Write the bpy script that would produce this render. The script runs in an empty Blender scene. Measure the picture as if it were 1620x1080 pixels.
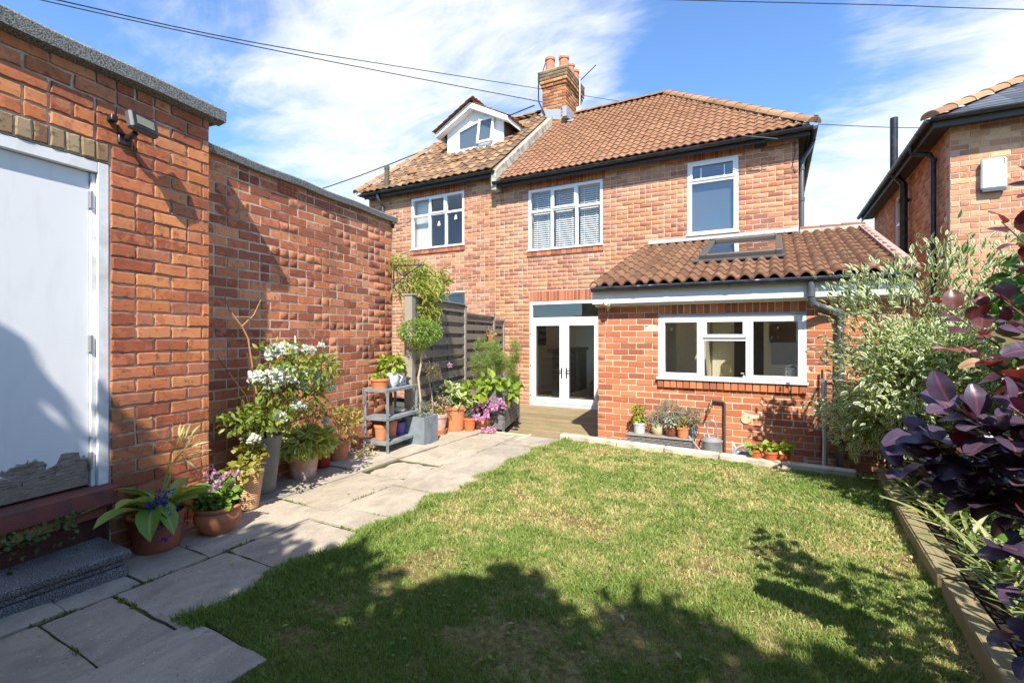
import bpy, math, random
import numpy as np
from mathutils import Matrix, Vector
R = random.Random(7)
NR = np.random.default_rng(11)
SC = bpy.context.scene
COL = SC.collection

# ---------------------------------------------------------------- camera, sky, sun, exposure
YAW = math.radians(28.479)
FPX = 765.0
cam = bpy.data.cameras.new('camera'); cam.sensor_width = 36; cam.lens = FPX/1620*36
cam.shift_y = -9/1620; cam.clip_start = .05; cam.clip_end = 2000
camo = bpy.data.objects.new('camera', cam); COL.objects.link(camo)
camo.location = (0, 0, 1.4); camo.rotation_euler = (math.pi/2, 0, YAW)
SC.camera = camo
SC.cycles.max_bounces = 12; SC.cycles.diffuse_bounces = 7; SC.cycles.transparent_max_bounces = 12
SUN = Vector((.56, -1, 1.27)).normalized()      # towards the sun
sl = bpy.data.lights.new('sun', 'SUN'); sl.energy = 2.85; sl.angle = math.radians(.5); sl.color = (1, .94, .85)
so = bpy.data.objects.new('sun', sl); COL.objects.link(so)
so.rotation_euler = SUN.to_track_quat('Z', 'Y').to_euler(); so.location = (3, -8, 12)
SC.view_settings.view_transform = 'Standard'; SC.view_settings.look = 'None'
SC.view_settings.gamma = 1; SC.view_settings.use_curve_mapping = False
SC.view_settings.exposure = 1.62
SKY_STRENGTH = .15
CLOUD = (2.5, 2.55, 2.65)

def world():
    w = bpy.data.worlds.new('World'); SC.world = w; w.use_nodes = True
    nt = w.node_tree; N = nt.nodes; L = nt.links; N.clear()
    out = N.new('ShaderNodeOutputWorld'); bg = N.new('ShaderNodeBackground'); bg.inputs[1].default_value = SKY_STRENGTH
    sky = N.new('ShaderNodeTexSky'); sky.sky_type = 'NISHITA'; sky.sun_disc = False
    sky.sun_elevation = math.asin(SUN.z); sky.sun_rotation = math.atan2(SUN.x, SUN.y)
    sky.altitude = 900; sky.air_density = 1.0; sky.dust_density = .3; sky.ozone_density = 2.4
    tc = N.new('ShaderNodeTexCoord')
    def math_(op, a, b=None, c=None, clamp=False):
        n = N.new('ShaderNodeMath'); n.operation = op; n.use_clamp = clamp
        for i, v in enumerate((a, b, c)):
            if v is None: continue
            if isinstance(v, (int, float)): n.inputs[i].default_value = v
            else: L.new(v, n.inputs[i])
        return n.outputs[0]
    sep = N.new('ShaderNodeSeparateXYZ'); L.new(tc.outputs['Generated'], sep.inputs[0])
    den = math_('ADD', math_('MAXIMUM', sep.outputs[2], 0.0), .16)
    cmb = N.new('ShaderNodeCombineXYZ')
    L.new(math_('DIVIDE', sep.outputs[0], den), cmb.inputs[0]); L.new(math_('DIVIDE', sep.outputs[1], den), cmb.inputs[1])
    def noise(scale, detail, dist, mscale, rot, loc=(0, 0, 0), rough=.55):
        mp = N.new('ShaderNodeMapping'); mp.inputs['Scale'].default_value = mscale
        mp.inputs['Rotation'].default_value = (0, 0, math.radians(rot)); mp.inputs['Location'].default_value = loc
        L.new(cmb.outputs[0], mp.inputs[0])
        n = N.new('ShaderNodeTexNoise'); n.inputs['Scale'].default_value = scale; n.inputs['Detail'].default_value = detail
        n.inputs['Distortion'].default_value = dist; n.inputs['Roughness'].default_value = rough
        L.new(mp.outputs[0], n.inputs['Vector']); return n.outputs['Fac']
    big = noise(1.1, 4, .3, (1, 1, 1), 0, (3.1, 1.7, 0))
    wis = noise(2.2, 9, .8, (1, 1.7, 1), 20, (2.4, .9, 0), .62)
    fin = noise(6.0, 8, .5, (1, 2.0, 1), 20, (2.4, .9, 0), .6)
    v = math_('ADD', math_('MULTIPLY', big, .42), math_('ADD', math_('MULTIPLY', wis, .62), math_('MULTIPLY', fin, .34)))
    for d, c0, amp in SKYBLOBS:
        dt = N.new('ShaderNodeVectorMath'); dt.operation = 'DOT_PRODUCT'
        L.new(tc.outputs['Generated'], dt.inputs[0]); dt.inputs[1].default_value = Vector(d).normalized()
        mr = N.new('ShaderNodeMapRange'); mr.interpolation_type = 'SMOOTHSTEP'
        mr.inputs[1].default_value = c0; mr.inputs[2].default_value = 1.0; mr.inputs[3].default_value = 0; mr.inputs[4].default_value = amp
        L.new(dt.outputs['Value'], mr.inputs[0]); v = math_('ADD', v, mr.outputs[0])
    mr = N.new('ShaderNodeMapRange'); mr.interpolation_type = 'SMOOTHSTEP'
    mr.inputs[1].default_value = .60; mr.inputs[2].default_value = 1.10; mr.inputs[3].default_value = .02; mr.inputs[4].default_value = .95
    L.new(v, mr.inputs[0])
    mix = N.new('ShaderNodeMix'); mix.data_type = 'RGBA'
    L.new(mr.outputs[0], mix.inputs[0]); tn = N.new('ShaderNodeMix'); tn.data_type = 'RGBA'; tn.blend_type = 'MULTIPLY'; tn.inputs[0].default_value = 1; L.new(sky.outputs[0], tn.inputs[6]); tn.inputs[7].default_value = (.43, .57, .69, 1); L.new(tn.outputs[2], mix.inputs[6]); mix.inputs[7].default_value = (*CLOUD, 1)
    L.new(mix.outputs[2], bg.inputs[0]); L.new(bg.outputs[0], out.inputs[0])
SKYBLOBS = [((-.569, .672, .474), .88, .14), ((-.408, .73, .548), .94, .12), ((-.75, .50, .44), .95, .08), ((.225, .933, .28), .92, .30), ((.42, .87, .25), .93, .16), ((-.666, .63, .36), .96, .10),
            ((-.07, .891, .449), .975, -.26), ((.1, .9, .46), .975, -.24), ((-.876, .296, .382), .93, -.16), ((-.82, .49, .29), .985, -.14)]
world()

# ---------------------------------------------------------------- helpers: objects
def prop(o, label=None, cat=None, group=None, kind=None):
    if label: o['label'] = label
    if cat: o['category'] = cat
    if group: o['group'] = group
    if kind: o['kind'] = kind
    return o
def par(o, p):
    if p is not None:
        o.parent = p; o.matrix_parent_inverse = Matrix.Translation(-Vector(p['_w'])) if '_w' in p else Matrix.Identity(4)
    return o
EMPTIES = []
def thing(name, loc, label, cat, group=None):
    o = bpy.data.objects.new(name, None); COL.objects.link(o); o.location = loc; o['_w'] = tuple(loc); o.empty_display_size = .1
    EMPTIES.append(o)
    return prop(o, label, cat, group)
def link(name, me, mat=None, parent=None):
    if mat is not None and not me.materials: me.materials.append(mat)
    o = bpy.data.objects.new(name, me); COL.objects.link(o)
    return par(o, parent)

class MB:
    def __init__(s, M=None): s.v = []; s.f = []; s.M = M; s.sm = []
    def add(s, vs, fs, smooth=False):
        b = len(s.v)
        if s.M is not None: vs = [tuple(s.M @ Vector(v)) for v in vs]
        s.v += [tuple(v) for v in vs]; s.f += [tuple(b+i for i in f) for f in fs]; s.sm += [smooth]*len(fs)
    def box(s, x0, x1, y0, y1, z0, z1):
        s.add([(x0,y0,z0),(x1,y0,z0),(x1,y1,z0),(x0,y1,z0),(x0,y0,z1),(x1,y0,z1),(x1,y1,z1),(x0,y1,z1)],
              [(0,3,2,1),(4,5,6,7),(0,1,5,4),(1,2,6,5),(2,3,7,6),(3,0,4,7)])
    def bbox(s, x0, x1, y0, y1, z0, z1, b=.006, jit=0, rng=None):      # bevelled box
        def p(x, y, z):
            if jit: return (x+rng.uniform(-jit, jit), y+rng.uniform(-jit, jit), z+rng.uniform(-jit, jit)*.5)
            return (x, y, z)
        v = []; idx = {}
        for i, x in enumerate((x0, x1)):
            for j, y in enumerate((y0, y1)):
                for k, z in enumerate((z0, z1)):
                    sx, sy, sz = (1, -1)[i], (1, -1)[j], (1, -1)[k]
                    idx[i,j,k,'x'] = len(v); v.append(p(x, y+sy*b, z+sz*b))
                    idx[i,j,k,'y'] = len(v); v.append(p(x+sx*b, y, z+sz*b))
                    idx[i,j,k,'z'] = len(v); v.append(p(x+sx*b, y+sy*b, z))
        f = []
        q = [(0,0),(1,0),(1,1),(0,1)]
        for i in (0, 1):
            a = [idx[i,j,k,'x'] for j, k in q]; f.append(a if i else a[::-1])
            a = [idx[j,i,k,'y'] for j, k in q]; f.append(a[::-1] if i else a)
            a = [idx[j,k,i,'z'] for j, k in q]; f.append(a if i else a[::-1])
        for i in (0, 1):
            for j in (0, 1):
                f.append((idx[i,j,0,'x'], idx[i,j,0,'y'], idx[i,j,1,'y'], idx[i,j,1,'x']))
                f.append((idx[i,0,j,'x'], idx[i,0,j,'z'], idx[i,1,j,'z'], idx[i,1,j,'x']))
                f.append((idx[0,i,j,'y'], idx[0,i,j,'z'], idx[1,i,j,'z'], idx[1,i,j,'y']))
                for k in (0, 1): f.append((idx[i,j,k,'x'], idx[i,j,k,'y'], idx[i,j,k,'z']))
        s.add(v, f)
    def tube(s, pts, r, n=8, caps=True, smooth=True):
        pts = [Vector(p) for p in pts]; rr = r if isinstance(r, (list, tuple)) else [r]*len(pts)
        vs = []; fs = []; prev = None
        for i, p in enumerate(pts):
            t = (pts[min(i+1, len(pts)-1)]-pts[max(i-1, 0)]).normalized()
            a = prev if prev is not None else (Vector((0, 0, 1)) if abs(t.z) < .9 else Vector((1, 0, 0)))
            u = (a - t*a.dot(t)).normalized(); w = t.cross(u); prev = u
            for k in range(n):
                c = 2*math.pi*k/n; vs.append(p+(u*math.cos(c)+w*math.sin(c))*rr[i])
        for i in range(len(pts)-1):
            for k in range(n): fs.append((i*n+k, i*n+(k+1) % n, (i+1)*n+(k+1) % n, (i+1)*n+k))
        if caps: fs.append(tuple(range(n))[::-1]); fs.append(tuple((len(pts)-1)*n+k for k in range(n)))
        s.add(vs, fs, smooth)
    def lathe(s, prof, c=(0, 0, 0), n=24, sx=1, sy=1, smooth=True):     # prof: (r, z)
        vs = []; fs = []
        for r, z in prof:
            for k in range(n):
                a = 2*math.pi*k/n; vs.append((c[0]+r*math.cos(a)*sx, c[1]+r*math.sin(a)*sy, c[2]+z))
        for i in range(len(prof)-1):
            for k in range(n): fs.append((i*n+k, i*n+(k+1) % n, (i+1)*n+(k+1) % n, (i+1)*n+k))
        s.add(vs, fs, smooth)
    def quad(s, a, b, c, d): s.add([a, b, c, d], [(0, 1, 2, 3)])
    def poly(s, pts): s.add(pts, [tuple(range(len(pts)))])
    def prism(s, pts, off):                                             # closed prism: polygon pts swept by off
        n = len(pts); o = Vector(off)
        s.add([Vector(p) for p in pts]+[Vector(p)+o for p in pts],
              [tuple(range(n))[::-1], tuple(range(n, 2*n))]+[(i, (i+1) % n, n+(i+1) % n, n+i) for i in range(n)])
    def mesh(s, name):
        me = bpy.data.meshes.new(name); me.from_pydata(s.v, [], s.f)
        if any(s.sm): me.polygons.foreach_set('use_smooth', s.sm)
        me.update(); return me
    def build(s, name, mat, parent=None, autosmooth=True):
        me = s.mesh(name)
        if any(s.sm) and autosmooth:
            try: me.set_sharp_from_angle(angle=math.radians(40))
            except Exception: pass
        return link(name, me, mat, parent)

def npmesh(name, v, faces, attrs=None, smooth=False):
    """v (n,3); faces list of arrays (m,k) with constant k each"""
    me = bpy.data.meshes.new(name)
    me.vertices.add(len(v)); me.vertices.foreach_set('co', np.ascontiguousarray(v, dtype=np.float32).ravel())
    loops = np.concatenate([f.ravel() for f in faces]).astype(np.int32)
    tot = np.concatenate([np.full(len(f), f.shape[1], np.int32) for f in faces])
    me.loops.add(len(loops)); me.loops.foreach_set('vertex_index', loops)
    me.polygons.add(len(tot)); me.polygons.foreach_set('loop_start', np.concatenate([[0], np.cumsum(tot)[:-1]]).astype(np.int32))
    me.polygons.foreach_set('loop_total', tot)
    if smooth: me.polygons.foreach_set('use_smooth', np.ones(len(tot), bool))
    for k, a in (attrs or {}).items():
        at = me.attributes.new(k, 'FLOAT', 'POINT'); at.data.foreach_set('value', np.ascontiguousarray(a, dtype=np.float32))
    me.update(calc_edges=True); me.validate(); return me

def scatter(tv, tf, pos, fr, size):
    """template verts tv (n,3), faces list of index tuples; pos (N,3), fr (N,3,3) rows = local axes, size (N,) or (N,3)"""
    n = len(tv); N = len(pos); size = np.asarray(size, float)
    if size.ndim == 1: size = np.repeat(size[:, None], 3, 1)
    v = np.einsum('nk,Nk,Nkj->Nnj', np.asarray(tv, float), size, fr)+pos[:, None, :]
    out = []
    for k in sorted({len(f) for f in tf}):
        fa = np.array([f for f in tf if len(f) == k])
        out.append((fa[None]+(np.arange(N)*n)[:, None, None]).reshape(-1, k))
    return v.reshape(-1, 3), out

def frames(d, nrm):
    """local y = d (leaf axis), local z ~ nrm"""
    d = d/np.linalg.norm(d, axis=1, keepdims=True)
    x = np.cross(d, nrm); l = np.linalg.norm(x, axis=1, keepdims=True); x = np.where(l > 1e-5, x/np.maximum(l, 1e-5), np.array([[1., 0, 0]]))
    z = np.cross(x, d); return np.stack([x, d, z], 1)

# ---------------------------------------------------------------- helpers: materials
def srgb(r, g, b):
    return tuple(((c/255)/12.92 if c/255 <= .04045 else ((c/255+.055)/1.055)**2.4) for c in (r, g, b))
WARM = (1.03, 1.05, .87)
def soft(cols, k=.2, g=1.0):                   # less saturated, g times as light
    out = []
    for c in cols:
        l = .35*c[0]+.5*c[1]+.15*c[2]; out.append(tuple(min(.9, (v*(1-k)+l*k*t)*g*h) for v, t, h in zip(c, (1.15, 1.0, .8), WARM)))
    return out
class Mat:
    def __init__(s, name):
        s.m = bpy.data.materials.new(name); s.m.use_nodes = True; s.nt = s.m.node_tree; s.N = s.nt.nodes; s.L = s.nt.links
        s.b = s.N['Principled BSDF']; s.out = s.N['Material Output']; s._pos = None
    def n(s, t, **kw):
        n = s.N.new(t)
        for k, v in kw.items(): setattr(n, k, v)
        return n
    def put(s, inp, v):
        if isinstance(v, (int, float)): inp.default_value = v
        elif isinstance(v, tuple): inp.default_value = (*v, 1) if len(v) == 3 and inp.type == 'RGBA' else v
        else: s.L.new(v, inp)
    def pos(s):
        if s._pos is None: s._pos = s.n('ShaderNodeNewGeometry')
        return s._pos.outputs['Position']
    def noise(s, scale, detail=4, dist=0, stretch=None, vec=None, rough=.55, out='Fac'):
        v = vec if vec is not None else s.pos()
        if stretch:
            mp = s.n('ShaderNodeMapping'); mp.inputs['Scale'].default_value = stretch; s.L.new(v, mp.inputs[0]); v = mp.outputs[0]
        n = s.n('ShaderNodeTexNoise'); n.inputs['Scale'].default_value = scale; n.inputs['Detail'].default_value = detail
        n.inputs['Distortion'].default_value = dist; n.inputs['Roughness'].default_value = rough; s.L.new(v, n.inputs['Vector']); return n.outputs[out]
    def voronoi(s, scale, feature='F1', out='Distance', stretch=None):
        v = s.pos()
        if stretch:
            mp = s.n('ShaderNodeMapping'); mp.inputs['Scale'].default_value = stretch; s.L.new(v, mp.inputs[0]); v = mp.outputs[0]
        n = s.n('ShaderNodeTexVoronoi', feature=feature); n.inputs['Scale'].default_value = scale; s.L.new(v, n.inputs['Vector']); return n.outputs[out]
    def ramp(s, fac, stops, interp='LINEAR'):
        r = s.n('ShaderNodeValToRGB'); e = r.color_ramp.elements; r.color_ramp.interpolation = interp
        while len(e) < len(stops): e.new(.5)
        for i, (p, c) in enumerate(stops):
            e[i].position = p; e[i].color = (*c, 1) if not isinstance(c, (int, float)) else (c, c, c, 1)
        s.put(r.inputs[0], fac); return r.outputs[0]
    def mix(s, fac, a, b, mode='MIX'):
        n = s.n('ShaderNodeMix', data_type='RGBA', blend_type=mode); s.put(n.inputs[0], fac); s.put(n.inputs[6], a); s.put(n.inputs[7], b); return n.outputs[2]
    def math(s, op, a, b=0.0, clamp=False):
        n = s.n('ShaderNodeMath', operation=op, use_clamp=clamp); s.put(n.inputs[0], a); s.put(n.inputs[1], b); return n.outputs[0]
    def rnd(s):
        o = s.n('ShaderNodeObjectInfo').outputs['Random']; s.pos(); i = s._pos.outputs['Random Per Island']
        return s.math('FRACT', s.math('ADD', s.math('MULTIPLY', o, 7.31), s.math('MULTIPLY', i, 3.17)))
    def attr(s, name):
        a = s.n('ShaderNodeAttribute'); a.attribute_name = name; return a.outputs['Fac']
    def bump(s, h, strength=.3, dist=.01):
        n = s.n('ShaderNodeBump'); n.inputs['Strength'].default_value = strength; n.inputs['Distance'].default_value = dist
        s.put(n.inputs['Height'], h); s.L.new(n.outputs[0], s.b.inputs['Normal'])
    def set(s, col=None, rough=None, metal=None, spec=None):
        if col is not None: s.put(s.b.inputs['Base Color'], col)
        if rough is not None: s.put(s.b.inputs['Roughness'], rough)
        if metal is not None: s.put(s.b.inputs['Metallic'], metal)
        if spec is not None: s.put(s.b.inputs['Specular IOR Level'], spec)
        return s.m

def simple(name, col, rough=.6, metal=0, nscale=30, amt=.15, bump=0, spec=.5, dirt=None, dscale=4):
    M = Mat(name)
    d = tuple(c*(1-amt) for c in col); l = tuple(min(1, c*(1+amt)) for c in col)
    c = M.mix(M.noise(nscale, 5), d, l)
    if dirt: c = M.mix(M.ramp(M.noise(dscale, 6), [(.45, 0.), (.7, 1.)]), c, dirt)
    if bump: M.bump(M.noise(nscale*2, 6), bump, .004)
    return M.set(c, rough, metal, spec)

def brick_mat(name, cols, dark=.35, patch=.5, bumpk=.5, smut=.4, stain=None, softk=.15, g=1.1):
    cols = soft(cols, softk, g); M = Mat(name); r = M.rnd()
    n = len(cols); base = M.ramp(r, [(i/n, c) for i, c in enumerate(cols)], 'CONSTANT')
    r2 = M.math('FRACT', M.math('MULTIPLY', r, 13.7))
    base = M.mix(M.math('MULTIPLY', r2, dark), base, M.mix(1.0, base, (.45, .40, .40), 'MULTIPLY'))
    r3 = M.math('FRACT', M.math('MULTIPLY', r, 29.3))
    alt = M.ramp(r3, [(i/n, c) for i, c in enumerate(cols[::-1])], 'CONSTANT')
    pf = M.ramp(M.noise(14, 3, .6), [(.50, 0.), (.58, 1.)])
    base = M.mix(M.math('MULTIPLY', pf, patch), base, alt)
    sm = M.ramp(M.noise(26, 6, .3), [(.56, 0.), (.74, 1.)])
    base = M.mix(M.math('MULTIPLY', sm, smut), base, (.07, .045, .038))
    base = M.mix(M.math('MULTIPLY', M.ramp(M.noise(90, 3), [(.62, 0.), (.70, 1.)]), .35), base, (.55, .46, .36))
    fine = M.noise(160, 4)
    base = M.mix(.22, base, M.mix(fine, (.2, .2, .2), (.9, .9, .9)), 'OVERLAY')
    if stain: base = M.mix(M.math('MULTIPLY', M.ramp(M.noise(.9, 5, .4), [(.48, 0.), (.68, 1.)]), stain[0]), base, stain[1])
    M.bump(M.math('ADD', M.noise(60, 6), M.math('MULTIPLY', fine, .35)), bumpk, .004)
    return M.set(base, .88, spec=.2)

def leaf_mat(name, cols, trans=.35, rough=.45, edge=None, spec=.4, vein=None, tcol=None):
    """cols picked per leaf; edge = colour of the leaf margin (attribute 'edge')"""
    M = Mat(name); r = M.rnd(); n = len(cols)
    c = M.ramp(r, [(i/max(1, n-1), x) for i, x in enumerate(cols)])
    c = M.mix(M.math('MULTIPLY', M.noise(40, 3), .35), c, M.mix(1.0, c, (.55, .6, .5), 'MULTIPLY'))
    if edge: c = M.mix(M.ramp(M.math('ADD', M.attr('edge'), M.math('MULTIPLY', M.math('SUBTRACT', M.noise(70, 2), .5), .5)), [(.50, 0.), (.64, 1.)]), c, edge)
    if vein: c = M.mix(M.ramp(M.attr('edge'), [(.0, 1.), (.16, 0.)]), c, vein)
    M.set(c, rough, spec=spec)
    tr = M.n('ShaderNodeBsdfTranslucent'); M.put(tr.inputs[0], tcol if tcol else M.mix(1.0, c, (1.25, 1.3, .7), 'MULTIPLY'))
    mx = M.n('ShaderNodeMixShader'); mx.inputs[0].default_value = trans
    M.L.new(M.b.outputs[0], mx.inputs[1]); M.L.new(tr.outputs[0], mx.inputs[2]); M.L.new(mx.outputs[0], M.out.inputs[0])
    return M.m

def glass_mat(name, tint=(1, 1, 1), boost=1.5, base=.03, rough=0.0):
    M = Mat(name)
    gl = M.n('ShaderNodeBsdfGlossy'); gl.inputs['Roughness'].default_value = rough
    tr = M.n('ShaderNodeBsdfTransparent'); tr.inputs[0].default_value = (*tint, 1)
    lw = M.n('ShaderNodeLayerWeight'); lw.inputs[0].default_value = .5
    mx = M.n('ShaderNodeMixShader'); M.L.new(M.math('ADD', M.math('MULTIPLY', M.math('POWER', lw.outputs['Facing'], 4.0), .8*boost), base, True), mx.inputs[0])
    M.L.new(tr.outputs[0], mx.inputs[1]); M.L.new(gl.outputs[0], mx.inputs[2]); M.L.new(mx.outputs[0], M.out.inputs[0])
    return M.m

def wood_mat(name, cols, stretch, rough=.8, bump=.4, moss=None):
    M = Mat(name); r = M.rnd()
    g = M.noise(9, 8, .8, stretch, rough=.65)
    c = M.mix(M.ramp(g, [(.3, 0.), (.7, 1.)]), cols[0], cols[1])
    c = M.mix(M.math('MULTIPLY', r, .5), c, cols[2])
    if moss: c = M.mix(M.ramp(M.noise(3.0, 5), [(.5, 0.), (.72, .8)]), c, moss)
    M.bump(M.noise(22, 6, .4, stretch), bump, .004)
    return M.set(c, rough, spec=.25)

# ---------------------------------------------------------------- helpers: brickwork
CAMP = Vector((0, 0, 1.4))
def project(p):
    s, c = math.sin(YAW), math.cos(YAW); x, y, z = p
    d = -s*x+c*y; r = c*x+s*y
    if d < .2: return None
    return 810+FPX*r/d, 531-FPX*(z-1.4)/d, d
def rank(items, nrm, margin=15):
    """items: (centre, area) -> indices, those showing largest first; only those in the frame"""
    out = []
    for i, (c, a) in enumerate(items):
        q = project(c)
        if q is None or not (-margin < q[0] < 1620+margin and -margin < q[1] < 1080+margin): continue
        v = CAMP-Vector(c); l = v.length
        k = max(.02, abs(v.normalized().dot(nrm))) if nrm is not None else 1
        out.append((a*k/(l*l), i))
    out.sort(reverse=True); return [i for _, i in out]

def brick_variants(L, H, D, jit, cham, mat, rng, nv=10, nx=4, tag='brick'):
    res = []
    for _ in range(nv):
        ring = []
        xs = [(-.5+i/nx) for i in range(nx)]
        ring += [(x*L, -H/2) for x in xs]+[(L/2, -H/2)]+([(L/2, 0)] if nx > 2 else [])
        ring += [(-x*L, H/2) for x in xs]+[(-L/2, H/2)]+([(-L/2, 0)] if nx > 2 else [])
        j = lambda s=1: rng.uniform(-jit, jit)*s
        mid = [(x+j(1.2), z+j()) for x, z in ring]
        n = len(ring); cx = L/2-cham*1.3; cz = H/2-cham
        sx = cx/(L/2); sz = cz/(H/2)
        top = [(x*sx+j(.6), z*sz+j(.6)) for x, z in mid]
        v = [(x, D, z) for x, z in mid]+[(x, cham*.8+j(.4), z) for x, z in mid]+[(x, j(.16), z) for x, z in top]
        f = [(i, (i+1) % n, n+(i+1) % n, n+i) for i in range(n)]+[(n+i, n+(i+1) % n, 2*n+(i+1) % n, 2*n+i) for i in range(n)]
        f.append(tuple(2*n+i for i in range(n)))
        me = bpy.data.meshes.new(tag); me.from_pydata(v, [], f); me.materials.append(mat); me.update()
        res.append((me, np.array(v), f))
    return res

def lay_course(u0, u1, bl, off):
    x = u0-off; out = []
    while x < u1: out.append((x, x+bl)); x += bl
    return out
def subtract(spans, a, b):
    r = []
    for s, e in spans:
        if b <= s or a >= e: r.append((s, e)); continue
        if a-s > .02: r.append((s, a))
        if e-b > .02: r.append((b, e))
    return r
def brickwork(parent, P0, u, W, z0, z1, mat, mortar, pitch=.0892, bl=.235, hl=.118, bond='english', openings=(), extra=(), nmax=300,
              jit=.002, cham=.005, D=.03, thick=.22, seed=1, joint=.010, out=.008, nx=4, top=None, wall_name='wall', u_start=0., skip=()):
    """wall face from P0 along u (2D unit vector); inward normal = u rotated +90 deg about z"""
    rng = random.Random(seed); u = Vector((u[0], u[1], 0)).normalized(); inn = Vector((-u.y, u.x, 0)); P0 = Vector((P0[0], P0[1], 0))
    F = Matrix(((u.x, inn.x, 0, P0.x), (u.y, inn.y, 0, P0.y), (0, 0, 1, 0), (0, 0, 0, 1)))
    # core behind the joints
    core = MB(F); us = sorted({u_start, W, *[o[0] for o in openings], *[o[1] for o in openings]}); us = [x for x in us if u_start <= x <= W]
    for a, b in zip(us[:-1], us[1:]):
        m = (a+b)/2; sp = [(z0, z1)]
        for o in openings:
            if o[0] < m < o[1]: sp = subtract(sp, o[2], o[3])
        for s, e in sp: core.box(a, b, out, thick, s, e)
    wall = core.build(wall_name, mortar, parent)
    V = brick_variants(bl-joint, pitch-joint, D, jit, cham, mat, rng, 10, nx)
    bricks = []; k = 0; z = z0
    while z < z1-.02:
        zc = z+pitch/2; zt = min(z+pitch, z1); h = zt-z
        spans = [(u_start, W)]
        for o in list(openings)+list(skip):
            if o[2] < zc < o[3]: spans = subtract(spans, o[0], o[1])
        if bond == 'english' and k % 4 == 0: row = lay_course(u_start, W, hl, hl/2*(k//4 % 2))
        elif bond == 'flemish':
            row = []; x = u_start-(0 if k % 2 else (bl+hl)/2)
            while x < W: row.append((x, x+bl)); row.append((x+bl, x+bl+hl)); x += bl+hl
        elif bond == 'mixed':
            row = []; x = u_start-(0, bl/2)[k % 2]
            while x < W:
                if rng.random() < .18: row.append((x, x+hl)); row.append((x+hl, x+2*hl))
                else: row.append((x, x+bl))
                x += bl
        else: row = lay_course(u_start, W, bl, bl/2*(k % 2))
        for s, e in spans:
            pc = [[max(a, s), min(b, e)] for a, b in row if min(b, e)-max(a, s) > .004]
            if len(pc) > 1 and pc[0][1]-pc[0][0] < .055: pc[1][0] = pc[0][0]; pc.pop(0)
            if len(pc) > 1 and pc[-1][1]-pc[-1][0] < .055: pc[-2][1] = pc[-1][1]; pc.pop()
            for aa, bb in pc:
                if bb-aa > .03: bricks.append(((aa+bb)/2, zc-(pitch-h)/2, bb-aa-joint, h-joint))
        z += pitch; k += 1
    bricks += list(extra)
    L0, H0 = bl-joint, pitch-joint
    items = [(F @ Vector((b[0], 0, b[1])), b[2]*b[3]) for b in bricks]
    order = rank(items, inn); first = order[:nmax]; fs = set(first)
    mats_ = []
    for i, b in enumerate(bricks):
        vi = rng.randrange(len(V)); vert = len(b) > 4 and b[4]            # b[4]: brick stands on end
        y = rng.uniform(-.004, .003)-(b[5] if len(b) > 5 else 0)
        rot = Matrix.Rotation(math.radians(rng.uniform(-.5, .5)), 4, 'Y')
        if vert: S = Matrix.Rotation(math.pi/2, 4, 'Y') @ Matrix.Diagonal((b[3]/L0, 1, b[2]/H0, 1))
        else: S = Matrix.Diagonal((b[2]/L0, 1, b[3]/H0, 1))
        if rng.random() < .5: S = S @ Matrix.Rotation(math.pi, 4, 'Y')
        m = F @ Matrix.Translation((b[0], y, b[1])) @ rot @ S
        if i in fs:
            o = link('brick', V[vi][0], None, wall); o.matrix_basis = m
        else: mats_.append((vi, m))
    if mats_:
        vs = []; fa = {}; base = 0
        for vi in range(len(V)):
            ms = [np.array(m) for w, m in mats_ if w == vi]
            if not ms: continue
            tv = np.c_[V[vi][1], np.ones(len(V[vi][1]))]; A = np.einsum('Nij,nj->Nni', np.array(ms), tv)[..., :3]
            n = len(tv)
            for f in V[vi][2]: fa.setdefault(len(f), []).append(np.array(f)[None]+(np.arange(len(ms))*n)[:, None]+base)
            vs.append(A.reshape(-1, 3)); base += n*len(ms)
        me = npmesh('brickwork', np.concatenate(vs), [np.concatenate(x) for x in fa.values()]); me.materials.append(mat)
        o = link('brickwork', me, None, wall); o['kind'] = 'stuff'
    return wall
# ---------------------------------------------------------------- materials
M_OUT = brick_mat('old_red_brick', [srgb(189,104,66), srgb(172,88,58), srgb(196,118,74), srgb(158,80,56), srgb(198,118,80), srgb(180,96,60), srgb(168,98,76), srgb(192,108,62), srgb(150,72,50)], .35, .45, .25, .75, (.4, srgb(104,72,58)), .16, 1.42)
M_GW = brick_mat('weathered_red_brick', [srgb(178,96,66), srgb(160,84,60), srgb(190,112,74), srgb(150,78,60), srgb(192,120,88), srgb(170,92,62), srgb(140,76,62), srgb(186,112,82), srgb(132,68,54)], .4, .5, .16, .7, (.4, srgb(100,72,60)), .16, 1.42)
M_HOUSE = brick_mat('house_brick', [srgb(184,108,74), srgb(196,128,88), srgb(168,92,70), srgb(188,122,92), srgb(148,86,72), srgb(182,112,82), srgb(196,138,110), srgb(168,98,76), srgb(198,124,80)], .4, .4, .2, .4, (.3, srgb(196,160,138)), .26, 1.12)
M_EXT = brick_mat('extension_brick', [srgb(186,100,66), srgb(178,94,62), srgb(192,108,72), srgb(170,88,60), srgb(196,114,78), srgb(160,84,60)], .22, .15, .2, .12, None, .2, 1.12)
M_NB = brick_mat('neighbour_brick', [srgb(190,128,98), srgb(200,142,112), srgb(176,112,88), srgb(206,154,122), srgb(164,108,90), srgb(186,122,90)], .35, .4, .4, .35, None, .22, 1.15)
M_SOLDIER = brick_mat('lintel_brick', [srgb(168,88,62), srgb(178,98,70), srgb(154,80,60), srgb(186,108,78)], .3, .2, .4, .3)
M_BURNT = brick_mat('mottled_buff_brick', [srgb(168,136,112), srgb(184,158,134), srgb(146,100,80), srgb(172,110,82), srgb(176,146,118)], .3, .6, .3, 1.0, (.6, srgb(84,66,54)), .2, .95)
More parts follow.
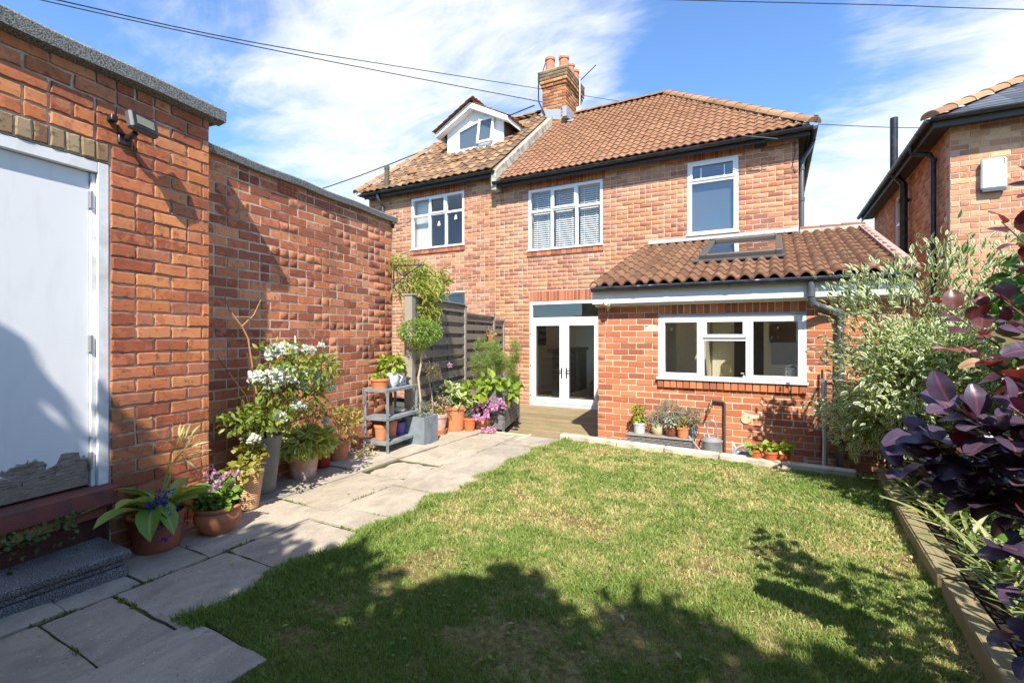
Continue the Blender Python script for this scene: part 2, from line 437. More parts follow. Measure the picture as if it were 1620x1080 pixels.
def mortar(name, col, dirt=None): return simple(name, col, .95, 0, 60, .25, .5, .1, dirt, 3)
MO_OUT = mortar('old_mortar', srgb(204,188,166), srgb(130,114,98)); MO_HOUSE = mortar('house_mortar', srgb(206,184,164)); MO_EXT = mortar('extension_mortar', srgb(210,192,172)); MO_NB = mortar('neighbour_mortar', srgb(190,172,156))
M_WHITE = simple('white_upvc', (.80, .80, .79), .35, 0, 20, .03, 0, .5)
M_PAINT = simple('white_paint', (.82, .82, .81), .55, 0, 40, .05, .1, .3, (.58, .57, .54), 6)
M_BLACKPL = simple('black_plastic', (.018, .018, .02), .4, 0, 30, .2, 0, .5, (.05, .05, .05), 8)
M_GREYPL = simple('grey_plastic', (.085, .095, .105), .45, 0, 30, .15, 0, .5)
M_DARK = simple('dark_recess', (.02, .02, .02), .9)
M_GLASS = glass_mat('window_glass', (.97, .98, .97), 1.5, .055)
M_GLASSD = glass_mat('dark_glass', (.62, .66, .68), 2.2, .1)
M_FELT = Mat('mineral_felt'); M_FELT = (lambda M: (M.bump(M.noise(140, 3), .8, .006), M.set(M.mix(.35, M.ramp(M.noise(120, 3), [(.38, (.035, .037, .036)), (.62, (.42, .43, .40))]), M.mix(M.noise(5, 5), (.09, .095, .09), (.2, .2, .185))), .95, spec=.2))[1])(M_FELT)
M_CONC = simple('concrete', srgb(206,196,176), .9, 0, 50, .18, .5, .2, srgb(150,142,124), 5)
M_CEMENT = simple('cement_flaunching', srgb(190,182,164), .95, 0, 30, .25, .6, .2, srgb(120,112,96), 6)
M_LEAD = simple('lead_flashing', (.36, .38, .4), .55, .2, 20, .15, .2)
def tile_mat(name, cols, moss=None, smut=.3):
    M = Mat(name); r = M.rnd(); n = len(cols)
    c = M.ramp(r, [(i/n, x) for i, x in enumerate(cols)], 'CONSTANT')
    c = M.mix(M.math('MULTIPLY', M.ramp(M.noise(18, 6), [(.45, 0.), (.75, 1.)]), smut), c, (.06, .045, .035))
    if moss: c = M.mix(M.ramp(M.noise(2.4, 6, .5), [(.55, 0.), (.8, moss[0])]), c, moss[1])
    c = M.mix(.2, c, M.mix(M.noise(120, 3), (.25, .25, .25), (.85, .85, .85)), 'OVERLAY')
    M.bump(M.noise(70, 5), .3, .004); return M.set(c, .85, spec=.2)
M_TILE = tile_mat('red_pantile', soft([srgb(160,106,80), srgb(164,110,84), srgb(154,100,76), srgb(168,114,88), srgb(160,106,82)], .25, .84), (.25, srgb(112,96,78)), .35)
M_TILEOLD = tile_mat('aged_pantile', soft([srgb(168,114,80), srgb(152,106,84), srgb(178,128,90), srgb(138,98,84), srgb(182,136,100), srgb(160,104,72), srgb(132,98,84)], .35, .74), (.5, srgb(120,110,80)), .45)
M_TILEBR = tile_mat('brown_roll_tile', soft([srgb(122,84,66), srgb(130,90,70), srgb(112,76,62), srgb(138,98,78), srgb(124,88,72)], .15, .95), (.25, srgb(110,100,80)), .25)
M_HIP = tile_mat('hip_tile', soft([srgb(196,132,92), srgb(188,122,82), srgb(204,142,104), srgb(178,112,78)], .38, .74), None, .3)
M_SLATE = tile_mat('slate', [srgb(84,90,98), srgb(96,100,108), srgb(74,80,88)], None, .2)
def slab_mat():
    M = Mat('riven_sandstone'); r = M.rnd()
    c = M.ramp(r, [(0., srgb(176,164,146)), (.3, srgb(184,172,152)), (.55, srgb(164,156,142)), (.8, srgb(180,166,142)), (1., srgb(170,162,150))])
    c = M.mix(M.math('MULTIPLY', M.ramp(M.noise(4, 6, 1.2, (1.6, .7, 1)), [(.4, 0.), (.7, 1.)]), .55), c, srgb(134,124,110))
    c = M.mix(M.ramp(M.noise(22, 6), [(.6, 0.), (.8, .5)]), c, srgb(206,196,174)); c = M.mix(M.ramp(M.noise(2.2, 7, .6), [(.52, 0.), (.75, .55)]), c, srgb(112,104,92)); c = M.mix(M.ramp(M.noise(75, 2), [(.66, 0.), (.7, .7)]), c, srgb(214,206,186)); c = M.mix(M.ramp(M.noise(48, 2), [(.68, 0.), (.72, .6)]), c, srgb(84,78,68))
    M.bump(M.math('ADD', M.noise(7, 8, 1.5, (1.8, .8, 1)), M.math('MULTIPLY', M.noise(60, 5), .25)), .7, .012)
    return M.set(c, .8, spec=.3)
M_SLAB = slab_mat()
def step_mat():
    M = Mat('dark_step_stone'); s = M.noise(170, 3); c = M.ramp(s, [(.36, (.05, .05, .05)), (.5, (.20, .195, .185)), (.66, (.48, .46, .43))])
    c = M.mix(M.ramp(M.noise(5, 6), [(.4, 0.), (.7, .6)]), c, (.10, .10, .095)); M.bump(M.math('ADD', s, M.noise(30, 5)), 1.0, .008); return M.set(c, .9, spec=.2)
M_STEP = step_mat()
M_SILLRED = simple('red_painted_stone', srgb(142,84,72), .85, 0, 60, .2, .7, .2, srgb(104,84,76), 9)
M_DECK = wood_mat('deck_wood', (srgb(116,100,74), srgb(184,162,124), srgb(70,60,46)), (.5, 8, 8), .8, .5, srgb(118,122,78))
M_FENCE = wood_mat('fence_wood', (srgb(112,101,90), srgb(160,148,132), srgb(130,119,107)), (3, .6, 12), .9, .6)
M_POST = wood_mat('post_wood', (srgb(140,130,116), srgb(176,166,150), srgb(150,142,130)), (10, 10, .8), .9, .5)
M_SLEEPER = wood_mat('sleeper_wood', (srgb(132,118,84), srgb(172,156,116), srgb(112,102,74)), (8, .7, 8), .85, .6, srgb(112,114,70))
M_BARK = simple('bark', srgb(112,88,64), .9, 0, 40, .3, .6, .2)
M_STEM = simple('green_stem', srgb(110,120,70), .7, 0, 40, .2)
M_TERRA = simple('terracotta', srgb(186,122,90), .8, 0, 25, .12, .15, .3, srgb(206,146,112), 7)
M_TERRA2 = simple('bright_terracotta', srgb(200,128,88), .75, 0, 25, .1, .1, .3)
M_TERRAW = simple('limewashed_terracotta', srgb(186,150,132), .85, 0, 18, .2, .3, .2, srgb(216,200,188), 10)
M_SOIL = simple('soil', (.035, .025, .018), 1, 0, 60, .4, .8, .1)
M_METAL = simple('galvanised_metal', (.42, .45, .47), .45, .6, 25, .15, .1)
M_SHELF = simple('grey_painted_metal', srgb(142,150,154), .5, .2, 25, .1, .1, .4, srgb(110,116,118), 9)

# ---------------------------------------------------------------- ground
def flat(name, pts, z, mat, parent=None):
    b = MB(); b.poly([(x, y, z) for x, y in pts]); return b.build(name, mat, parent)
g = flat('ground', [(-400, -400), (400, -400), (400, 400), (-400, 400)], -.32, simple('far_ground', (.06, .07, .035), 1, 0, 2, .3)); g['kind'] = 'structure'
M_LAWN = Mat('lawn_soil')
def _lawn(M):
    n = M.noise(1.5, 6, .3); f = M.noise(30, 6)
    c = M.mix(M.ramp(n, [(.35, 0.), (.65, 1.)]), srgb(112,108,58), srgb(160,144,96)); c = M.mix(M.ramp(f, [(.35, 0.), (.6, 1.)]), srgb(104,88,58), c)
    M.bump(M.noise(50, 5), 1, .02); return M.set(c, 1, spec=.1)
M_LAWN = _lawn(M_LAWN)
SL0, SL1 = (.975, 5.87), (.85, 2.0)                                        # foot of the sleeper edging
KL, KR = (-2.545, 6.10), (.78, 5.80)
LAWN = [(-2.52, 1.37), (-1.93, 1.34), (-1.92, -1.2), (.83, -1.2), (.85, 2.0), (.975, 5.87), (.78, 5.83), (-2.5, 6.1), (-2.52, 5.9)]
def in_poly(x, y, P):
    c = np.zeros(x.shape, bool); j = len(P)-1
    for i in range(len(P)):
        (xi, yi), (xj, yj) = P[i], P[j]
        c ^= ((yi > y) != (yj > y)) & (x < (xj-xi)*(y-yi)/((yj-yi) or 1e-9)+xi); j = i
    return c
b = MB(); b.prism([(x, y, -.2) for x, y in LAWN], (0, 0, .19)); lawn = b.build('lawn', M_LAWN); lawn['kind'] = 'structure'

def vnoise(x, y, s, seed):                                                 # smooth value noise
    rs = np.random.RandomState(seed); T = rs.rand(64, 64); x = x*s+37; y = y*s+11
    xi = np.floor(x).astype(int); yi = np.floor(y).astype(int); fx = x-xi; fy = y-yi; fx = fx*fx*(3-2*fx); fy = fy*fy*(3-2*fy)
    g = lambda a, b: T[a % 64, b % 64]
    return (g(xi, yi)*(1-fx)+g(xi+1, yi)*fx)*(1-fy)+(g(xi, yi+1)*(1-fx)+g(xi+1, yi+1)*fx)*fy
def grass():
    N = 620000
    # denser near the camera
    x = NR.uniform(-2.75, 1.1, N); y = NR.uniform(.2, 6.15, N)
    ins = in_poly(x, y, LAWN)
    edge = (NR.random(N) < .8) & (x < -2.42) & (x > -2.62+.06*np.sin(y*9)+.05*vnoise(x, y, 6, 3)) & (y > 1.3) & (y < 5.9)
    k1 = vnoise(x, y, 2.6, 1); k2 = vnoise(x, y, 8, 2); bare = .42*k1+.33*k2+.25*vnoise(x, y, 21, 4)
    dist = np.hypot(x, y); pr = np.clip(2.6/dist, .33, 1)
    keep = (ins | edge) & (NR.random(N) < pr*np.clip((bare-.25)*4.2, .16, 1))
    x, y, bare, dist, ed = x[keep], y[keep], bare[keep], dist[keep], edge[keep]; n = len(x)
    rim = np.clip(1-np.minimum(np.abs(x+2.5), np.abs(x-.9))/.16, 0, 1)*(y > 1.2)
    h = NR.uniform(.010, .030, n)*(.45+1.0*bare)*np.where(y > 5.6, .7, 1)*(1+.9*rim)*(.9+.1*dist)
    w = NR.uniform(.0011, .0024, n)*np.clip(dist/2.0, 1, 2.6)
    a = NR.uniform(0, 2*np.pi, n); lean = NR.uniform(.15, 1.1, n)*h; la = NR.uniform(0, 2*np.pi, n)
    lx, ly = np.cos(la)*lean, np.sin(la)*lean; wx, wy = np.cos(a)*w, np.sin(a)*w
    z = np.full(n, -.012)
    v = np.empty((n, 5, 3))
    v[:, 0] = np.c_[x-wx, y-wy, z]; v[:, 1] = np.c_[x+wx, y+wy, z]
    v[:, 2] = np.c_[x+lx*.35+wx*.8, y+ly*.35+wy*.8, z+h*.6]; v[:, 3] = np.c_[x+lx*.35-wx*.8, y+ly*.35-wy*.8, z+h*.6]
    v[:, 4] = np.c_[x+lx, y+ly, z+h*.95]
    i = (np.arange(n)*5)[:, None]
    dry = np.clip((.62-bare)*2.9, 0, 1)*.55+NR.uniform(0, .42, n)*(1-.6*rim)
    dry = dry*np.clip((y-1.2)/1.8, .25, 1)
    me = npmesh('grass', v.reshape(-1, 3), [i+np.array([[0, 1, 2, 3]]), i+np.array([[3, 2, 4]])],
                {'dry': np.repeat(np.clip(dry, 0, 1), 5), 'rnd': np.repeat(NR.random(n), 5)})
    M = Mat('grass_blade')
    c = M.mix(M.attr('rnd'), srgb(108,134,58), srgb(152,172,92)); c = M.mix(M.ramp(M.attr('dry'), [(.25, 0.), (.85, 1.)]), c, srgb(218,202,150))
    M.set(c, .5, spec=.3)
    tr = M.n('ShaderNodeBsdfTranslucent'); M.put(tr.inputs[0], M.mix(1.0, c, (1.2, 1.25, .6), 'MULTIPLY')); mx = M.n('ShaderNodeMixShader'); mx.inputs[0].default_value = .35
    M.L.new(M.b.outputs[0], mx.inputs[1]); M.L.new(tr.outputs[0], mx.inputs[2]); M.L.new(mx.outputs[0], M.out.inputs[0])
    me.materials.append(M.m); o = link('grass', me); o['kind'] = 'stuff'
grass()

# paving: a bed of moss and soil with riven slabs on it
path = flat('path', [(-5.0, -1.2), (-1.92, -1.2), (-1.92, 1.36), (-2.51, 1.38), (-2.51, 6.1), (-5.0, 6.1)], -.018, simple('joint_soil', srgb(70,66,44), 1, 0, 40, .3, .8, .1, srgb(84,96,40), 3)); path['kind'] = 'structure'
def slab(x0, x1, y0, y1, rr):
    g = .007; nx, ny = 6, 6; v = []; f = []
    for j in range(ny+1):
        for i in range(nx+1):
            e = (i in (0, nx)) or (j in (0, ny)); x = x0+g+(x1-x0-2*g)*i/nx; y = y0+g+(y1-y0-2*g)*j/ny
            if e: x += rr.uniform(-.006, .006); y += rr.uniform(-.006, .006)
            v.append((x, y, (-.006 if e else 0)+rr.uniform(-.0025, .0025)))
    n = len(v); per = [i for i in range(nx+1)]+[j*(nx+1)+nx for j in range(1, ny+1)]+[ny*(nx+1)+i for i in range(nx-1, -1, -1)]+[j*(nx+1) for j in range(ny-1, 0, -1)]
    for j in range(ny):
        for i in range(nx): a = j*(nx+1)+i; f.append((a, a+1, a+nx+2, a+nx+1))
    for k in per: v.append((v[k][0], v[k][1], -.045))
    m = len(per)
    for k in range(m): f.append((per[k], n+k, n+(k+1) % m, per[(k+1) % m]))
    me = bpy.data.meshes.new('paving_slab'); me.from_pydata(v, [], [q[::-1] if len(q) == 4 and q[1] >= n else q for q in f])
    me.polygons.foreach_set('use_smooth', [True]*len(f)); me.update()
    try: me.set_sharp_from_angle(angle=math.radians(35))
    except Exception: pass
    dz = rr.uniform(-.004, .004)
    o = link('paving_slab', me, M_SLAB, path); o.location.z = dz; o.rotation_euler = (rr.uniform(-.003, .003), rr.uniform(-.003, .003), 0)
rr = random.Random(5)
def column(x0, x1, ys):
    for a, b in zip(ys[:-1], ys[1:]): slab(x0, x1, a, b, rr)
column(-3.16, -2.52, [-1.2, -.25, .36, .97, 1.275, 1.90, 2.53, 2.835, 3.46, 4.11, 4.89, 5.5, 6.07])
column(-3.76, -3.16, [-1.2, -.5, .2, 1.085, 1.42, 1.79, 2.715, 3.655, 4.23, 4.99, 5.6, 6.1])
column(-4.42, -3.76, [.9, 1.5, 2.2, 2.9, 3.655, 4.23, 4.99, 5.6, 6.1]); column(-5.0, -4.42, [3.0, 3.9, 4.8, 5.5, 6.1])
column(-2.52, -1.93, [-1.2, -.6, .1, .72, 1.345])
def moss():
    n = 3600; segs = [((-3.16, -.2), (-3.16, 6)), ((-2.52, .2), (-2.52, 1.3)), ((-3.16, .97), (-2.52, .97)), ((-3.16, 1.275), (-2.52, 1.275)), ((-3.16, 1.9), (-2.52, 1.9)), ((-3.16, 2.53), (-2.52, 2.53)), ((-3.16, 2.835), (-2.52, 2.835)), ((-3.76, 2.715), (-3.16, 2.715)), ((-3.3, 1.42), (-3.16, 1.42)), ((-3.45, 1.79), (-3.16, 1.79)), ((-3.16, 4.11), (-2.6, 4.11))]
    w = np.array([math.dist(*s) for s in segs]); k = NR.choice(len(segs), n, p=w/w.sum()); t = NR.random(n)
    A = np.array([s[0] for s in segs])[k]; B = np.array([s[1] for s in segs])[k]; p = A+(B-A)*t[:, None]
    q = vnoise(p[:, 0], p[:, 1], 4, 9) > .55; p = p[q]; n = len(p); p = p+NR.normal(0, .006, (n, 2))
    pos = np.c_[p, np.full(n, -.012)]; a = NR.uniform(0, 6.28, n); el = NR.uniform(.2, 1.3, n)
    d = np.c_[np.cos(a)*np.cos(el), np.sin(a)*np.cos(el), np.sin(el)]
    v, f = scatter([(-.2, 0, 0), (.2, 0, 0), (.13, .6, 0), (0, 1, .1), (-.13, .6, 0)], [(0, 1, 2, 4), (4, 2, 3)], pos, frames(d, np.tile([[0, 0, 1.]], (n, 1))+NR.normal(0, .3, (n, 3))), NR.uniform(.010, .026, n))
    me = npmesh('moss', v, f); me.materials.append(leaf_mat('moss_green', [srgb(96,110,40), srgb(130,144,60), srgb(112,124,50)])); link('moss', me)['kind'] = 'stuff'
moss()

# deck
deck = flat('deck', [(-5.6, 5.6), (-2.1, 5.6), (-2.1, 9.56), (-5.6, 9.56)], -.17, M_SOIL); deck['kind'] = 'structure'
y = 5.62; k = 0
while y < 9.55:
    b = MB(); x1 = -2.16 if y > 6.45 else -2.16; x0 = -5.3
    if y < 6.12: x0 = -3.02
    b.bbox(x0, x1 if y > 6.15 else -2.0, y, min(y+.112, 9.555), -.145, -.12+R.uniform(-.002, .002), .004); b.build('deck_board', M_DECK, deck); y += .128; k += 1
b = MB(); b.bbox(-3.06, -3.022, 5.62, 6.16, -.14, .006, .004); b.bbox(-5.2, -3.06, 6.115, 6.15, -.14, -.004, .004); b.build('edging_board', wood_mat('pale_wood', (srgb(196,180,140), srgb(222,206,168), srgb(206,190,150)), (3, 3, 3)), deck)

# kerb
kerb = thing('kerb', (-.9, 5.95, 0), None, None); kerb['kind'] = 'structure'
KD = Vector((KR[0]-KL[0], KR[1]-KL[1], 0)); KLEN = KD.length; KD.normalize()
KM = Matrix(((KD.x, -KD.y, 0, KL[0]), (KD.y, KD.x, 0, KL[1]), (0, 0, 1, 0), (0, 0, 0, 1)))
u = -.03
for ln in (.13, .68, .60, .62, .62, .66):
    b = MB(KM); b.bbox(u, min(u+ln-.008, KLEN), 0, .12, -.25, .062+R.uniform(-.004, .004), .012, .003, R); b.build('kerb_stone', M_CONC, kerb); u += ln
flat('gravel_strip', [(-2.14, 6.0), (1.6, 5.75), (1.6, 6.5), (-2.14, 6.5)], -.10, simple('gravel_soil', srgb(120,108,92), 1, 0, 80, .4, 1, .1))['kind'] = 'structure'
# ---------------------------------------------------------------- outhouse on the left
OD = Vector((-.13997, .99015, 0)); ON = Vector((.99015, .13997, 0)); OP = Vector((-3.809, 1.942, 0))
OM = Matrix(((OD.x, -ON.x, 0, OP.x), (OD.y, -ON.y, 0, OP.y), (0, 0, 1, 0), (0, 0, 0, 1)))    # x along wall, y into wall
outhouse = thing('outhouse', (OP.x, OP.y, 0), 'red brick outhouse with a peeling white door and grey felt roof edge', 'outhouse')
ext = []
u = -.446-.006
while u > -2.4:
    ext.append((u-.035, 2.563, .070, .112, False)); u -= .0775
ow = brickwork(outhouse, OP, OD, .235, -.05, 3.06, M_OUT, MO_OUT, .0892, .234, .115, 'mixed', [(-1.36, -.446, .0, 2.50)], (), 300, .0040, .0045, .035, .25, 3, .014, .011, 6, u_start=-2.4, skip=[(-2.4, -.446, 2.498, 2.622)])
# mottled soldier bricks over the door
V = brick_variants(.07, .112, .03, .003, .006, M_BURNT, R, 5, 3)
for e in ext:
    o = link('brick', V[R.randrange(5)][0], None, ow); o.matrix_basis = OM @ Matrix.Translation((e[0], R.uniform(-.002, .002), e[1]))
b = MB(OM); b.box(-2.4, .232, .24, 2.6, -.05, 3.05); b.build('room_walls', MO_OUT, outhouse)
b = MB(OM)
n = 26
for i in range(n):                                                        # sagging felt verge
    u0, u1 = -2.4+(2.72)*i/n, -2.4+2.72*(i+1)/n
    d0, d1 = (.004*math.sin(i*.7)+.006*math.sin(i*.31), .004*math.sin((i+1)*.7)+.006*math.sin((i+1)*.31))
    pr = [(-.07, 3.07), (-.075, 3.15), (-.05, 3.172), (.6, 3.19)]
    for (ya, za), (yb, zb) in zip(pr[:-1], pr[1:]): b.add([(u0, ya, za+d0), (u1, ya, za+d1), (u1, yb, zb+d1), (u0, yb, zb+d0)], [(0, 1, 2, 3)], True)
    b.add([(u0, .01, 3.05+d0), (u1, .01, 3.05+d1), (u1, -.07, 3.07+d1), (u0, -.07, 3.07+d0)], [(0, 1, 2, 3)])
b.box(-2.4, .30, .6, 2.6, 3.10, 3.19); b.prism([(.32, -.07, 3.07), (.32, -.075, 3.15), (.32, -.05, 3.17), (.32, .62, 3.185), (.32, .62, 3.06)], (-.02, 0, 0))
b.build('felt_roof', M_FELT, outhouse)
# door and frame
b = MB(OM)
b.bbox(-.512, -.450, .008, .16, .455, 2.495, .004); b.bbox(-1.36, -1.296, .008, .16, .455, 2.495, .004); b.bbox(-1.296, -.512, .008, .16, 2.425, 2.495, .004)
b.bbox(-.538, -.513, .03, .16, .455, 2.42, .003)
b.build('door_frame', M_PAINT, outhouse)
M = Mat('peeling_white_door')
def _door(M):
    tc = M.pos(); sx = M.n('ShaderNodeSeparateXYZ'); M.L.new(tc, sx.inputs[0])
    edge = M.math('ADD', sx.outputs[2], M.math('MULTIPLY', M.math('SUBTRACT', M.voronoi(9, 'F1', 'Color', (1, 1, .6)), .5), .12))
    edge = M.math('ADD', edge, M.math('MULTIPLY', M.math('SUBTRACT', M.noise(6, 3), .5), .25))
    peel = M.ramp(edge, [(.655, 1.), (.662, 0.)])
    wood = M.mix(M.ramp(M.noise(8, 7, .8, (2, 2, 12)), [(.3, 0.), (.7, 1.)]), srgb(96,82,68), srgb(178,164,146))
    paint = M.mix(M.ramp(M.noise(5, 6, .2, (3, 3, .7)), [(.5, 0.), (.8, .3)]), (.84, .84, .83), (.62, .61, .58))
    c = M.mix(peel, paint, wood)
    M.bump(M.math('ADD', M.math('MULTIPLY', peel, -.5), M.math('MULTIPLY', M.noise(12, 7, .8, (2, 2, 12)), M.math('MULTIPLY', peel, 1.2))), .7, .012)
    return M.set(c, .6, spec=.3)
b = MB(OM); b.box(-1.294, -.542, .045, .15, .47, 2.42); door = b.build('door', _door(M), outhouse)
# torn plywood skin along the foot of the door
b = MB(OM); rr = random.Random(3); u = -1.29; pts = [(-1.29, .475)]
while u < -.56:
    h = .50+.13*max(0, (u+1.2)/.6)+rr.uniform(-.02, .025); w = rr.uniform(.03, .09); pts += [(u, h), (min(u+w, -.55), h+rr.uniform(-.012, .012))]; u += w
pts += [(-.55, .475)]
b.prism([(x, .0395, z) for x, z in pts], (0, .005, 0)); b.build('peeled_patch', wood_mat('bare_ply', (srgb(104,90,76), srgb(182,166,146), srgb(132,118,102)), (2, 2, 16), .9, 1.0), door)
b = MB(OM)
for z in (2.25, 1.35, .62): b.bbox(-.548, -.531, .018, .044, z-.055, z+.055, .003)
b.build('hinge', simple('hinge_metal', (.35, .35, .35), .5, .5), door)
b = MB(OM); b.bbox(-1.9, -.44, -.07, .14, .335, .455, .012, .004, R); b.build('door_sill', M_SILLRED, outhouse)
b = MB(OM); b.bbox(-1.9, -.45, -.03, .14, .262, .332, .008, .003, R); b.bbox(-1.9, -.47, -.012, .14, 0, .259, .004); b.build('sill_base', simple('dark_red_base', srgb(96,58,50), .9, 0, 40, .3, .6, .2), outhouse)
for i in range(6):
    b = MB(OM); b.bbox(-1.9+i*.237, -1.9+i*.237+.225, -.038, 0, .267, .326, .006, .003, R); b.build('brick', M_OUT, outhouse)
# step: three layers of slab
st = thing('concrete_step', (-3.55, .9, 0), 'dark grey stone doorstep of three stacked slabs below the white outhouse door', 'step')
for i, (z0, z1, dx) in enumerate(((0, .05, .0), (.053, .093, -.012), (.096, .142, .012))):
    b = MB(); b.bbox(-3.75, -3.345+dx, -.9, 1.43+dx, z0-.02*(i == 0), z1, .012, .004, R); b.build('slab', M_STEP, st)

# ---------------------------------------------------------------- high garden wall
GP = Vector((-4.36, 4.186, 0))
GW = GP-ON*.10
gwall = thing('garden_wall', (-4.25, 3.4, 0), 'high weathered red brick wall with felt coping behind the potted plants', 'wall')
brickwork(gwall, GW-OD*2.0, OD, 2.845, -.05, 2.96, M_GW, MO_OUT, .0892, .234, .115, 'mixed', (), (), 300, .003, .0015, .035, .25, 8, .015, .0035, 5)
GM = Matrix(((OD.x, -ON.x, 0, GP.x), (OD.y, -ON.y, 0, GP.y), (0, 0, 1, 0), (0, 0, 0, 1)))
GC = GM @ Matrix.Translation((0, .10, .035))
b = MB(GC)
for i in range(22):
    u0, u1 = -2.0+2.9*i/22, -2.0+2.9*(i+1)/22; d0, d1 = .006*math.sin(i*.9), .006*math.sin((i+1)*.9)
    pr = [(-.05, 2.905), (-.058, 2.965), (-.03, 2.985), (.5, 3.02)]
    for (ya, za), (yb, zb) in zip(pr[:-1], pr[1:]): b.add([(u0, ya, za+d0), (u1, ya, za+d1), (u1, yb, zb+d1), (u0, yb, zb+d0)], [(0, 1, 2, 3)], True)
    b.add([(u0, .01, 2.90+d0), (u1, .01, 2.90+d1), (u1, -.05, 2.905+d1), (u0, -.05, 2.905+d0)], [(0, 1, 2, 3)])
b.prism([(.9, -.05, 2.9), (.9, -.058, 2.965), (.9, -.03, 2.985), (.9, .5, 3.02), (.9, .5, 2.9)], (-.02, 0, 0))
b.build('felt_coping', M_FELT, gwall)
b = MB(GC); b.box(.846, .86, .0, .25, -.05, 2.9); b.build('end_face', MO_OUT, gwall)
# terracotta air brick
b = MB(GC); b.bbox(-1.09, -.835, -.006, .02, 2.785, 2.885, .004)
for i in range(5):
    for j in range(3): b.box(-1.07+i*.047, -1.07+i*.047+.028, -.012, -.007, 2.798+j*.03, 2.798+j*.03+.016)
b.build('air_brick', M_SOLDIER, gwall)
b = MB(GC); b.tube([(.80, -.06, 2.885), (.83, -.03, 2.86), (.87, .0, 2.85)], .02, 8); b.build('gutter_outlet', M_BLACKPL, gwall)

# ---------------------------------------------------------------- windows
def window(parent, M, x0, x1, z0, z1, verts=(), horiz=(), sashes=(), fw=.055, mw=.055, depth=.07, front=.0, blind=None, glass=None, name='window', sill=True, mat=None):
    """M: x along wall, y into wall. verts: mullion x (centre), horiz: (xa, xb, z) transoms, sashes: (xa, xb, za, zb) opening lights"""
    mat = mat or M_WHITE; glass = glass or M_GLASS
    b = MB(M); f, k = front, front+depth
    b.bbox(x0, x0+fw, f, k, z0, z1, .004); b.bbox(x1-fw, x1, f, k, z0, z1, .004)
    b.bbox(x0+fw, x1-fw, f, k, z0, z0+fw, .004); b.bbox(x0+fw, x1-fw, f, k, z1-fw, z1, .004)
    for v in verts: b.bbox(v-mw/2, v+mw/2, f+.002, k, z0+fw, z1-fw, .004)
    for xa, xb, z in horiz: b.bbox(xa, xb, f+.003, k, z-mw/2, z+mw/2, .004)
    w = b.build(name, mat, parent)
    if sill:
        b = MB(M); b.bbox(x0-.02, x1+.02, f-.05, f-.002, z0-.004, z0+.028, .004); b.build('sill', mat, w)
    for xa, xb, za, zb in sashes:
        s = .042; b = MB(M); g = f-.016
        b.bbox(xa, xa+s, g, f+.03, za, zb, .004); b.bbox(xb-s, xb, g, f+.03, za, zb, .004); b.bbox(xa+s, xb-s, g, f+.03, za, za+s, .004); b.bbox(xa+s, xb-s, g, f+.03, zb-s, zb, .004)
        b.build('sash', mat, w)
    # one pane per light
    cols = [x0+fw]+[v for v in verts]+[x1-fw]
    for a, c in zip(cols[:-1], cols[1:]):
        zs = [z0+fw]+sorted(h[2] for h in horiz if h[0] < (a+c)/2 < h[1])+[z1-fw]
        for za, zb in zip(zs[:-1], zs[1:]):
            b = MB(M); b.box(a+.004, c-.004, f+.034, f+.04, za+.004, zb-.004); b.build('pane', glass, w)
            # black gasket
            g = MB(M); i = .006
            b2 = [(a+mw*.45, c-mw*.45, za+mw*.45, zb-mw*.45)]
    return w
def IM(Y, X=0): return Matrix.Translation((X, Y, 0))
def room(parent, M, x0, x1, z0, z1, y0, y1, wall, floor, name='room', hole=None, back=None, side=None, left=None):
    b = MB(M)
    if left is None: b.box(x0-.05, x0, y0, y1, z0, z1)
    else: b.box(x0-.05, x0, y0, left[0], z0, z1); b.box(x0-.05, x0, left[1], y1, z0, z1); b.box(x0-.05, x0, left[0], left[1], z0, left[2]); b.box(x0-.05, x0, left[0], left[1], left[3], z1)
    if side is None: b.box(x1, x1+.05, y0, y1, z0, z1)
    else: b.box(x1, x1+.05, y0, side[0], z0, z1); b.box(x1, x1+.05, side[1], y1, z0, z1); b.box(x1, x1+.05, side[0], side[1], z0, side[2])
    if back is None: b.box(x0-.05, x1+.05, y1, y1+.05, z0, z1)
    else: b.box(x0-.05, back[0], y1, y1+.05, z0, z1); b.box(back[1], x1+.05, y1, y1+.05, z0, z1); b.box(back[0], back[1], y1, y1+.05, z0, back[2]); b.box(back[0], back[1], y1, y1+.05, back[3], z1) 
    if hole is None: b.box(x0-.05, x1+.05, y0, y1+.05, z1, z1+.04)
    else:
        b.box(x0-.05, hole[0], y0, y1+.05, z1, z1+.04); b.box(hole[1], x1+.05, y0, y1+.05, z1, z1+.04); b.box(hole[0], hole[1], y0, hole[2], z1, z1+.04); b.box(hole[0], hole[1], hole[3], y1+.05, z1, z1+.04)
    o = b.build(name, wall, parent); b = MB(M); b.box(x0-.05, x1+.05, y0, y1+.05, z0-.05, z0); b.build('floor', floor, o); return o
def blind(parent, M, x0, x1, z0, z1, y, pitch=.045, tilt=.5):
    b = MB(M); z = z0
    while z < z1: b.add([(x0, y-.006, z), (x1, y-.006, z), (x1, y+.016, z+pitch*.62), (x0, y+.016, z+pitch*.62)], [(0, 1, 2, 3)]); z += pitch
    for k in (.2, .8): x = x0+(x1-x0)*k; b.box(x-.004, x+.004, y-.012, y-.010, z0, z1)
    o = b.build('blind', simple('blind_white', (.72, .72, .70), .6), parent); return o
M_ROOMW = simple('room_wall', (.82, .78, .66), .9, 0, 5, .04); M_ROOMD = simple('dim_room_wall', (.45, .43, .38), .9, 0, 5, .05); M_FLOORW = simple('room_floor', (.62, .46, .27), .6, 0, 10, .15)

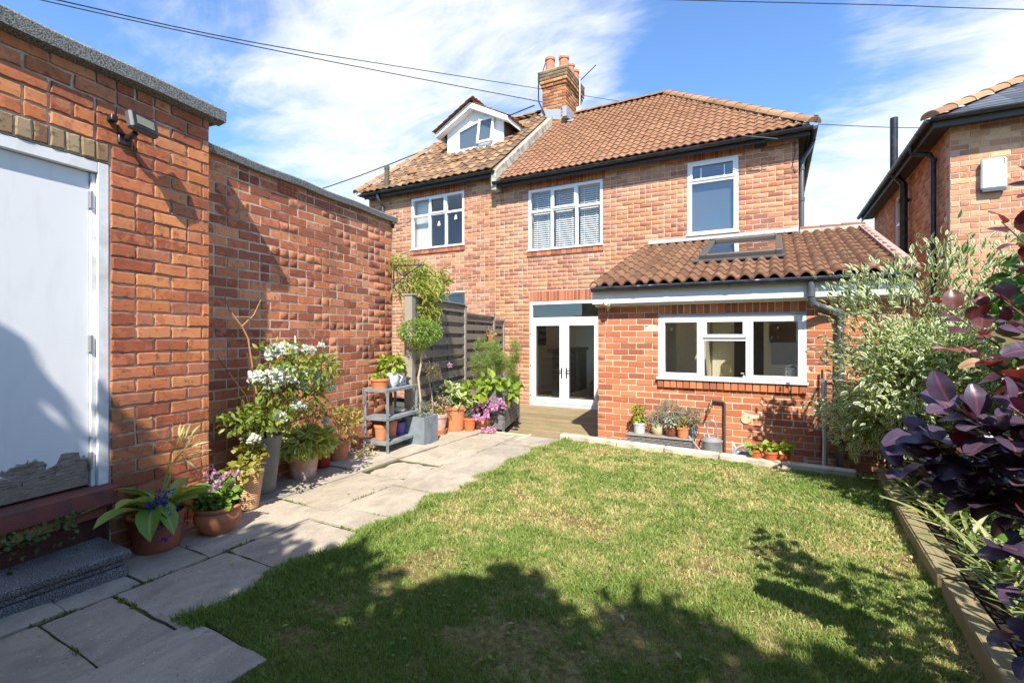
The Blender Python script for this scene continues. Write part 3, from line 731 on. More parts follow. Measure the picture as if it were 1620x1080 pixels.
# ---------------------------------------------------------------- the house
YF = 9.563; YE = 9.31; PITCH = .78; XP = -5.62
house = thing('house', (-2.6, 9.6, 0), 'two storey red brick semi-detached house with French doors and hipped tiled roof', 'house')
def heads(x0, x1, z0, z1, w=.078):
    n = round((x1-x0)/w); w = (x1-x0)/n; return [(x0+w*(i+.5), (z0+z1)/2, w-.009, z1-z0-.008) for i in range(n)]
BED = (-4.775, -3.085, 3.25, 4.60); RW = (-1.435, -.57, 3.26, 4.645); DOOR = (-4.744, -3.10, -.13, 2.135)
soldiers = heads(BED[0]-.06, BED[1]+.06, 4.60, 4.80)+heads(RW[0]-.06, RW[1]+.06, 4.647, 4.80)
H0 = -5.62
def rel(o, x=H0): return (o[0]-x, o[1]-x, o[2], o[3])
def sol(l, x=H0, end=True): return [(e[0]-x, e[1], e[2], e[3], True) if end else (e[0]-x, e[1], e[2], e[3]) for e in l]
skips = [rel((BED[0]-.06, BED[1]+.06, 4.59, 4.82)), rel((RW[0]-.06, RW[1]+.06, 4.64, 4.82)), rel((DOOR[0], DOOR[1]+.0, 2.13, 2.38)), rel((BED[0]-.03, BED[1]+.03, 3.12, 3.26)), rel((RW[0]-.03, RW[1]+.03, 3.13, 3.27))]
hw = brickwork(house, (H0, YF), (1, 0), 5.98, -.2, 4.83, M_HOUSE, MO_HOUSE, .0892, .235, .117, 'mixed', [rel(BED), rel(RW), rel(DOOR)], (), 300, .0025, .005, .03, .28, 21, .011, .006, 3, skip=skips)
V = brick_variants(.070, .2, .03, .002, .004, M_SOLDIER, R, 4, 2)
def onend(parent, l, y=YF, out=0., V=V):
    for e in l:
        o = link('brick', V[R.randrange(4)][0], None, parent); o.matrix_basis = Matrix.Translation((e[0], y-out+R.uniform(-.002, .002), e[1])) @ Matrix.Diagonal((e[2]/.070, 1, e[3]/.2, 1))
onend(hw, soldiers); onend(hw, heads(DOOR[0], DOOR[1]+.02, 2.145, 2.375))
onend(hw, heads(BED[0]-.03, BED[1]+.03, 3.135, 3.245, .12), YF, .028); onend(hw, heads(RW[0]-.03, RW[1]+.03, 3.145, 3.255, .12), YF, .028)
b = MB(); b.box(.33, .355, YF+.28, 16.6, -.2, 4.83); b.box(-5.62, -5.0, 16.62, 16.85, -.2, 4.83); b.box(-3.0, .355, 16.62, 16.85, -.2, 4.83); b.box(-5.0, -3.0, 16.62, 16.85, -.2, .4); b.box(-5.0, -3.0, 16.62, 16.85, 2.0, 4.83); b.build('rear_walls', M_HOUSE, house)  # the unseen gap at the back is added to let daylight through
b = MB(); b.box(-.30, -.14, YF-.012, YF+.02, 4.69, 4.80)
for i in range(4): b.box(-.29, -.15, YF-.02, YF-.013, 4.70+i*.025, 4.712+i*.025)
b.build('vent_grille', simple('grey_vent', (.12, .1, .1), .7), house)
W = IM(YF)
m1 = BED[0]+.56; m2 = BED[1]-.565; tz = 4.12
w = window(house, W, *BED, (m1, m2), [(BED[0]+.05, m1, tz), (m1, m2, tz), (m2, BED[1]-.05, tz)], [(m1+.01, m2-.01, tz+.005, 4.56)])
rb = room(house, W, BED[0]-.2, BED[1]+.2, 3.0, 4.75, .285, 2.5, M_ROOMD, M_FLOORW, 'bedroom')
for a, c in ((BED[0]+.07, m1-.04), (m1+.04, m2-.04), (m2+.04, BED[1]-.07)): blind(w, W, a, c, 3.31, 4.54, .13)
w = window(house, W, *RW, (), [(RW[0]+.05, RW[1]-.05, 4.26)], [(RW[0]+.045, RW[1]-.045, 4.275, 4.60)], .075, .06, glass=glass_mat('reflecting_glass', (.7, .74, .76), 1.6, .13))
b = MB(W)
for x in (-1.20, -.80): b.box(x-.008, x+.008, .03, .034, 4.33, 4.52)
b.build('sticker', M_WHITE, w)
b = MB(W); b.tube([(RW[0]+.02, .11, 4.24), (RW[1]-.02, .11, 4.24)], .02, 8); b.box(RW[0]+.02, RW[1]-.02, .108, .112, 3.3, 4.24); b.build('reflection_stand_in', simple('reflection_grey', (.36, .38, .40), .9, 0, 3, .12), w)  # grey sheet and roll added behind the pane, standing in for its pale reflection
room(house, W, RW[0]-.2, RW[1]+.2, 3.0, 4.75, .285, 2.2, simple('bath_wall', srgb(120,126,130), .8), M_FLOORW, 'bathroom')
# French doors
dw = window(house, W, DOOR[0], DOOR[1], -.12, 2.135, (), [(DOOR[0]+.05, DOOR[1]-.05, 1.76)], (), .06, .07, .08, .0, name='door_frame', sill=False)
for o in list(dw.children): bpy.data.objects.remove(o)
b = MB(W); b.box(DOOR[0]+.07, DOOR[1]-.07, .034, .04, 1.80, 2.07); b.build('pane', M_GLASSD, dw)
mid = (DOOR[0]+DOOR[1])/2
for a, c, hx in ((DOOR[0]+.055, mid-.004, mid-.055), (mid+.004, DOOR[1]-.055, mid+.055)):
    b = MB(W); s = .105; za, zb = -.055, 1.72
    b.bbox(a, a+s, -.012, .05, za, zb, .004); b.bbox(c-s, c, -.012, .05, za, zb, .004); b.bbox(a+s, c-s, -.012, .05, za, za+.13, .004); b.bbox(a+s, c-s, -.012, .05, zb-s, zb, .004)
    leaf = b.build('door', M_WHITE, house)
    b = MB(W); b.box(a+s+.002, c-s-.002, .018, .024, za+.13, zb-s); b.build('pane', M_GLASS, leaf)
    b = MB(W); g = .008
    for q in ((a+s, a+s+g, za+.13, zb-s), (c-s-g, c-s, za+.13, zb-s), (a+s+g, c-s-g, za+.13, za+.13+g), (a+s+g, c-s-g, zb-s-g, zb-s)): b.box(q[0], q[1], -.006, .017, q[2], q[3])
    b.build('gasket', M_BLACKPL, leaf)
    b = MB(W); dr = -1 if hx < mid else 1
    b.bbox(hx-.014, hx+.014, -.024, -.0125, .50, .72, .003); b.tube([(hx, -.03, .66), (hx, -.055, .66), (hx+dr*.10, -.058, .66)], .010, 8)
    b.build('handle', simple('handle_black', (.03, .03, .03), .3, .3), leaf)
b = MB(W)
for z in (.1, .75, 1.45): b.tube([(DOOR[0]+.03, -.012, z), (DOOR[0]+.03, .01, z)], .014, 10)
b.build('hinge', M_BLACKPL, dw)
lr = room(house, W, -5.5, -2.5, -.12, 2.3, .285, 7.0, M_ROOMW, M_FLOORW, 'living_room', None, (-5.0, -3.0, .4, 2.0))  # opening in the back wall added to brighten this room
b = MB(W); b.box(-4.9, -4.75, 1.6, 3.7, -.12, 1.0); b.box(-5.0, -4.70, 1.5, 3.7, 1.0, 1.08); b.build('fireplace', simple('dark_fireplace', (.05, .05, .05), .6), house)
b = MB(W); b.box(-5.46, -5.44, 1.6, 2.4, 1.15, 1.75); b.build('picture_frame', M_DARK, house)
b = MB(W); b.bbox(-3.9, -2.9, 1.5, 2.2, -.12, .3, .04); b.bbox(-3.9, -2.9, 2.2, 2.4, -.12, .75, .04); b.build('sofa', simple('blue_grey_cloth', (.10, .12, .15), .9), house)

# roof of the house
EZ = 4.86; RY = 12.83; RZ = EZ+PITCH*(RY-YE); XC = .55; XA = -2.42
def tile_variants(w, L, amp, th, mat, n=6, prof=None, jit=.003, tag='tile'):
    res = []; rng = random.Random(int(w*1000)+int(amp*1000))
    for _ in range(n):
        k = 8; xs = [w*i/k for i in range(k+1)]
        zs = [prof(x/w)*amp if prof else amp*(.5-.5*math.cos(2*math.pi*x/w)) for x in xs]
        j = [rng.uniform(-jit, jit) for _ in range(4)]
        v = [(x, j[0], z+th+j[1]) for x, z in zip(xs, zs)]+[(x, L, z+j[3]*.4) for x, z in zip(xs, zs)]+[(x, j[0], z+th+j[1]-max(th, .012)) for x, z in zip(xs, zs)]
        m = k+1
        f = [(i, i+1, m+i+1, m+i) for i in range(k)]+[(2*m+i, 2*m+i+1, i+1, i) for i in range(k)]
        me = bpy.data.meshes.new(tag); me.from_pydata(v, [], f); me.materials.append(mat)
        me.polygons.foreach_set('use_smooth', [True]*k+[False]*k); me.update()
        try: me.set_sharp_from_angle(angle=math.radians(50))
        except Exception: pass
        res.append((me, np.array(v), f, [True]*k+[False]*k))
    return res
def tile_roof(parent, O, eu, es, nrm, width, length, w, exp, V, inside, nmax=300, rot=0, seed=1, jz=.004, sheet=None):
    rng = random.Random(seed); O, eu, es, nrm = (Vector(t) for t in (O, eu, es, nrm))
    F = Matrix(((eu.x, es.x, nrm.x, O.x), (eu.y, es.y, nrm.y, O.y), (eu.z, es.z, nrm.z, O.z), (0, 0, 0, 1)))
    T = []
    for j in range(int(length/exp)+1):
        for i in range(int(width/w)+1):
            u, s = i*w, j*exp
            if inside(u+w/2, s+exp/2): T.append((u, s))
    order = rank([(F @ Vector((u+w/2, s+exp/2, 0)), w*exp) for u, s in T], nrm); fs = set(order[:nmax]); rest = []
    for i, (u, s) in enumerate(T):
        vi = rng.randrange(len(V)); m = F @ Matrix.Translation((u+rng.uniform(-1, 1)*jz*.5, s+rng.uniform(-1, 1)*jz, rng.uniform(0, jz))) @ Matrix.Rotation(rng.uniform(-1, 1)*rot, 4, 'Z')
        if i in fs: o = link('tile', V[vi][0], None, parent); o.matrix_basis = m
        else: rest.append((vi, m))
    if rest:
        vs = []; fa = []; base = 0; sm = []
        for vi in range(len(V)):
            ms = np.array([np.array(m) for q, m in rest if q == vi])
            if not len(ms): continue
            tv = np.c_[V[vi][1], np.ones(len(V[vi][1]))]; A = np.einsum('Nij,nj->Nni', ms, tv)[..., :3]; n = len(tv)
            F4 = np.array(V[vi][2]); fa.append((F4[None]+(np.arange(len(ms))*n)[:, None, None]+base).reshape(-1, 4)); sm += V[vi][3]*len(ms)
            vs.append(A.reshape(-1, 3)); base += n*len(ms)
        me = npmesh('tiling', np.concatenate(vs), fa); me.polygons.foreach_set('use_smooth', sm); me.materials.append(V[0][0].materials[0])
        o = link('tiling', me, None, parent); o['kind'] = 'stuff'
def ridge_tiles(parent, A, B, r, L, mat, name='ridge_tile', up=Vector((0, 0, 1)), lift=.0, flat=.75):
    A, B = Vector(A), Vector(B); d = (B-A); n = max(1, round(d.length/L)); d.normalize(); s = d.cross(up).normalized(); t = s.cross(d); ln = (B-A).length/n
    for i in range(n):
        b = MB(); p0 = A+d*ln*i+t*lift; p1 = p0+d*(ln*1.04); k = 8; vs = []
        for p, q, z in ((p0, 1.06, .008), (p1, .97, 0)):
            for j in range(k+1):
                a = math.pi*j/k; vs.append(p+s*math.cos(a)*r*q+t*(math.sin(a)*r*q*flat+z+R.uniform(-.002, .002)))
        fs = [(j, j+1, k+2+j, k+1+j) for j in range(k)]
        b.add(vs, fs, True); b.add([v for v in vs[:k+1]], [tuple(range(k+1))]); b.build(name, mat, parent)
def plane_axes(m): l = math.hypot(1, m); return (0, 1/l, m/l), (0, -m/l, 1/l)
ES, NRM = plane_axes(PITCH); SL = math.hypot(1, PITCH)
b = MB(); b.poly([(-5.42, YE+.02, EZ-.02), (XC, YE+.02, EZ-.02), (XA, RY, RZ-.02), (-5.42, RY, RZ-.02)])
b.poly([(XC, YE+.02, EZ-.02), (XC, 16.35, EZ-.02), (XA, RY, RZ-.02)]); b.poly([(XC, 16.35, EZ-.02), (-5.42, 16.35, EZ-.02), (-5.42, RY, RZ-.02), (XA, RY, RZ-.02)])
roof = b.build('roof', M_TILE, house)
VT = tile_variants(.150, .26, .030, .022, M_TILE)
hipslope = (XC-XA)/((RY-YE)*SL)
tile_roof(roof, (-5.42, YE, EZ), (1, 0, 0), ES, NRM, XC+5.42, (RY-YE)*SL-.05, .150, .205, VT, lambda u, s: u < (XC+5.42)-s*hipslope, 300, .010, 31, .007)
# right hip slope
run = XC-XA; PR = (RZ-EZ)/run; l2 = math.hypot(1, PR)
tile_roof(roof, (XC, YE, EZ), (0, 1, 0), (-1/l2, 0, PR/l2), (PR/l2, 0, 1/l2), 16.35-YE, run*l2-.05, .15, .205, VT, lambda u, s: s*(RY-YE)/(run*l2) < u < (16.35-YE)-s*(16.35-RY)/(run*l2), 0, .004, 32)
ridge_tiles(roof, (XC+.02, YE-.02, EZ+.012), (XA, RY, RZ+.012), .125, .36, M_HIP, 'hip_tile', lift=-.005)
ridge_tiles(roof, (XA, RY, RZ+.02), (-5.0, RY, RZ+.02), .10, .40, M_TILE, 'ridge_tile')
for i in range(26):
    b = MB()                                                     # pale bedding mortar showing along the hip
    t = i/26; p = Vector((XC, YE, EZ)).lerp(Vector((XA, RY, RZ)), t); q = p+Vector((-.085, .0, .02)); b.bbox(q.x-.05, q.x+.04, q.y-.05, q.y+.05, q.z-.03, q.z+.005+R.uniform(0, .015), .012, .01, R)
    b.build('bedding_mortar', M_CEMENT, roof)
def gutter(parent, A, B, r=.058, mat=None, out=None, name='gutter', seams=True):
    A, B = Vector(A), Vector(B); d = (B-A).normalized(); out = Vector(out); b = MB(); k = 8; vs = []
    for p in (A, B):
        for j in range(k+1): a = math.pi*j/k; vs.append(p+out*(r-math.cos(a)*r)+Vector((0, 0, -math.sin(a)*r)))
        for j in range(k, -1, -1): a = math.pi*j/k; vs.append(p+out*(r-math.cos(a)*r*.9)+Vector((0, 0, -math.sin(a)*r*.9+.001)))
    n = 2*(k+1); b.add(vs, [(i, (i+1) % n, n+(i+1) % n, n+i) for i in range(n)]+[tuple(range(k+1)), tuple(n+i for i in range(k, -1, -1))], False)
    L = (B-A).length
    if seams:
        x = .6
        while x < L:
            vv = []
            for e in (-.02, .02):
                for j in range(k+1): a = math.pi*j/k; vv.append(A+d*(x+e)+out*(r-math.cos(a)*r*1.12)+Vector((0, 0, -math.sin(a)*r*1.12)))
            b.add(vv, [(j, j+1, k+2+j, k+1+j) for j in range(k)]); x += 1.1
    return b.build(name, mat or M_BLACKPL, parent)
b = MB(); b.box(-5.5, .52, YE+.04, YE+.06, EZ-.15, EZ-.03); b.box(-5.5, .52, YE+.06, YF-.01, EZ-.07, EZ-.055); b.box(.50, .52, YE+.06, 16.4, EZ-.15, EZ-.03); b.box(.365, .50, YE+.06, 16.4, EZ-.09, EZ-.075)
b.build('fascia', simple('black_fascia', (.03, .028, .027), .6, 0, 10, .2), house)
gutter(house, (-5.53, YE+.03, EZ-.035), (.56, YE+.03, EZ-.035), .055, None, (0, -1, 0))
gutter(house, (.525, YE-.03, EZ-.037), (.525, 16.4, EZ-.037), .055, None, (1, 0, 0))
b = MB(); b.tube([(.57, 9.9, 4.76), (.57, 9.9, 4.70), (.42, 9.72, 4.40), (.42, 9.72, 3.1)], .034, 10); b.tube([(.50, 10.2, 4.76), (.50, 10.2, 4.70), (.41, 9.95, 4.3), (.41, 9.95, 3.1)], .03, 10)
for z in (4.28, 3.75): b.tube([(.42, 9.72, z-.03), (.42, 9.72, z+.03)], .042, 10)
b.build('downpipe', M_GREYPL, house)
b = MB(); b.tube([(.30, YF-.03, 4.72), (.31, YF-.02, 4.5), (.27, YF-.02, 4.3), (.33, YF-.02, 4.18)], .006, 6); b.build('cable', M_BLACKPL, house)
b = MB(); b.tube([(-.5, YE-.12, 4.84), (.05, YE-.06, 4.70)], .008, 6); b.build('aerial_rod', M_GREYPL, house)

# chimney
ch = MB(); ch.box(-5.70, -5.03, 12.33, 13.55, 6.6, 8.45); ch.box(-5.76, -4.97, 12.27, 13.61, 8.45, 8.75)
chim = ch.build('chimney', MO_HOUSE, house)
def boxbricks(parent, x0, x1, y0, y1, z0, z1, mat, pitch=.0892, bl=.235, seed=4, faces='ylr'):
    rng = random.Random(seed); V = brick_variants(bl-.011, pitch-.011, .025, .0025, .005, mat, rng, 5, 2); vs = []; fa = {}; base = 0
    z = z0; k = 0
    while z < z1-.03:
        for fc in faces:
            W = (x1-x0) if fc == 'y' else (y1-y0); n = max(1, round(W/bl)); w = W/n
            xs = [(i*w, (i+1)*w) for i in range(n)] if k % 2 else [(0, w/2)]+[(w/2+i*w, w/2+(i+1)*w) for i in range(n-1)]+[(W-w/2, W)]
            for a, c in xs:
                S = Matrix.Translation(((a+c)/2, rng.uniform(-.002, .002), z+pitch/2)) @ Matrix.Diagonal(((c-a-.011)/(bl-.011), 1, 1, 1))
                if fc == 'y': F = Matrix.Translation((x0, y0, 0))
                elif fc == 'r': F = Matrix.Translation((x1, y0, 0)) @ Matrix.Rotation(math.pi/2, 4, 'Z')
                else: F = Matrix.Translation((x0, y1, 0)) @ Matrix.Rotation(-math.pi/2, 4, 'Z')
                me, tv, tf = V[rng.randrange(5)][0:3]; A = (np.c_[tv, np.ones(len(tv))] @ np.array(F @ S).T)[:, :3]; vs.append(A)
                for f in tf: fa.setdefault(len(f), []).append(np.array(f)+base)
                base += len(tv)
        z += pitch; k += 1
    me = npmesh('brickwork', np.concatenate(vs), [np.array(v) for v in fa.values()]); me.materials.append(mat)
    o = link('brickwork', me, None, parent); o['kind'] = 'stuff'
M_CHB = brick_mat('chimney_brick', [srgb(176,112,76), srgb(158,98,68), srgb(188,126,84), srgb(140,88,66), srgb(196,138,96)], .4, .4, .5, .55, (.5, srgb(110,92,78)))
M_CHT = brick_mat('sooty_brick', [srgb(128,108,88), srgb(116,96,80), srgb(140,118,94)], .4, .3, .5, .7)
boxbricks(chim, -5.715, -5.015, 12.315, 13.565, 6.62, 8.31, M_CHB)
boxbricks(chim, -5.745, -4.985, 12.285, 13.595, 8.31, 8.40, M_CHB, .09); boxbricks(chim, -5.775, -4.955, 12.255, 13.625, 8.40, 8.49, M_CHB, .09)
boxbricks(chim, -5.785, -4.945, 12.245, 13.635, 8.49, 8.76, M_CHT, .09)
b = MB(); b.prism([(-5.74, 12.29, 8.76), (-4.99, 12.29, 8.76), (-4.99, 13.6, 8.76), (-5.74, 13.6, 8.76)], (0, 0, .03)); b.build('flaunching', M_CEMENT, chim)
for i, (x, yy, h, cap) in enumerate(((-5.58, 12.55, .48, 0), (-5.16, 12.55, .40, 1), (-5.16, 13.0, .40, 0), (-5.16, 13.36, .40, 1))):
    b = MB(); b.lathe([(.13, 8.75), (.125, 8.75+h*.85), (.145, 8.75+h*.86), (.145, 8.75+h), (.11, 8.75+h), (.105, 8.75+h*.6)], (x, yy, 0), 16); p = b.build('chimney_pot', M_TERRA, chim)
    if cap:
        b = MB(); b.lathe([(.12, 8.75+h), (.12, 8.75+h+.06), (.08, 8.75+h+.11), (0, 8.75+h+.13)], (x, yy, 0), 12); b.build('cowl', simple('wire_cowl', (.55, .55, .55), .5, .3), chim)
b = MB(); b.box(-5.02, -4.9, 12.1, 13.3, RZ-.30, RZ-.02)
b.add([(-5.0, 12.2, EZ+PITCH*(12.2-YE)+.10), (-5.0, 13.3, RZ+.08), (-4.72, 13.0, RZ+.04), (-4.72, 12.2, EZ+PITCH*(12.2-YE)+.045)], [(0, 1, 2, 3)])
b.add([(-5.75, 12.305, 7.5), (-5.15, 12.305, 7.32), (-5.15, 12.305, 7.62), (-5.75, 12.305, 7.74)], [(0, 1, 2, 3)]); b.build('flashing', M_LEAD, chim)
# party parapet
b = MB(); zz = lambda y: EZ+PITCH*(y-YE)
b.prism([(-5.46, YE+.02, zz(YE)-.05), (-5.46, YE+.02, zz(YE)+.24), (-5.40, 12.3, zz(12.3)+.26), (-5.40, 12.3, zz(12.3)-.05)], (-.14, 0, 0)); b.prism([(-5.459, YE+.0, zz(YE)-.2), (-5.459, YE+.0, zz(YE)+.2), (-5.459, YF, zz(YF)+.1), (-5.459, YF, zz(YE)-.2)], (-.12, 0, 0))
b.build('parapet', M_CEMENT, house)
# ---------------------------------------------------------------- attached house on the left
ah = thing('attached_house', (-7.5, 9.6, 0), 'attached left hand brick house with white dormer window in an aged orange tiled roof', 'house')
LW = (-8.087, -6.487, 3.55, 4.85); LD = (-7.6, -6.469, -.1, 2.44); LX = -9.55
relL = lambda o: rel(o, LX)
lsk = [relL((LW[0]-.06, LW[1]+.06, 4.84, 5.07)), relL((LW[0]-.03, LW[1]+.03, 3.42, 3.56))]
aw = brickwork(ah, (LX, YF), (1, 0), XP-LX-.004, -.2, 5.09, M_HOUSE, MO_HOUSE, .0892, .235, .117, 'mixed', [relL(LW), relL(LD)], (), 300, .0025, .005, .03, .28, 22, .011, .006, 3, skip=lsk)
onend(aw, heads(LW[0]-.06, LW[1]+.06, 4.855, 5.05)); onend(aw, heads(LW[0]-.03, LW[1]+.03, 3.435, 3.545, .12), YF, .028)
b = MB(); b.box(LX, LX+.25, YF+.28, 16.4, -.2, 5.05); b.box(LX, XP-.01, 16.4, 16.6, -.2, 5.05); b.build('rear_walls', M_HOUSE, ah)
v1, v2 = LW[0]+.57, LW[1]-.535
w = window(ah, W, *LW, (v1, v2), [(LW[0]+.05, v1, 4.40), (v1, v2, 4.40), (v2, LW[1]-.05, 4.40)], [(v1+.01, v2-.01, 4.405, 4.81)])
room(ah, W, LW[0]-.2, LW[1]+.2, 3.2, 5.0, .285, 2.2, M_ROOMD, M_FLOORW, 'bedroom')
b = MB(W); b.box(LW[0]+.02, LW[0]+.45, .2, .24, 3.6, 4.8); b.build('curtain', simple('curtain', (.6, .6, .58), .9), w)
b = MB(W)
for x, z in ((-7.25, 4.15), (-6.75, 4.25)): b.prism([(x-.04, .032, z-.05), (x+.05, .032, z-.04), (x+.02, .032, z+.07), (x-.02, .032, z+.05)], (0, -.004, 0))
b.build('paper_star', M_WHITE, w)
w = window(ah, W, LD[0], LD[1], -.1, LD[3], (), [(LD[0]+.05, LD[1]-.05, 2.05)], (), .07, .06, .08, 0, name='back_door_frame', sill=False, mat=simple('dark_grey_frame', srgb(70,74,84), .4), glass=M_GLASSD)
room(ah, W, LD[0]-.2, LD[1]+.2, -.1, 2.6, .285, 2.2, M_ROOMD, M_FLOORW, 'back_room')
EZL = 5.13; RYL = RY; RZL = EZL+PITCH*(RYL-YE)
XLc, XLa = -9.75, -8.85
b = MB(); b.poly([(XLc, YE+.02, EZL-.02), (-5.56, YE+.02, EZL-.02), (-5.56, RYL, RZL-.02), (XLa, RYL, RZL-.02)]); b.poly([(-5.56, 16.4, EZL-.02), (XLc, 16.4, EZL-.02), (XLa, RYL, RZL-.02), (-5.56, RYL, RZL-.02)]); b.poly([(XLc, 16.4, EZL-.02), (XLc, YE+.02, EZL-.02), (XLa, RYL, RZL-.02)])
lroof = b.build('roof', M_TILEOLD, ah)
VO = tile_variants(.22, .33, .045, .024, M_TILEOLD, 8, lambda t: (.5-.5*math.cos(2*math.pi*min(1, t*1.0)))*(1 if t < .5 else .75)+.0, .008)
hs = (XLa-XLc)/((RYL-YE)*SL)
tile_roof(lroof, (XLc, YE, EZL), (1, 0, 0), ES, NRM, -5.60-XLc, (RYL-YE)*SL-.06, .22, .27, VO, lambda u, s: u > s*hs and not (1.85 < u < 3.52 and 2.03 < s < 4.4), 300, .03, 33, .012)
ridge_tiles(lroof, (XLc, YE, EZL+.03), (XLa, RYL, RZL+.03), .11, .4, M_HIP, 'hip_tile', lift=.02); ridge_tiles(lroof, (XLa, RYL, RZL+.02), (-5.75, RYL, RZL+.02), .11, .4, M_TILEOLD, 'ridge_tile')
b = MB()
for x, s in ((-7.15, 1.15), (-8.35, .75), (-6.1, 2.2)):
    p = Vector((x, YE, EZL))+Vector(ES)*s; b.bbox(p.x-.16, p.x+.16, p.y-.05, p.y+.06, p.z+.05, p.z+.1, .012, .01, R)
b.build('slipped_tile', M_HIP, lroof)
b = MB(); b.box(-9.5, -5.6, YE+.04, YE+.06, EZL-.15, EZL-.03); b.box(-9.5, -5.6, YE+.06, YF-.01, EZL-.08, EZL-.065); b.build('fascia', simple('dark_fascia', (.04, .035, .03), .6, 0, 10, .2), ah)
gutter(ah, (-9.6, YE+.03, EZL-.035), (-5.5, YE+.03, EZL-.035), .05, None, (0, -1, 0))
b = MB(); b.tube([(-9.0, YE, EZL-.08), (-9.0, YE+.02, EZL-.2), (-9.0, YF-.05, EZL-.35), (-9.0, YF-.05, 3)], .035, 8); b.build('downpipe', M_GREYPL, ah)
b = MB(); b.tube([(-8.78, 9.42, 5.0), (-8.78, 9.42, 5.75)], .062, 12); b.tube([(-8.78, 9.42, 5.68), (-8.78, 9.42, 5.77)], .07, 12); b.build('vent_pipe', simple('lichen_pipe', srgb(92,84,66), .8, 0, 20, .3), ah)
# dormer
DY = 10.95; DX0, DX1 = -7.98, -6.19; DB = 6.36; DE = 7.08; DA = 7.50; DM = (DX0+DX1)/2-.02
dm = MB(); dm.prism([(DX0, DY, DB-.05), (DX1, DY, DB-.05), (DX1, DY, DE-.02), (DM, DY, DA-.06), (DX0, DY, DE-.02)], (0, .03, 0))
dormer = dm.build('dormer', M_WHITE, lroof and ah)
b = MB()
for i in range(7): b.bbox(DX1-.012, DX1, DY+.032, DY+.9, DB+.005+i*.11, DB+.108+i*.11, .004)
b.build('cheek_board', wood_mat('cheek_wood', (srgb(88,76,70), srgb(112,98,90), srgb(100,88,84)), (2, .6, 8)), dormer)
b = MB(); b.box(DX0, DX0+.02, DY+.03, DY+1.2, DB-.1, DE); b.build('cheek', M_WHITE, dormer)
ez0 = 7.0; dx = (DX1-DX0)/2+.24; sl = (DA+.10-ez0)/dx
b = MB()
for s in (-1, 1):
    p = lambda t, z, y: (DM+s*t*dx, y, DA+.10-sl*t*dx+z)
    b.prism([p(0, 0, DY-.2), p(1, 0, DY-.2), p(1, -.13, DY-.2), p(0, -.15, DY-.2)][::s], (0, .025, 0))
    b.prism([p(.0, -.155, DY-.17), p(1, -.135, DY-.17), p(1, -.12, DY-.17), p(0, -.14, DY-.17)][::s], (0, .17, 0))
    b.prism([p(1, 0, DY-.175), p(1, -.13, DY-.175), p(1, -.13, DY+.75), p(1, 0, DY+.75)], (-s*.02, 0, 0))
b.build('barge_board', M_WHITE, dormer)
for s in (-1, 1):
    l = math.hypot(1, sl); VD = VO
    O = (DM+s*(dx+.03), DY-.22, DA+.11-sl*(dx+.03)) if s > 0 else (DM-(dx+.03), DY+2.2, DA+.11-sl*(dx+.03))
    b = MB(); b.prism([(DM, DY-.16, DA+.085), (DM+s*(dx+.02), DY-.16, DA+.085-sl*(dx+.02)), (DM+s*(dx+.02), DY+1.9, DA+.085-sl*(dx+.02)), (DM, DY+1.9, DA+.085)][::s], (0, 0, .03)); dr = b.build('dormer_roof', M_TILEOLD, dormer)
    if s > 0:
        tile_roof(dormer, (DM+dx+.03, DY-.205, DA+.108-sl*(dx+.03)), (0, 1, 0), (-1/l, 0, sl/l), (sl/l, 0, 1/l), 2.0, dx*l+.02, .15, .205, VT, lambda u, q: True, 300, .01, 41, .004)
    else:
        tile_roof(dormer, (DM-dx-.03, DY+1.795, DA+.108-sl*(dx+.03)), (0, -1, 0), (1/l, 0, sl/l), (-sl/l, 0, 1/l), 2.0, dx*l+.02, .15, .205, VT, lambda u, q: True, 300, .01, 42, .004)
ridge_tiles(dormer, (DM, DY-.21, DA+.12), (DM, DY+2.0, DA+.12), .09, .4, M_TILEOLD, 'ridge_tile')
WD = IM(DY-.035)
b = MB(WD); b.bbox(-7.62, -6.45, -.06, .03, 6.37, 6.44, .004); b.bbox(-7.66, -6.40, -.1, .0, 6.335, 6.368, .004); b.build('window_sill', M_WHITE, dormer)
b = MB(WD); x0, x1, x2 = -7.60, -6.95, -6.46; top = lambda x: 6.97+(x+7.6)*.26
b.prism([(x0, 0, 6.44), (x0+.05, 0, 6.44), (x0+.05, 0, top(x0+.05)), (x0, 0, top(x0))], (0, .03, 0)); b.prism([(x0+.05, 0, top(x0+.05)-.05), (x1, 0, top(x1)-.05), (x1, 0, top(x1)), (x0+.05, 0, top(x0+.05))], (0, .03, 0))
b.bbox(x1, x1+.05, -.002, .03, 6.44, 7.17, .004); b.box(x1+.05, x2, 0, .03, 7.12, 7.17); b.box(x2-.05, x2, -.001, .03, 6.44, 7.12)
fr = b.build('window_frame', M_WHITE, dormer)
b = MB(WD); b.prism([(x0+.05, .012, 6.442), (x1, .012, 6.442), (x1, .012, top(x1)-.05), (x0+.05, .012, top(x0+.05)-.05)], (0, .008, 0)); b.build('pane', M_GLASSD, dormer)
HS = Matrix.Translation((x1+.03, DY-.045, 0)) @ Matrix.Rotation(math.radians(0), 4, 'Z') @ Matrix.Translation((0, 0, 7.15)) @ Matrix.Rotation(math.radians(-10), 4, 'X') @ Matrix.Translation((0, 0, -7.15))
b = MB(HS); b.bbox(0, .06, -.03, .02, 6.45, 7.15, .004); b.bbox(.42, .48, -.03, .02, 6.45, 7.15, .004); b.bbox(.06, .42, -.03, .02, 6.45, 6.51, .004); b.bbox(.06, .42, -.03, .02, 7.09, 7.15, .004); b.build('open_sash', M_WHITE, dormer)
b = MB(HS); b.box(.06, .42, -.006, .0, 6.51, 7.09); b.build('pane', M_GLASSD, dormer)
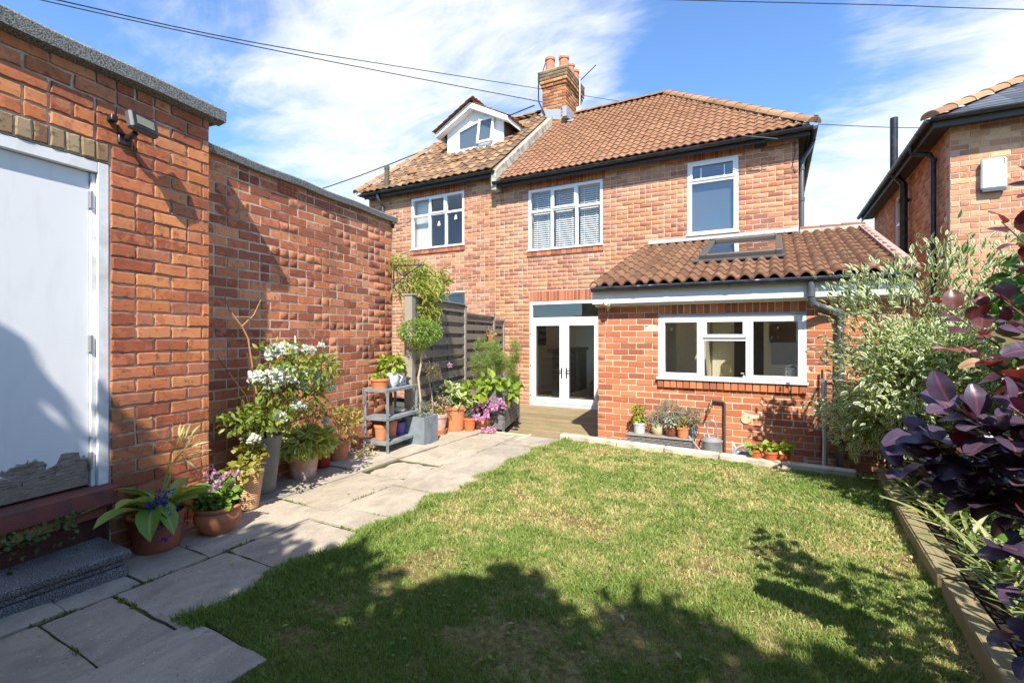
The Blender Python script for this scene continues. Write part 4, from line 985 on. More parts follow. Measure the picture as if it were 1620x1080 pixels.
b = MB(WD); b.box(DX0+.05, DX1-.05, .9, .95, 6.3, 7.3); b.build('inner_wall', M_ROOMD, dormer)
b = MB(); b.add([(DX0-.1, DY-.02, DB+.02), (DX1+.12, DY-.02, DB+.02), (DX1+.12, DY-.22, DB-.11), (DX0-.1, DY-.22, DB-.11)], [(0, 1, 2, 3)]); b.build('flashing', M_LEAD, dormer)

# ---------------------------------------------------------------- kitchen extension
YX = 6.454; XL, XR = -2.147, 1.22
kx = thing('kitchen_extension', (-.5, 6.5, 0), 'single storey kitchen extension with white window, skylight and brown rolled roof tiles', 'extension')
KW = (-1.328, .321, .842, 1.648)
relK = lambda o: rel(o, XL)
kw = brickwork(kx, (XL, YX), (1, 0), XR-XL, -.3, 1.83, M_EXT, MO_EXT, .0802, .2125, .103, 'stretcher', [relK(KW)], (), 300, .0012, .003, .02, .25, 51, .009, .003, 3, skip=[relK((KW[0]-.0, KW[1], 1.64, 1.83)), relK((KW[0]-.01, KW[1]+.0, .735, .85))])
VE = brick_variants(.070, .2, .03, .0012, .003, M_EXT, R, 4, 2)
onend(kw, heads(KW[0], KW[1], 1.675, 1.80), YX, 0, VE); onend(kw, heads(KW[0]-.01, KW[1]+.005, .735, .838), YX, .03, VE)
b = MB(); b.box(XL, XL+.14, YX+.25, YX+.75, -.3, 1.85); b.box(XL, XL+.14, YX+2.6, YF-.01, -.3, 1.85); b.box(XL, XL+.14, YX+.75, YX+2.6, -.3, .7); b.box(XL, XL+.14, YX+.75, YX+2.6, 1.7, 1.85); b.box(XR-.2, XR, YX+.25, YX+.35, -.3, 1.84); b.box(XR-.2, XR, YX+2.7, YF, -.3, 1.84); b.box(XR-.2, XR, YX+.35, YX+2.7, -.3, .05); b.prism([(XR-.2, YX+.02, 1.84), (XR-.2, YF-.05, 1.84), (XR-.2, YF-.05, 3.0), (XR-.2, YX+.02, 2.0)], (.18, 0, 0)); b.build('side_walls', M_EXT, kx)
window(kx, Matrix(((0, 1, 0, XL), (-1, 0, 0, YX+2.6), (0, 0, 1, 0), (0, 0, 0, 1))), 0, 1.85, .7, 1.7, (.92,), (), (), .05, .05)  # unseen side window, added to let daylight into the kitchen
window(kx, Matrix(((0, -1, 0, XR), (1, 0, 0, YX+.35), (0, 0, 1, 0), (0, 0, 0, 1))), 0, 2.35, .05, 1.84, (1.17,), (), (), .06, .08, name='added_daylight_frame', sill=False)  # unseen glazed opening, added to brighten the kitchen from the passage side
b = MB(); b.bbox(KW[0]-.01, KW[1]+.01, YX-.012, YX+.1, 1.648, 1.672, .003); b.build('lintel_strip', M_METAL, kx)
WK = IM(YX)
a1, a2 = KW[0]+.53, KW[1]-.60
w = window(kx, WK, *KW, (a1, a2), [(a1, a2, 1.36)], [(KW[0]+.04, a1-.015, .885, 1.61), (a1+.015, a2-.015, 1.375, 1.61), (a2+.015, KW[1]-.04, .885, 1.61)], .05, .05)
b = MB(WK); b.bbox(KW[0]-.012, KW[1]+.012, -.03, -.002, .838, .872, .004); b.build('sill', M_WHITE, w)
kr = room(kx, WK, -2.0, .95, -.12, 1.78, .255, 3.0, M_ROOMW, simple('kitchen_floor', (.62, .60, .55), .5, 0, 8, .06), 'kitchen', (-.86, .0, 1.1, 2.3), None, (.35, 2.7, .05), (.75, 2.6, .7, 1.7))
b = MB(WK); b.box(-1.9, .9, .26, .75, .70, .745); b.build('worktop', simple('worktop', (.40, .38, .34), .4), kr)
b = MB(WK); b.box(-.62, -.16, 2.9, 2.99, -.12, 1.7); b.build('inner_door', simple('dark_door', (.12, .09, .08), .6), kr)
b = MB(WK); b.box(-1.5, -1.02, 2.3, 2.99, -.12, 1.7); b.box(-.98, -.62, 2.94, 2.99, -.12, 1.75); b.box(-.16, -.08, 2.9, 2.99, -.12, 1.75); b.build('door_casing', simple('cream_wood', srgb(240,230,200), .5), kr)
t = thing('framed_picture', (.15, 9.3, 1.2), 'pale framed picture on the kitchen wall seen through the window', 'picture'); b = MB(WK); b.bbox(-.06, .32, 2.94, 2.985, 1.28, 1.62, .005); b.build('frame', simple('pic_brown', srgb(120,96,80), .6), t); b = MB(WK); b.bbox(-.04, .34, 1.6, 1.68, .98, 1.3, .008); b.build('card', simple('pale_card', (.55, .58, .6), .6), t)
t = thing('kitchen_tap', (-.55, 6.8, .745), 'brass arched mixer tap behind the middle kitchen window pane', 'tap')
b = MB(); b.tube([(-.60, 6.80, .745), (-.60, 6.80, .99)]+[(-.545-.055*math.cos(a), 6.79-.01*a, .99+.06*math.sin(a)) for a in np.linspace(.2, 3.0, 8)]+[(-.49, 6.76, .93)], .014, 8); b.build('spout', simple('brass', (.62, .46, .2), .3, .8), t); b = MB(); b.lathe([(.05, .745), (.05, .76), (.02, .77)], (-.56, 6.8, 0), 12); b.build('base', M_METAL, t)
t = thing('soap_bottle', (-.30, 6.78, .745), 'small white soap bottle beside the brass kitchen tap', 'bottle'); b = MB(); b.lathe([(.035, .745), (.036, .85), (.015, .87), (.012, .90), (0, .90)], (-.34, 6.76, 0), 14); b.build('body', M_WHITE, t); b = MB(); b.tube([(-.34, 6.76, .9), (-.34, 6.76, .925), (-.375, 6.75, .925)], .006, 6); b.build('pump', M_METAL, t)
t = thing('ceramic_jar', (.16, 6.76, .745), 'white patterned ceramic jar with knobbed lid on the kitchen windowsill', 'jar')
Mj = Mat('patterned_china'); Mj = Mj.set(Mj.mix(Mj.ramp(Mj.noise(22, 3, .5), [(.55, 0.), (.6, 1.)]), (.75, .74, .7), srgb(96,92,130)), .25)
b = MB(); b.lathe([(.055, .87), (.06, .89), (.062, 1.0), (.055, 1.02)], (.175, 6.68, 0), 18); b.lathe([(.05, .745), (.05, .87)], (.175, 6.68, 0), 12); b.build('body', Mj, t); b = MB(); b.lathe([(.062, 1.02), (.05, 1.04), (.02, 1.055), (.012, 1.06), (.018, 1.075), (0, 1.085)], (.175, 6.68, 0), 18); b.build('lid', Mj, t)
# fascia, gutter, roof
b = MB(); b.bbox(XL-.03, XR+.05, YX-.16, YX+.02, 1.825, 2.0, .005); b.bbox(XL-.025, XR+.04, YX-.05, YX+.02, 1.80, 1.823, .004); b.box(XL-.03, XR+.05, YX-.155, YX, 2.002, 2.06); b.build('fascia', M_WHITE, kx)
b = MB()
for x in (-1.2, -.2): b.box(x-.03, x+.03, YX-.164, YX-.161, 1.84, 1.985)
for x in (-1.7, -.85, -.3, .1): b.tube([(x, YX-.168, 1.84), (x, YX-.158, 1.84)], .008, 6)
b.build('fascia_joint', M_WHITE, kx)
EZK = 2.06; YK = 6.30; PK = .329; TY = 9.5
lk = math.hypot(1, PK); ESK = (0, 1/lk, PK/lk); NK = (0, -PK/lk, 1/lk)
gutter(kx, (XL-.02, YK-.01, 2.035), (XR+.07, YK-.01, 2.035), .05, None, (0, -1, 0))
zk = lambda y: EZK+PK*(y-YK)
b = MB()
for x0, x1, y0, y1 in ((XL-.03, -.86, YK+.03, TY), (.0, XR+.03, YK+.03, TY), (-.86, .0, YK+.03, 7.56), (-.86, .0, 8.76, TY)):
    b.prism([(x0, y0, zk(y0)-.05), (x1, y0, zk(y0)-.05), (x1, y1, zk(y1)-.04), (x0, y1, zk(y1)-.04)], (0, 0, .03))
b.prism([(-.86, 7.555, 1.8), (0, 7.555, 1.8), (0, 7.555, zk(7.55)), (-.86, 7.555, zk(7.55))], (0, -.02, 0)); b.prism([(-.86, 8.765, 1.8), (0, 8.765, 1.8), (0, 8.765, zk(8.76)), (-.86, 8.765, zk(8.76))], (0, .02, 0))
b.prism([(-.865, 7.55, 1.8), (-.865, 8.77, 1.8), (-.865, 8.77, zk(8.77)), (-.865, 7.55, zk(7.55))], (-.02, 0, 0)); b.prism([(.005, 7.55, 1.8), (.005, 8.77, 1.8), (.005, 8.77, zk(8.77)), (.005, 7.55, zk(7.55))], (.02, 0, 0))
kroof = b.build('roof', M_TILEBR, kx)
VB = tile_variants(.153, .34, .050, .022, M_TILEBR, 6, lambda t: max(0, math.sin(math.pi*min(1, max(0, (t-.02)/.70))))**.8 if t < .72 else -.10*math.sin(math.pi*(t-.72)/.28), .003)
SKX, SKU = (-.955, .10), (7.47, 8.85)
s_ = lambda y: (y-YK)*lk
tile_roof(kroof, (XL-.05, YK-.035, EZK), (1, 0, 0), ESK, NK, XR-XL+.06, (TY-YK)*lk, .153, .285, VB, lambda u, s: not (SKX[0]-.02 < XL-.05+u < SKX[1]+.06 and s_(SKU[0])-.0 < s < s_(SKU[1])+.1), 300, .006, 61, .004)
KF = Matrix(((1, 0, 0, 0), (0, ESK[1], NK[1], YK), (0, ESK[2], NK[2], EZK), (0, 0, 0, 1)))
b = MB(KF); a, c = s_(SKU[0]), s_(SKU[1]); q = .085
b.bbox(SKX[0], SKX[0]+q, a, c, .0, .13, .01); b.bbox(SKX[1]-q, SKX[1], a, c, 0, .13, .01); b.bbox(SKX[0]+q, SKX[1]-q, a, a+q, 0, .125, .01); b.bbox(SKX[0]+q, SKX[1]-q, c-q, c, 0, .14, .01)
sk = b.build('skylight', simple('skylight_frame', srgb(96,88,80), .45, .3, 20, .1), kroof)
b = MB(KF); b.box(SKX[0]+q, SKX[1]-q, a+q, c-q, .085, .095); b.build('skylight_pane', glass_mat('sky_glass', (.85, .86, .86), 1.6, .14), kroof)
b = MB(KF); b.box(SKX[0]-.07, SKX[1]+.07, a-.14, a-.003, .045, .06); b.box(SKX[0]-.09, SKX[0]-.003, a, c+.1, .03, .045); b.box(SKX[1]+.003, SKX[1]+.09, a, c+.1, .03, .045); b.box(SKX[0]-.09, SKX[1]+.09, c+.003, c+.12, .045, .06); b.build('skylight_flashing', simple('dark_flashing', srgb(92,90,90), .5, .3), kroof)
b = MB(); b.add([(XL+.0, TY-.10, zk(TY)+.035), (.36, TY-.10, zk(TY)+.035), (.36, YF-.014, zk(TY)+.13), (XL+.0, YF-.014, zk(TY)+.13)], [(0, 1, 2, 3)]); b.build('lead_flashing', M_LEAD, kx)
b = MB(); b.bbox(.37, XR+.02, TY-.05, TY+.2, zk(TY)+.0, zk(TY)+.07, .01); b.build('ridge_bedding', M_CEMENT, kroof)
ridge_tiles(kroof, (.38, TY+.07, zk(TY)+.05), (XR+.05, TY+.07, zk(TY)+.05), .1, .3, M_TILEBR, 'ridge_tile')
b = MB()
for i in range(9): s0 = i*.37; b.bbox  # verge strip of pink mortar
b = MB(); n = 10
for i in range(n):
    y0 = YK-.02+(TY-YK)*i/n; y1 = YK-.02+(TY-YK)*(i+1)/n-.01; b.prism([(XR-.03, y0, zk(y0)+.02), (XR+.08, y0, zk(y0)+.02), (XR+.08, y1, zk(y1)+.02), (XR-.03, y1, zk(y1)+.02)], (0, 0, .055))
b.build('verge_strip', simple('pink_verge', srgb(176,142,130), .9, 0, 30, .15, .3), kroof)
b = MB(); b.tube([(.355, YK-.055, 2.0), (.355, YK-.055, 1.83), (.37, YK-.05, 1.76), (.50, YK+.06, 1.70), (.62, YX-.05, 1.67), (.64, YX-.05, 1.58), (.64, YX-.05, -.1)], .036, 10)
for z in (1.86, 1.62): b.tube([((.355, YK-.055, z-.03), (.64, YX-.05, z-.03))[z < 1.7], ((.355, YK-.055, z+.03), (.64, YX-.05, z+.03))[z < 1.7]], .043, 10)
b.build('downpipe', M_GREYPL, kx)
b = MB(); b.bbox(-1.42, -1.40, YX-.01, YX, 1.2, 1.23, .003); b.tube([(-.30, YX-.012, .40), (-.30, YX+.002, .40)], .055, 16); b.build('patched_hole', simple('pale_filler', srgb(206,186,150), .95, 0, 40, .2, .6), kx)
b = MB(); b.bbox(XL-.004, XL+.012, YX-.012, YX-.001, .50, .58, .003); b.build('door_stop', M_BLACKPL, kx)
# floodlight sensor at the corner
t = thing('security_sensor', (-1.96, 6.3, 1.83), 'cream round security light under the white fascia of the extension', 'light')
b = MB(); b.tube([(-1.98, 6.39, 1.84), (-1.97, 6.30, 1.84)], .05, 16); b.tube([(-1.975, 6.30, 1.84), (-1.97, 6.27, 1.84)], [.05, .03], 16); b.build('head', simple('cream_plastic', srgb(226,216,180), .5), t)
b = MB(); b.tube([(-1.98, 6.45, 1.80), (-1.98, 6.38, 1.80)], .03, 10); b.tube([(-1.98, 6.40, 1.79), (-1.99, 6.38, 1.74)], .012, 6); b.build('bracket', simple('cream_plastic2', srgb(220,208,176), .5), t)
b = MB(); b.tube([(-1.98, 6.446, 1.78), (-2.02, 6.446, 1.55), (-2.08, 6.446, 1.2)], .005, 5); b.build('cable', simple('cream_cable', srgb(206,170,140), .6), t)
# garden tap and pipe
t = thing('garden_tap', (-.55, 6.4, 0), 'outside tap with lagged black pipe on the extension wall', 'tap')
b = MB(); b.tube([(-.535, 6.425, -.2), (-.535, 6.425, .575), (-.55, 6.425, .59), (-.68, 6.425, .60)], .015, 8); b.build('pipe', simple('lagged_pipe', (.06, .055, .045), .8, 0, 20, .3), t)
b = MB(); b.tube([(-.68, 6.425, .60), (-.69, 6.40, .55), (-.70, 6.37, .50)], .016, 8); b.tube([(-.70, 6.375, .50), (-.73, 6.36, .42)], .012, 8); b.tube([(-.72, 6.38, .545), (-.66, 6.38, .545)], .008, 6); b.build('spout', simple('dull_brass', (.20, .16, .09), .5, .6), t)

# ---------------------------------------------------------------- neighbouring house on the right
nb = thing('neighbour_house', (3.5, 10.2, 0), 'neighbouring brick house on the right with dark slate roof and black downpipes', 'house')
NX, NY = 2.47, 10.13
nw = brickwork(nb, (NX, NY), (1, 0), 4.6, -.3, 4.80, M_NB, MO_NB, .0892, .235, .117, 'mixed', (), (), 300, .0025, .005, .03, .25, 71, .011, .005, 3)
NWIN = (16.8-14.25, 16.8-13.5, 3.1, 4.6)
ns = brickwork(nb, (NX, 16.8), (0, -1), 16.8-NY-.035, -.3, 4.80, M_NB, MO_NB, .0892, .235, .117, 'mixed', [NWIN], (), 300, .0025, .005, .03, .25, 72, .011, .005, 2, wall_name='side_wall', u_start=0)
NS = Matrix(((0, 1, 0, NX), (-1, 0, 0, 16.8), (0, 0, 1, 0), (0, 0, 0, 1)))
w = window(nb, NS, *NWIN, (), [(NWIN[0]+.05, NWIN[1]-.05, 3.95)], (), .07, .07, .08, .03)
b = MB(); b.box(NX+.3, NX+.35, 13, 15, 3, 4.7); b.build('inner_wall', M_ROOMD, nb)
NE = (2.17, 9.80, 4.78); NPT = .60
b = MB(); A = (NE[0], NE[1], NE[2]); T = (NE[0]+3.2, NE[1]+3.2, NE[2]+3.2*NPT)
b.poly([A, (8, NE[1], NE[2]), (8, NE[1]+3.2, T[2]), T]); b.poly([(NE[0], 17, NE[2]), A, T, (NE[0]+3.2, 17, T[2])]); b.poly([A, (NE[0], 17, NE[2]), (8, 17, NE[2]), (8, NE[1], NE[2])])
nroof = b.build('roof', M_SLATE, nb)
VS = tile_variants(.25, .30, .002, .010, M_SLATE, 5, None, .002)
tile_roof(nroof, (NE[0], NE[1]-.03, NE[2]+.01), (1, 0, 0), *plane_axes(NPT), 4.2, 3.2*math.hypot(1, NPT), .25, .19, VS, lambda u, s: u > s/math.hypot(1, NPT)+.02, 300, .004, 74)
ridge_tiles(nroof, (NE[0]-.03, NE[1]-.03, NE[2]+.03), T, .13, .45, M_HIP, 'hip_tile', lift=-.01)
b = MB(); b.box(NE[0]+.02, 7.5, NE[1]+.03, NE[1]+.05, 4.66, 4.80); b.box(NE[0]+.05, 7.5, NE[1]+.05, NY, 4.72, 4.735); b.box(NE[0]+.03, NE[0]+.05, NE[1]+.05, 17, 4.66, 4.80); b.box(NE[0]+.05, NX, NY, 17, 4.72, 4.735); b.build('fascia', simple('nb_fascia', (.05, .045, .04), .6, 0, 10, .2), nb)
gutter(nb, (NE[0]-.02, NE[1]+.02, 4.80), (7.4, NE[1]+.02, 4.80), .055, None, (0, -1, 0)); gutter(nb, (NE[0]+.02, NE[1], 4.798), (NE[0]+.02, 17, 4.798), .055, None, (-1, 0, 0))
b = MB(); b.tube([(NE[0]-.03, 10.95, 4.74), (NE[0]-.03, 10.95, 4.62), (NX-.10, 10.78, 4.52), (NX-.07, 10.74, 4.40), (NX-.07, 10.74, -.2)], .04, 10)
for z in (4.40, 3.0, 1.6): b.tube([(NX-.07, 10.74, z-.03), (NX-.07, 10.74, z+.03)], .048, 10)
b.build('downpipe', M_BLACKPL, nb)
b = MB(); b.tube([(NX-.11, 12.7, -.2), (NX-.11, 12.7, 4.55), (NX-.25, 12.7, 4.75), (NX-.27, 12.7, 4.9), (NX-.27, 12.7, 5.95)], .07, 12)
for z in (3.1, 4.2): b.tube([(NX-.11, 12.7, z-.04), (NX-.11, 12.7, z+.04)], .085, 12); b.box(NX-.11, NX-.005, 12.63, 12.77, z-.015, z+.015)
b.build('soil_pipe', M_BLACKPL, nb)
t = thing('alarm_box', (2.96, 10.05, 3.87), 'white burglar alarm box high on the neighbouring brick wall', 'alarm box')
b = MB(); b.bbox(2.82, 3.11, 10.03, 10.12, 3.66, 4.12, .02); b.build('cover', M_WHITE, t)
b = MB()
for i in range(4): b.box(2.818, 2.8195, 10.05, 10.10, 3.98+i*.03, 3.992+i*.03)
for i in range(3): b.box(3.07, 3.085, 10.027, 10.0295, 4.02+i*.03, 4.04+i*.03)
b.box(2.83, 3.10, 10.04, 10.11, 3.62, 3.658); b.build('vents', M_GREYPL, t)
lt = thing('lean_to', (4, 9.4, 0), 'low flat roofed lean-to with grey gutter at the foot of the neighbouring house', 'lean-to')
b = MB(); b.box(2.95, 7, 9.2, 10.11, -.3, 2.10); b.build('wall', MO_NB, lt); b = MB(); b.bbox(2.75, 7, 8.95, 10.11, 2.12, 2.20, .01); b.build('flat_roof', M_FELT, lt); gutter(lt, (2.7, 8.95, 2.18), (7, 8.95, 2.18), .05, M_GREYPL, (0, -1, 0))

# ---------------------------------------------------------------- lapped fence on the left
FD = Vector((-.23307, .97246, 0)); FP = Vector((-5.271, 9.277, 0)); FN = Vector((.97246, .23307, 0))
FM = Matrix(((FD.x, -FN.x, 0, FP.x), (FD.y, -FN.y, 0, FP.y), (0, 0, 1, 0), (0, 0, 0, 1)))
fence = thing('lap_fence', (-4.75, 7.1, 0), 'weathered grey hit and miss timber fence between garden wall and house', 'fence')
for i, (u, h) in enumerate(((-4.40, 1.93), (-2.427, 1.90), (-.748, 1.84), (-.03, 1.76))):
    b = MB(FM); s = (.056, .04, .04, .035)[i]; b.bbox(u-s, u+s, -.05, -.05+2*s, -.2, h, .006); b.bbox(u-s-.012, u+s+.012, -.06, -.04+2*s, h+.001, h+.022, .005); b.build('post', M_POST, fence)
for (u0, u1, z1) in ((-4.33, -2.47, 1.90), (-2.385, -.79, 1.76), (-.705, -.07, 1.70)):
    n = 21; pz = (z1-.04)/n
    for i in range(n):
        z = .02+i*pz; back = i % 2
        y0 = (-.035, .012)[back]; b = MB(FM); hgt = pz*1.25
        k = 6; pts = []
        b.bbox(u0, u1, y0, y0+.016, z, z+hgt, .003, .003, R); b.build('slat', M_FENCE, fence)
    m = 4 if u1-u0 > 1 else 3
    for j in range(m):
        u = u0+.03+(u1-u0-.06)*j/(m-1); b = MB(FM); b.bbox(u-.022, u+.022, -.016, .009, .02, z1, .003); b.build('batten', M_POST if j in (0, m-1) else M_FENCE, fence)
    b = MB(FM); b.bbox(u0, u1, -.055, .04, z1+.012, z1+.04, .004, .003, R); b.build('capping', M_FENCE, fence)
# right boundary fence behind the shrubs
bf = thing('boundary_fence', (2.45, 4, 0), 'plain dark timber boundary fence hidden behind the right hand shrubs', 'fence')
for i in range(7):
    b = MB(); b.bbox(2.42, 2.5, -2+i*1.8, -1.92+i*1.8, -.2, 1.55, .005); b.build('post', M_FENCE, bf)
for j in range(10):
    b = MB(); b.bbox(2.52, 2.54, -2, 8.9, .05+j*.15, .19+j*.15, .004); b.build('slat', M_FENCE, bf)
# ---------------------------------------------------------------- floodlight, brackets, wires
t = thing('floodlight', (OP.x, OP.y, 2.7), 'square black LED floodlight bracketed to the outhouse pier', 'floodlight')
FL = OM @ Matrix.Translation((-.335, -.13, 2.78)) @ Matrix.Rotation(math.radians(-14), 4, 'X') @ Matrix.Rotation(math.radians(8), 4, 'Z')
b = MB(FL); b.bbox(-.095, .095, -.02, .03, -.062, .062, .012); b.build('housing', simple('dark_grey_case', (.10, .10, .10), .4), t)
b = MB(FL); b.bbox(-.086, .086, -.026, -.0205, -.053, .053, .003); b.build('bezel', M_BLACKPL, t)
b = MB(FL); b.box(-.058, .058, -.030, -.0265, -.028, .03); b.build('lens', simple('led_lens', (.24, .23, .16), .15), t)
b = MB(OM); b.tube([(-.36, -.10, 2.72), (-.36, -.05, 2.70), (-.37, .0, 2.69)], .018, 8); b.bbox(-.41, -.33, -.02, 0, 2.65, 2.72, .004); b.build('bracket', M_BLACKPL, t)
b = MB(OM); b.tube([(-.33, -.03, 2.66), (-.30, -.014, 2.58), (-.25, -.012, 2.54)], .006, 6); b.bbox(-.47, -.43, -.05, 0, 2.77, 2.81, .004); b.build('cable', M_BLACKPL, t)
t = thing('basket_bracket', (-4.42, 4.95, 2.15), 'black wrought iron hanging basket bracket at the end of the garden wall', 'bracket')
b = MB(GM); b.bbox(.72, .74, -.012, -.002, 2.02, 2.36, .002); b.tube([(.73, -.01, 2.06), (.82, -.19, 2.24), (.90, -.33, 2.36)], .008, 6); b.tube([(.73, -.01, 2.33), (.83, -.2, 2.34), (.92, -.36, 2.35)], .008, 6); b.tube([(.73, -.01, 2.30), (.80, -.10, 2.20), (.80, -.17, 2.22), (.77, -.13, 2.28)], .006, 6); b.build('arm', M_BLACKPL, t)
wires = [([(-17.2, -16.8, 4.75), (-13.29, 3.03, 8.12), (-13.04, 4.3, 8.34), (-12.5, 10.29, 10.15), (-6.87, 25.85, 13.91)], .014, 'upper of two overhead wires sloping down from the top left'),
         ([(-19.2, -17.3, 6.3), (-13.7, 2.81, 8.21), (-13.33, 4.15, 8.34), (-10.69, 7.86, 8.43), (-6.33, 13.63, 8.64)], .012, 'lower of two overhead wires sloping to the chimney'),
         ([(-6.0, 12.4, 7.95), (-13.77, 11.87, 6.64), (-20.19, 10.66, 5.9)], .018, 'thick dark cable running left from chimney past the dormer'),
         ([(-16.5, 1.3, 8.6), (-3.36, 8.42, 7.74), (-1.71, 9.31, 7.65), (1.91, 11.84, 7.89), (5.46, 14.34, 8.12), (19.6, 24.3, 9.2)], .009, 'single thin wire along the top edge of the sky'),
         ([(.63, 9.4, 4.88), (1.6, 9.9, 4.82), (2.2, 10.2, 4.80)], .006, 'short thin wire strung between the two house eaves')]
for p, r, l in wires:
    q = [Vector(x) for x in p]; sm = []
    for i in range(len(q)-1):
        for k in range(6):
            t_ = k/6; p0 = q[max(i-1, 0)]; p1 = q[i]; p2 = q[i+1]; p3 = q[min(i+2, len(q)-1)]
            if (p1-p0).length > 5*(p2-p1).length: p0 = p1*2-p2
            if (p3-p2).length > 5*(p2-p1).length: p3 = p2*2-p1
            sm.append(p1.lerp(p2, t_) if (p2-p1).length > 14 else .5*((2*p1)+(p2-p0)*t_+(2*p0-5*p1+4*p2-p3)*t_*t_+(-p0+3*p1-3*p2+p3)*t_**3))
    sm.append(q[-1]); b = MB(); b.tube(sm, r, 5); prop(b.build('overhead_wire', M_BLACKPL), l, 'wire', 'overhead wires')
t = thing('tv_aerial', (-4.9, 13.0, 7.9), 'thin television aerial on a pole against the chimney side', 'aerial')
b = MB(); b.tube([(-4.9, 13.1, 7.75), (-4.9, 13.1, 8.75)], .018, 8); b.bbox(-5.0, -4.85, 13.05, 13.15, 7.8, 7.95, .01); b.build('mast', simple('pale_metal', (.6, .6, .6), .5, .4), t)
b = MB(); b.tube([(-4.95, 13.1, 8.65), (-4.55, 13.5, 9.25)], .014, 6); b.build('boom', M_BLACKPL, t)
t = thing('aerial_bracket', (-5.8, 12.3, 8.3), 'black aerial bracket on the left corner of the chimney', 'bracket')
b = MB(); b.tube([(-5.82, 12.25, 8.35), (-5.66, 12.4, 9.05)], .014, 6); b.tube([(-5.80, 12.25, 8.75), (-5.80, 12.25, 7.95), (-5.62, 12.28, 7.55)], .02, 6); b.build('rod', M_BLACKPL, t)
b = MB(); b.tube([(.60, YE-.02, EZ+.02), (.62, YE-.03, EZ+.12), (.57, YE-.02, EZ+.13)], .014, 6); prop(b.build('eave_hook', M_BLACKPL), 'small black hook at the right end of the house eaves', 'hook')

# ---------------------------------------------------------------- plant builders
def leaf_tpl(w=.4, curve=.15, fold=.08, n=3, tip=.02):
    ys = [i/n for i in range(n+1)]; v = []; e = []; f = []
    for i, y in enumerate(ys):
        ww = w*.5*math.sin(math.pi*min(1, (y*.92+.06)))**.8 if 0 < i < n else tip
        z = -curve*y*y
        v += [(-ww, y, z+fold*ww/w*2), (0, y, z), (ww, y, z+fold*ww/w*2)]; e += [1, 0, 1]
    for i in range(n):
        a = 3*i; f += [(a, a+1, a+4, a+3), (a+1, a+2, a+5, a+4)]
    return np.array(v), f, np.array(e, float)
LEAF = leaf_tpl(.42); LEAFW = leaf_tpl(.62, .2); LEAFN = leaf_tpl(.16, .3, .04); LEAFR = leaf_tpl(.85, .12, .06, 4, .1); LEAFH = leaf_tpl(.40, .45, .10, 5, .01)
def unit(v): return v/np.linalg.norm(v, axis=1, keepdims=True)
def rand_dirs(n): return unit(NR.normal(size=(n, 3)))
def scat(name, parent, mat, tpl, pos, d, nrm, size, kind='stuff'):
    v, f = scatter(tpl[0], tpl[1], pos, frames(d, nrm), size)
    me = npmesh(name, v, f, {'edge': np.tile(tpl[2], len(pos))}, True); me.materials.append(mat); o = link(name, me, None, parent)
    if kind: o['kind'] = kind
    return o
def blob(c, r, n, shell=.5):
    d = rand_dirs(n); q = NR.uniform(shell, 1, n)[:, None]**.6; return np.array(c)+d*q*np.array(r), d
def bush(parent, mat, c, r, n, size, tpl=LEAF, droop=.2, up=.5, shell=.35, name='foliage', lumps=0, zmin=None):
    if lumps:
        cs = [np.array(c)+NR.normal(size=3)*np.array(r)*.5 for _ in range(lumps)]; P = []; D = []
        for q in cs: p, d = blob(q, np.array(r)*NR.uniform(.4, .62), n//lumps, shell); P.append(p); D.append(d)
        pos, d = np.concatenate(P), np.concatenate(D)
    else: pos, d = blob(c, r, n, shell)
    if zmin is not None: k = pos[:, 2] > zmin; pos, d = pos[k], d[k]
    n = len(pos); dd = unit(d*.9+NR.normal(0, .55, (n, 3))+np.array([0, 0, -droop])); nn = unit(NR.normal(0, .45, (n, 3))+np.array([0, 0, up])+d*.35)
    return scat(name, parent, mat, tpl, pos, dd, nn, NR.uniform(.7, 1.25, n)*size)
def stems(parent, base, tips, r=.004, mat=None, name='stem', sag=.1):
    b = MB(); base = Vector(base)
    for t_ in tips:
        t_ = Vector(t_); m = base.lerp(t_, .5)+Vector((R.uniform(-1, 1), R.uniform(-1, 1), 1))*sag*(t_-base).length*.5
        b.tube([base+Vector((R.uniform(-.02, .02), R.uniform(-.02, .02), 0)), m, t_], [r, r*.8, r*.5], 5, False)
    o = b.build(name, mat or M_STEM, parent); return o
def pot(parent, c, r, h, mat=None, taper=.72, rim=.12, bulge=0, n=28, name='pot', soil=True):
    x, y, z = c; b = MB(); rb = r*taper; rh = h*rim
    pr = [(0, z), (rb, z), (rb+(r-rb)*.1, z+h*.02)]
    for i in range(1, 6): t_ = i/6; pr.append((rb+(r*.93-rb)*t_+bulge*math.sin(math.pi*t_), z+h*(1-rim)*t_))
    pr += [(r*.93, z+h-rh), (r*1.0, z+h-rh+.002), (r*1.02, z+h-.005), (r*.98, z+h), (r*.88, z+h), (r*.86, z+h-rh)]
    b.lathe(pr, (x, y, 0), n); o = b.build(name, mat or M_TERRA, parent)
    if soil: s = MB(); s.lathe([(0, z+h*.88), (r*.88, z+h*.87)], (x, y, 0), 14); s.build('soil', M_SOIL, parent)
    return o
ML = {}
ML['green'] = leaf_mat('leaf_green', [srgb(70,104,36), srgb(104,136,52), srgb(86,120,44), srgb(128,156,66)])
ML['lime'] = leaf_mat('leaf_lime', [srgb(146,166,52), srgb(172,186,70), srgb(120,148,46), srgb(186,190,92)])
ML['rose'] = leaf_mat('leaf_rose', [srgb(84,112,44), srgb(120,142,56), srgb(158,164,70), srgb(96,124,48), srgb(172,172,84)])
ML['hosta'] = leaf_mat('leaf_hosta', [srgb(116,150,60), srgb(146,174,80), srgb(168,188,96)], .3, .4, None, .5, srgb(170,184,110))
